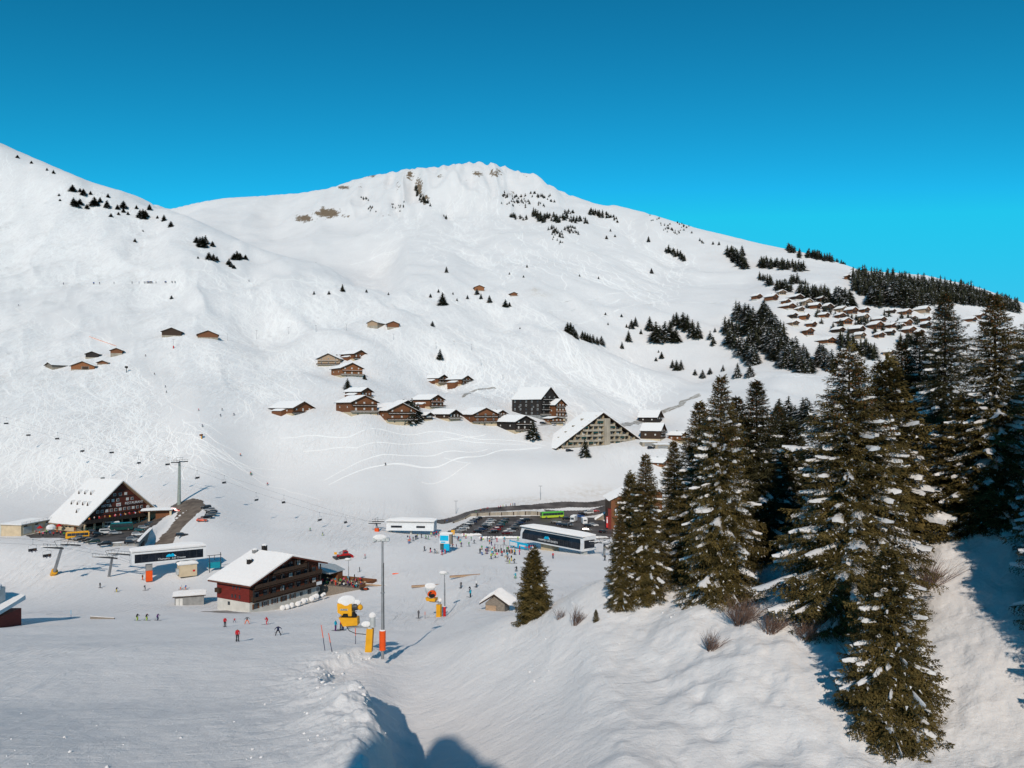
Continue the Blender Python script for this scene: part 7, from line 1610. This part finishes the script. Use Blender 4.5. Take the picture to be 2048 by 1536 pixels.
def pose(kind):
    # (x, y, z) joints for a 1.75 m figure facing +x
    if kind == 'stand': J = dict(hip=(0,0,.95), ch=(.0,0,1.32), nk=(.01,0,1.50), hd=(.02,0,1.63), ls=(0,.19,1.42), le=(.02,.27,1.15), lh=(.12,.25,.92), rs=(0,-.19,1.42), re=(.02,-.27,1.15), rh=(.12,-.25,.92), lhp=(0,.10,.90), lk=(.03,.11,.50), lf=(0,.12,.07), lt=(.17,.13,.05), rhp=(0,-.10,.90), rk=(.03,-.11,.50), rf=(0,-.12,.07), rt=(.17,-.13,.05))
    elif kind == 'ski': J = dict(hip=(-.10,0,.80), ch=(.06,0,1.14), nk=(.14,0,1.30), hd=(.20,0,1.42), ls=(.07,.20,1.24), le=(.18,.34,1.02), lh=(.42,.36,1.0), rs=(.07,-.20,1.24), re=(.18,-.34,1.02), rh=(.42,-.36,1.0), lhp=(-.08,.11,.77), lk=(.16,.17,.45), lf=(-.02,.20,.07), lt=(.16,.21,.05), rhp=(-.08,-.11,.77), rk=(.16,-.17,.45), rf=(-.02,-.20,.07), rt=(.16,-.21,.05))
    elif kind == 'wide': J = dict(hip=(-.05,0,.82), ch=(.04,.03,1.17), nk=(.08,.04,1.34), hd=(.12,.05,1.46), ls=(.04,.22,1.28), le=(.05,.45,1.12), lh=(.20,.58,.98), rs=(.04,-.16,1.28), re=(.05,-.38,1.10), rh=(.2,-.5,.95), lhp=(-.03,.11,.78), lk=(.10,.28,.45), lf=(-.04,.42,.07), lt=(.13,.44,.05), rhp=(-.03,-.11,.78), rk=(.12,-.26,.45), rf=(-.02,-.38,.07), rt=(.15,-.40,.05))
    else: J = dict(hip=(0,0,.45), ch=(.03,0,.80), nk=(.04,0,.97), hd=(.06,0,1.10), ls=(.03,.19,.90), le=(.15,.25,.68), lh=(.34,.16,.70), rs=(.03,-.19,.90), re=(.15,-.25,.68), rh=(.34,-.16,.70), lhp=(.02,.10,.45), lk=(.42,.12,.46), lf=(.42,.13,.07), lt=(.58,.14,.05), rhp=(.02,-.10,.45), rk=(.42,-.12,.46), rf=(.42,-.13,.07), rt=(.58,-.14,.05))
    names = ['hip', 'ch', 'nk', 'hd', 'ls', 'le', 'lh', 'rs', 're', 'rh', 'lhp', 'lk', 'lf', 'lt', 'rhp', 'rk', 'rf', 'rt']
    rad = dict(hip=.155, ch=.175, nk=.075, hd=.115, ls=.085, le=.062, lh=.050, rs=.085, re=.062, rh=.050, lhp=.115, lk=.082, lf=.075, lt=.06, rhp=.115, rk=.082, rf=.075, rt=.06)
    E_ = [('hip','ch'),('ch','nk'),('nk','hd'),('ch','ls'),('ls','le'),('le','lh'),('ch','rs'),('rs','re'),('re','rh'),('hip','lhp'),('lhp','lk'),('lk','lf'),('lf','lt'),('hip','rhp'),('rhp','rk'),('rk','rf'),('rf','rt')]
    ix = {n: i for i, n in enumerate(names)}; me = skin_body([(J[n], rad[n]) for n in names], [(ix[a], ix[b]) for a, b in E_])
    zh, zn, zb = J['hd'][2], J['nk'][2], J['hip'][2] - .02
    for m in ('coat', 'trousers', 'helmet', 'skin'): me.materials.append(MATS[m])
    for p in me.polygons:
        c = p.center; d2 = min((c - Vector(J[q])).length for q in ('lh', 'rh'))
        leg = min((c - Vector(J[q])).length for q in ('lk', 'lf', 'rk', 'rf', 'lt', 'rt', 'lhp', 'rhp')); 
        if c.z > zn + .03: p.material_index = 3 if (c.x > J['hd'][0] + .03 and c.z < zh + .03) else 2
        elif (c.z < zb if kind != 'sit' else (c.x > .12 and c.z < .58)): p.material_index = 1
        else: p.material_index = 0
        p.use_smooth = True
    return me, J
mat('coat', (.2, .2, .2), .8); mat('trousers', (.1, .1, .1), .8); mat('helmet', (.05, .05, .06), .5)
PM = {}
for k in ('stand', 'ski', 'wide', 'sit'):
    PM[k] = pose(k)
def ski_mesh():
    m = MB(); m.prism([(-.75, .02), (.75, .02), (.92, .10), (.75, .045), (-.75, .045)], -.05, .05); return m
def person(p, rz, kind, coat, trou, helm, label, grp=None, gear=True, s=1.0, pack=None, face=True):
    me, J = PM[kind]; o = bpy.data.objects.new('person', me); COL.objects.link(o); o.location = p + Vector((0, 0, .03)); o.rotation_euler = (0, 0, rz); o.scale = (s,) * 3
    for i, c in ((0, coat), (1, trou), (2, helm)): o.material_slots[i].link = 'OBJECT'; o.material_slots[i].material = MATS['cloth_' + c]
    tag(o, label, 'person', grp)
    if gear:
        for q in ('lf', 'rf'): piece('ski', 'ski', ski_mesh, ['cloth_grey'], o, (J[q][0] + .08, J[q][1], -.01))
        for q, sd in (('lh', 1), ('rh', -1)):
            if kind == 'stand': piece('pole_s', 'ski_pole', lambda: MB().tube((0, 0, .06), (.12, 0, -.92), .012, .008, 4).tube((.105, 0, -.84), (.108, 0, -.86), .05, .05, 6), ['steel_dark'], o, J[q])
            else: piece('pole_k', 'ski_pole', lambda: MB().tube((.05, 0, .06), (-.75, 0, -.72), .012, .008, 4).tube((-.66, 0, -.64), (-.68, 0, -.66), .05, .05, 6), ['steel_dark'], o, J[q])
    if pack: m = MB(); c = J['ch']; m.prism([(c[0] - .34, c[2] - .30), (c[0] - .15, c[2] - .32), (c[0] - .13, c[2] + .16), (c[0] - .30, c[2] + .14)], -.14, .14); m.build('backpack', 'cloth_' + pack, o)
    return o
r_ = A_
NEARP = [(475,1283,-60,'stand','red','black','black','skier in a dark red jacket with a backpack, nearest to the viewer',1.0,'black'),(556,1271,-80,'wide','navy','black','navy','skier in navy braking with legs wide apart',.95,None),(534,1249,200,'ski','red','red','red','skier all in bright red right of the jumping figure',1.0,None),(494,1248,-70,'wide','grey','orange','white','skier in orange trousers with arms spread',.95,None),(450,1254,-50,'stand','red','black','red','skier in a red jacket and black trousers with a backpack',1.0,'brown'),(469,1245,-80,'wide','red','navy','red','small child in red between two adult skiers',.55,None),(671,1262,-20,'stand','cyan','purple','black','person in a cyan jacket left of the yellow snow gun',1.0,None),(682,1261,180,'stand','red','black','black','person in red pointing an arm beside the yellow snow gun',1.08,None),(686,1261,150,'stand','navy','navy','purple','person in navy half hidden by the yellow snow gun',1.05,None),(837,1237,-30,'stand','grey','grey','black','grey skier between the two snow guns',1.0,None),
 (941,1195,150,'stand','cyan','black','cyan','skier in a cyan jacket and black trousers, nearest below the lift queue',1.0,None),(940,1184,150,'ski','black','black','black','black skier right behind the cyan jacket',.9,None),(953,1175,120,'stand','white','black','white','skier in a white jacket right of the pair',1.0,None),(922,1177,120,'stand','grey','black','grey','grey and black skier left of the pair',1.0,None),(1033,1143,120,'ski','black','black','black','black skier leaning near the top of the lone spruce',1.0,None),(1031,1157,120,'ski','cyan','green','cyan','turquoise skier left of the lone spruce',.95,None),
 (200,1176,-10,'stand','black','black','black','black figure on the flat between the pylons and the shed',1.0,None),(290,1181,20,'stand','grey','black','black','dark figure with a backpack standing left of the pale shed',1.0,'black'),(285,1160,-20,'stand','brown','orange','brown','figure with orange trousers below the orange pad of the station',1.0,None),(361,1179,0,'ski','white','orange','white','left one of two small figures in orange trousers',.95,None),(371,1179,0,'ski','blue','orange','blue','right one of two small figures in orange trousers',.95,None),(274,1241,0,'ski','black','lime','black','left one of three skiers dropping behind the piste edge',1.0,None),(293,1241,0,'ski','black','lime','red','middle one of three skiers dropping behind the piste edge',1.0,None),(315,1241,0,'ski','purple','navy','black','right one of three skiers dropping behind the piste edge',1.0,None),(233,1184,0,'ski','black','yellow','black','crouching figure behind the snow heap',1.0,None),
 (670,1138,0,'stand','brown','grey','black','figure behind the terrace canopy',1.0,None),(719,1144,0,'stand','grey','black','brown','dark figure right of the thin floodlight mast',1.0,None),(709,1159,0,'stand','black','black','black','black figure above the snow scooter',1.0,None),(730,1117,0,'stand','red','black','red','red figure between the groomer and the floodlight mast',1.0,None),(620,1062,0,'ski','green','black','green','green skier under the long chairlift',1.0,None),(645,1071,0,'ski','grey','lime','black','skier in lime trousers under the long chairlift',1.0,None),(749,1085,0,'stand','brown','brown','orange','brown figure beside the orange pad of the far pylon',1.0,None)]
for x, y, rz, k, c, t, h, lb, s, pk in NEARP:
    p = at(x, y, 100); person(p, r_(rz), k, c, t, h, lb, None, True, s * 1.02, pk)
CC = ['red', 'black', 'navy', 'blue', 'cyan', 'green', 'lime', 'orange', 'pink', 'white', 'grey', 'purple', 'yellow']
QUEUE = [(849,1102,'grey','black'),(861,1105,'black','pink'),(870,1106,'navy','grey'),(874,1107,'white','beige'),(897,1100,'red','brown'),(905,1096,'red','black'),(917,1081,'red','navy'),(921,1087,'cyan','lime'),(928,1074,'red','black'),(932,1077,'lime','red'),(938,1093,'green','grey'),(948,1087,'black','black'),(962,1082,'red','black'),(964,1080,'cyan','navy'),(979,1083,'black','brown'),(982,1081,'black','black'),(985,1079,'grey','black'),(990,1078,'black','purple'),(994,1084,'red','pink'),(1008,1089,'red','black'),(1009,1081,'cyan','navy'),(1036,1081,'lime','green'),(960,1107,'black','black'),(963,1104,'beige','navy'),(964,1110,'white','blue'),(971,1108,'purple','beige'),(973,1101,'cyan','red'),(976,1103,'navy','grey'),(982,1118,'lime','black'),(990,1116,'lime','navy'),(986,1108,'white','grey'),(1004,1112,'red','navy'),(1015,1114,'cyan','black'),(1022,1107,'orange','orange'),(1030,1109,'cyan','blue'),(1027,1100,'black','white'),(1017,1104,'black','grey'),(1011,1122,'beige','white'),(1015,1124,'brown','beige'),(1019,1127,'grey','lime'),(1023,1122,'black','yellow'),(1028,1127,'black','black'),(1106,1117,'red','navy'),(1210,1121,'black','black'),(818,1087,'orange','blue'),(868,1072,'red','black'),(873,1070,'red','navy'),(852,1078,'green','black'),(857,1079,'grey','green'),(843,1076,'black','black'),(900,1083,'green','teal' if 0 else 'navy'),(884,1110,'purple','red'),(890,1108,'red','orange')]
def near_what(x, y):
    if x < 880: return 'between low white station and tower'
    if x < 912: return 'at the foot of the ticket tower'
    if y < 1092 and x < 960: return 'right of the yellow board'
    if y < 1092 and x < 1045: return 'along the snow berm of the car park'
    if x < 980: return 'in the tight group left of the turnstiles'
    if x < 1045 and y > 1110: return 'in the row below the turnstiles'
    if x < 1045: return 'at the turnstiles'
    return 'in front of the silver station'
seenl = {}
for i, (x, y, c, t) in enumerate(QUEUE):
    h = CC[(i * 5) % 13]; lb = 'skier in a %s jacket and %s trousers %s' % (c, t, near_what(x, y)); 
    if lb in seenl: lb = 'skier with %s jacket, %s trousers, %s helmet %s' % (c, t, h, near_what(x, y))
    seenl[lb] = 1; p = at(x, y, 240); person(p, R.random() * 6.28, ('stand', 'stand', 'ski')[i % 3], c, t, h, lb, 'skiers on the lift square', True, 1.1)
rq = random.Random(12); spots = [(812, 842, 1075, 1086, 'under the low white station'), (856, 884, 1068, 1080, 'right of the low white station'), (893, 925, 1078, 1098, 'around the yellow board'), (955, 1045, 1096, 1116, 'in the lift queue'), (930, 1040, 1078, 1092, 'in front of the snow berm')]
for i in range(46):
    a, b, c0, d0, wd = spots[(0, 1, 2, 3, 3, 4)[i % 6]]; x, y = rq.uniform(a, b), rq.uniform(c0, d0); c, t, h = rq.choice(CC), rq.choice(['black', 'navy', 'grey', 'purple', 'white', 'beige']), rq.choice(CC)
    lb = 'person in %s and %s with %s helmet %s' % (c, t, h, wd)
    p = at(x, y, 240); person(p, rq.random() * 6.28, 'stand', c, t, h, lb, 'people milling on the lift square', i % 2 == 0, 1.08)
# crowd on the boarding mat of the silver station
ordn2 = ['1st', '2nd', '3rd', '4th', '5th', '6th', '7th', '8th', '9th', '10th', '11th', '12th', '13th', '14th', '15th', '16th']
for i in range(16):
    px = 1047 + i * 1.35 + R.uniform(-.5, .5); py = 1098 + (i % 3) * 1.6; c = ['red', 'black', 'red', 'cyan', 'navy', 'red', 'white', 'black'][i % 8]
    p = at(px, py, 240); person(p, R.random() * 6.28, 'stand', c, ['black', 'navy', 'grey'][i % 3], CC[(i * 3) % 13], 'skier in %s, %s waiting under the cyan banner' % (c, ordn2[i]), 'skiers waiting under the cyan banner', False)
# walkers on the curved road
for i, (x, y, c) in enumerate([(889,1048,'brown'),(894,1046,'blue'),(952,1028,'green'),(961,1024,'orange'),(966,1023,'brown'),(968,1022,'grey'),(974,1021,'red'),(976,1020,'red'),(997,1018,'red'),(1001,1017,'pink'),(1006,1016,'lime'),(1012,1015,'black'),(1021,1013,'orange'),(1025,1012,'beige'),(1028,1012,'blue'),(1030,1012,'grey')]):
    p = at(x, y, 385); person(p, A_(20), 'stand', c, ['black', 'grey', 'navy'][i % 3], CC[(i * 7) % 13], 'walker in %s on the curved road, %s from the left' % (c, ['first', 'second', 'third', 'fourth', 'fifth', 'sixth', 'seventh', 'eighth', 'ninth', 'tenth', 'eleventh', 'twelfth', '13th', '14th', '15th', '16th'][i]), 'walkers on the curved road', False, 1.05)
# skiers on the piste
for i, (x, y, c, w_) in enumerate([(291,713,'black','high on the groomed piste beside the huts'),(309,750,'brown','below the mast with a red foot'),(331,775,'navy','upper one of two close together on the piste'),(333,786,'black','lower one of two close together on the piste'),(397,822,'pink','left of the trio high above the hotel'),(441,833,'navy','left one of two on the right half of the piste'),(444,821,'grey','upper skier on the right half of the piste'),(468,831,'navy','at the right rim of the groomed piste'),(405,854,'navy','just above the yellow snow gun of the piste'),(481,912,'orange','where the side path joins the piste'),(502,951,'green','right of the long chairlift crossing the piste'),(535,971,'red','lowest red skier on the piste'),(501,949,'pink','beside the green one near the long chairlift'),(771,931,'black','alone on the path below the chalets'),(37,612,'navy','at the far left on the broad piste'),(632,526,'black','on the saddle behind the left hill')]):
    p = at(x, y, 380); person(p, R.random() * 6.28, 'ski', c, 'black', CC[i % 13], 'tiny skier in %s %s' % (c, w_), 'skiers on the slopes', True, 1.15)
for i in range(22):
    x = [127,187,188,199,228,264,278,288,290,294,297,299,301,303,305,312,330,344,332,350,498,296][i]; y = 572 - x * .016; c = CC[(i * 4) % 13]
    p = at(x, y, 700); person(p, R.random() * 6.28, 'stand', ['navy', 'black', 'blue', 'grey'][i % 4], 'black', 'black', 'tiny skier on the high traverse across the left hill', 'skiers on the high traverse', False, 1.7)
# riders on the chairs
for q, nm, i in CPOS:
    if nm == 'near' and i not in (0, 4):
        for j, c in enumerate(('navy', 'grey')[: 1 + i % 2]):
            rz = A_(-110); off = Vector((math.cos(rz), math.sin(rz), 0)) * (-.55 + 1.0 * j)
            person(q + off + Vector((0, 0, -3.92)), rz - A_(90), 'sit', c, 'black', 'black', 'rider in %s on the chair %s from the left edge' % (c, ordn[i]), 'riders on the long chairlift', False)
for px in (66, 95):
    q = along(ua if px == 66 else la, px); rz = A_(60)
    for j, c in enumerate(('black', 'brown')): person(q + Vector((math.cos(rz), math.sin(rz), 0)) * (-.5 + j) + Vector((0, 0, -3.92)), rz - A_(90), 'sit', c, 'navy', 'black', 'rider in %s on the chair %s' % (c, 'farthest left' if px == 66 else 'left of the leaning pylon'), 'riders on the short chairlift', False)
# guests: terrace of the red chalet and terrace of the hotel
Mt = ter.matrix_basis.copy(); Mt = Matrix.Translation(ter.location) @ Matrix.Rotation(ter.rotation_euler[2], 4, 'Z')
for i in range(34):
    x = -4.6 + (i % 9) * 1.45 + R.uniform(-.2, .2); y = -3.2 + (i // 9) * 2.0 + R.uniform(-.3, .3); c = ['red', 'cyan', 'white', 'black', 'pink', 'navy', 'beige', 'green', 'grey', 'purple', 'orange'][(i * 7) % 11]
    p = Mt @ Vector((x, y, 0)); person(Vector(p), R.random() * 6.28, 'sit' if i % 3 else 'stand', c, ['black', 'navy', 'grey', 'red'][i % 4], CC[(i * 5) % 13], 'guest in %s on the sun terrace, %s' % (c, ('front edge', 'second line of tables', 'third line of tables', 'back by the fence')[i // 9]), 'guests on the sun terrace', False)
Mh = Matrix.Translation(hotel.location) @ Matrix.Rotation(HA, 4, 'Z')
for i in range(44):
    x = -17.5 + 35 * (i + R.random() * .6) / 44; y = -3.9 + (i % 3) * 1.15; c = ['red', 'orange', 'white', 'red', 'beige', 'blue', 'pink', 'yellow', 'brown', 'red', 'black'][(i * 7) % 11]
    p = Mh @ Vector((x, y, 3.92)); person(Vector(p), R.random() * 6.28, 'stand', c, 'black', CC[(i * 5) % 13], 'guest in %s on the hotel terrace, %s' % (c, 'left third' if i < 15 else ('middle' if i < 30 else 'right third')), 'guests on the hotel terrace', False)
# ---------------------------------------------------------------- small things on the square and the slopes
e = empty('ticket_tower', at(890, 1106, 250), A_(-10), 'white and bright blue advertising tower on the lift square', 'kiosk')
m = MB(); m.box(-1.7, 1.7, -1, 1, 3.4, 6.6); m.build('upper_box', 'white_paint', e); m = MB(); m.box(-1.5, 1.5, -1.06, -1.01, 4.4, 6.2); m.box(-1.2, .4, -1.09, -1.07, 3.7, 4.1); m.build('print', 'cyan', e); m = MB(); m.box(1.72, 2.6, -.9, .9, 3.2, 6.4); m.build('side_panel', 'wood_grey', e)
m = MB(); m.box(-.2, 1.7, -.9, .7, 1.0, 3.39); m.build('lower_box', 'cyan', e); m = MB(); m.box(-1.5, -.25, -.8, .6, 1.2, 3.3); m.build('glass_box', 'glass_green', e); m = MB(); m.box(-.3, .6, -.7, .4, -1, .99); m.build('foot', 'cyan', e); m = MB(); snow_slab(m, (-1.7, -1, 6.6), (2.6, -1, 6.6), (2.6, 1, 6.6), (-1.7, 1, 6.6), .5, 3, 2); m.build('snow_cap', 'snow', e)
e = empty('notice_board', at(906, 1075, 280), 0, 'yellow board on posts right of the advertising tower', 'sign'); m = MB(); m.box(-.8, .8, 0, .1, 1.2, 3.2); m.build('board', 'yellow', e); m = MB(); m.tube((-.6, 0, -.5), (-.6, 0, 1.2), .06, .06, 4); m.build('post', 'steel', e); m = MB(); m.tube((.6, 0, -.5), (.6, 0, 1.2), .06, .06, 4); m.build('post', 'steel', e)
e = empty('mesh_fence', at(915, 1077, 280), A_(10), 'grey mesh fence panel right of the yellow board', 'fence')
for i in range(9): piece('fpost', 'post', lambda: MB().box(-.05, .05, -.03, .03, -.2, 3.2), ['steel'], e, (-1.6 + i * .4, 0, 0))
m = MB(); m.box(-1.6, 1.6, -.02, .02, 1.6, 1.7); m.box(-1.6, 1.6, -.02, .02, 3.1, 3.2); m.box(-1.6, 1.6, -.02, .02, .1, .2); m.build('rails', 'steel', e)['kind'] = 'stuff'
e = empty('turnstiles', at(1010, 1105, 280), A_(-18), 'row of grey ski pass turnstiles with a canopy frame', 'turnstile')
m = MB(); m.box(-3.8, 3.6, -.06, .06, 2.5, 2.62); m.build('frame', 'steel', e)
for i in range(8): piece('tsp', 'post', lambda: MB().box(-.06, .06, -.06, .06, 0, 2.5), ['steel'], e, (-3.7 + i * 1.03, 0, 0)); piece('tsg', 'gate', lambda: MB().box(-.12, .12, -.5, .3, 0, 1.1), ['steel_dark'], e, (-3.2 + i * 1.0, -.3, 0))
for i, (x, y, L, rz, m_, lb) in enumerate([(758, 1172, 8.5, -20, 'wood_pale', 'pale plank barrier lying left of the tall floodlight mast'), (851, 1173, 7.5, 14, 'wood_pale', 'long plank barrier in the middle of the flat piste'), (930, 1153, 8.5, 16, 'wood_pale', 'long plank barrier nearest the lift queue'), (791, 1148, 1.8, 10, 'red', 'small orange red mat on the flat piste'), (205, 1238, 6, -12, 'wood_grey', 'thin barrier lying behind the piste edge on the left')]):
    p = at(x, y, 120); e = empty('plank_barrier', p, A_(rz), lb, 'barrier'); m = MB(); m.box(-L/2, L/2, -.15, .15, -.1, .42 if i != 3 else .3); m.build('plank', m_ if m_ != 'red' else 'orange', e); m = MB(); m.box(-L/2, L/2, -.12, .12, .42 if i != 3 else .3, .48 if i != 3 else .34); m.build('top', 'wood_orange' if i in (1, 2) else 'snow', e)
def wand(px, py, hpx, lean, label, tip='orange', base='navy', dmin=60):
    p = at(px, py, dmin); H = hpx / F * p.y; e = empty('marker_pole', p, 0, label, 'marker pole'); t = Vector((lean * H, 0, H)); m = MB(); m.tube(-t * .2, t * .5, .045, .04, 6); m.build('lower_half', 'cloth_' + base, e); m = MB(); m.tube(t * .5, t, .05, .045, 6); m.build('upper_half', tip, e)
for q in [(650, 1301, 51, -.15, 'tall orange and blue marker pole leaning left on the snow ridge'), (664, 1304, 38, -.18, 'shorter orange and blue marker pole beside the tall one'), (711, 1288, 34, 0, 'thin marker pole just left of the yellow padded post'), (850, 1237, 14, 0, 'thin pinkish pole left of the far snow gun')]: wand(*q)
wand(142, 1238, 18, 0, 'blue piste marker behind the edge on the left', 'cyan', 'blue'); 
e = empty('yellow_sign', at(671, 1118, 230), 0, 'small yellow sign on a post left of the red groomer', 'sign'); m = MB(); m.box(-.5, .5, 0, .06, 1.6, 2.4); m.build('board', 'yellow', e); m = MB(); m.tube((0, .03, -.3), (0, .03, 1.6), .05, .05, 4); m.build('post', 'steel', e)
p = at(403, 878, 380); e = empty('snow_gun', p, 0, 'small yellow snow gun at the left rim of the groomed piste', 'snow gun'); m = MB(); m.tube((0, 0, 0), (0, 0, 1.8), .3, .3, 6); m.build('post_pad', 'yellow', e); m = MB(); m.tube((-.9, 0, 2.3), (.7, -.3, 2.2), .6, .6, 8); m.build('barrel', 'wood_brown', e); m = MB(); m.ball((-.4, 0, 3.0), .8, 8, 4, sz=(1.2, .8, .6)); m.build('snow_cap', 'snow', e)
p = at(253, 745, 380); e = empty('snow_gun', p, 0, 'black snow gun on the slope right of the hut group', 'snow gun'); m = MB(); m.tube((0, 0, 0), (0, 0, 3.2), .3, .25, 6); m.build('post', 'steel_dark', e); m = MB(); m.tube((-.8, 0, 4.0), (.8, -.3, 3.9), .8, .8, 8); m.build('barrel', 'rubber', e)
# orange safety net beside the hut group
P = [at(178 + i * 6, 674 + i * 2.1, 400) for i in range(10)]; e = empty('safety_net', P[0], 0, 'orange safety net along the piste rim above the hut group', 'net')
for i in range(9):
    a, b = P[i] - P[0], P[i + 1] - P[0]; m = MB(); m.add([a, b, b + Vector((0, 0, .8)), a + Vector((0, 0, .8))], [(0, 1, 2, 3)]); m.build('net_panel', 'net_orange' if 'net_orange' in MATS else mat('net_orange', (.78, .48, .40), .8), e)
# snowy roof corner at the left edge
p = on(-46, 150); e = empty('building_corner', (p.x, p.y, p.z - .5), 0, 'snow loaded roof corner of a building cut off by the left edge', 'building')
m = MB(); m.box(-12, 2.2, 0, 10, -3, 1.9); m.build('wall', 'wood_red', e); m = MB(); snow_slab(m, (-13, -1, 1.9), (2.5, -1, 1.9), (2.5, 11, 3.4), (-13, 11, 3.4), 1.5, 4, 5, .2); m.build('roof_snow', 'snow', e)
m = MB(); m.box(-5, .9, 3, 7, 3, 6.9); m.build('upper_storey', 'steel_pale', e); m = MB(); m.ball((-1.6, 5, 7.0), 2.6, 9, 5, sz=(1.1, 1, .5)); m.build('upper_snow', 'snow', e)
# parasols and small things left of the hotel
for i, (x, y, c, lb) in enumerate([(102, 1068, 'window_white', 'big white dome shaped parasol left of the hotel'), (118, 1062, 'red', 'red parasol closed beside the white dome'), (80, 1066, 'red', 'group of red sunshades left of the white dome')]):
    d = -GZ0 * F / (y - HY); p = Vector(((x - CX) / F * d, d, GZ0)); e = empty('parasol', p, 0, lb, 'parasol'); m = MB(); m.tube((0, 0, 0), (0, 0, 2.4), .06, .06, 5); m.build('pole', 'steel', e)
    m = MB(); m.tube((0, 0, 2.0), (0, 0, 3.0), 1.9 if i == 0 else 1.3, .1, 8); m.build('canopy', c, e); 
    if i == 0: q = MB(); q.ball((0, 0, 2.6), 1.6, 9, 5, sz=(1.1, 1.1, .8)); q.build('snow_cap', 'snow', e)
for i in range(9):
    x = 72 + i * 7; y = 1069 + (i % 3) * 2; d = -GZ0 * F / (y - HY); p = Vector(((x - CX) / F * d, d, GZ0 + .1)); c = ['red', 'orange', 'pink', 'green', 'blue'][i % 5]; person(p, R.random() * 6.28, 'stand', c, 'black', 'black', 'guest in %s on the hotel apron, %s from the left' % (c, ['first', 'second', 'third', 'fourth', 'fifth', 'sixth', 'seventh', 'eighth', 'ninth'][i]), 'guests left of the hotel', False)
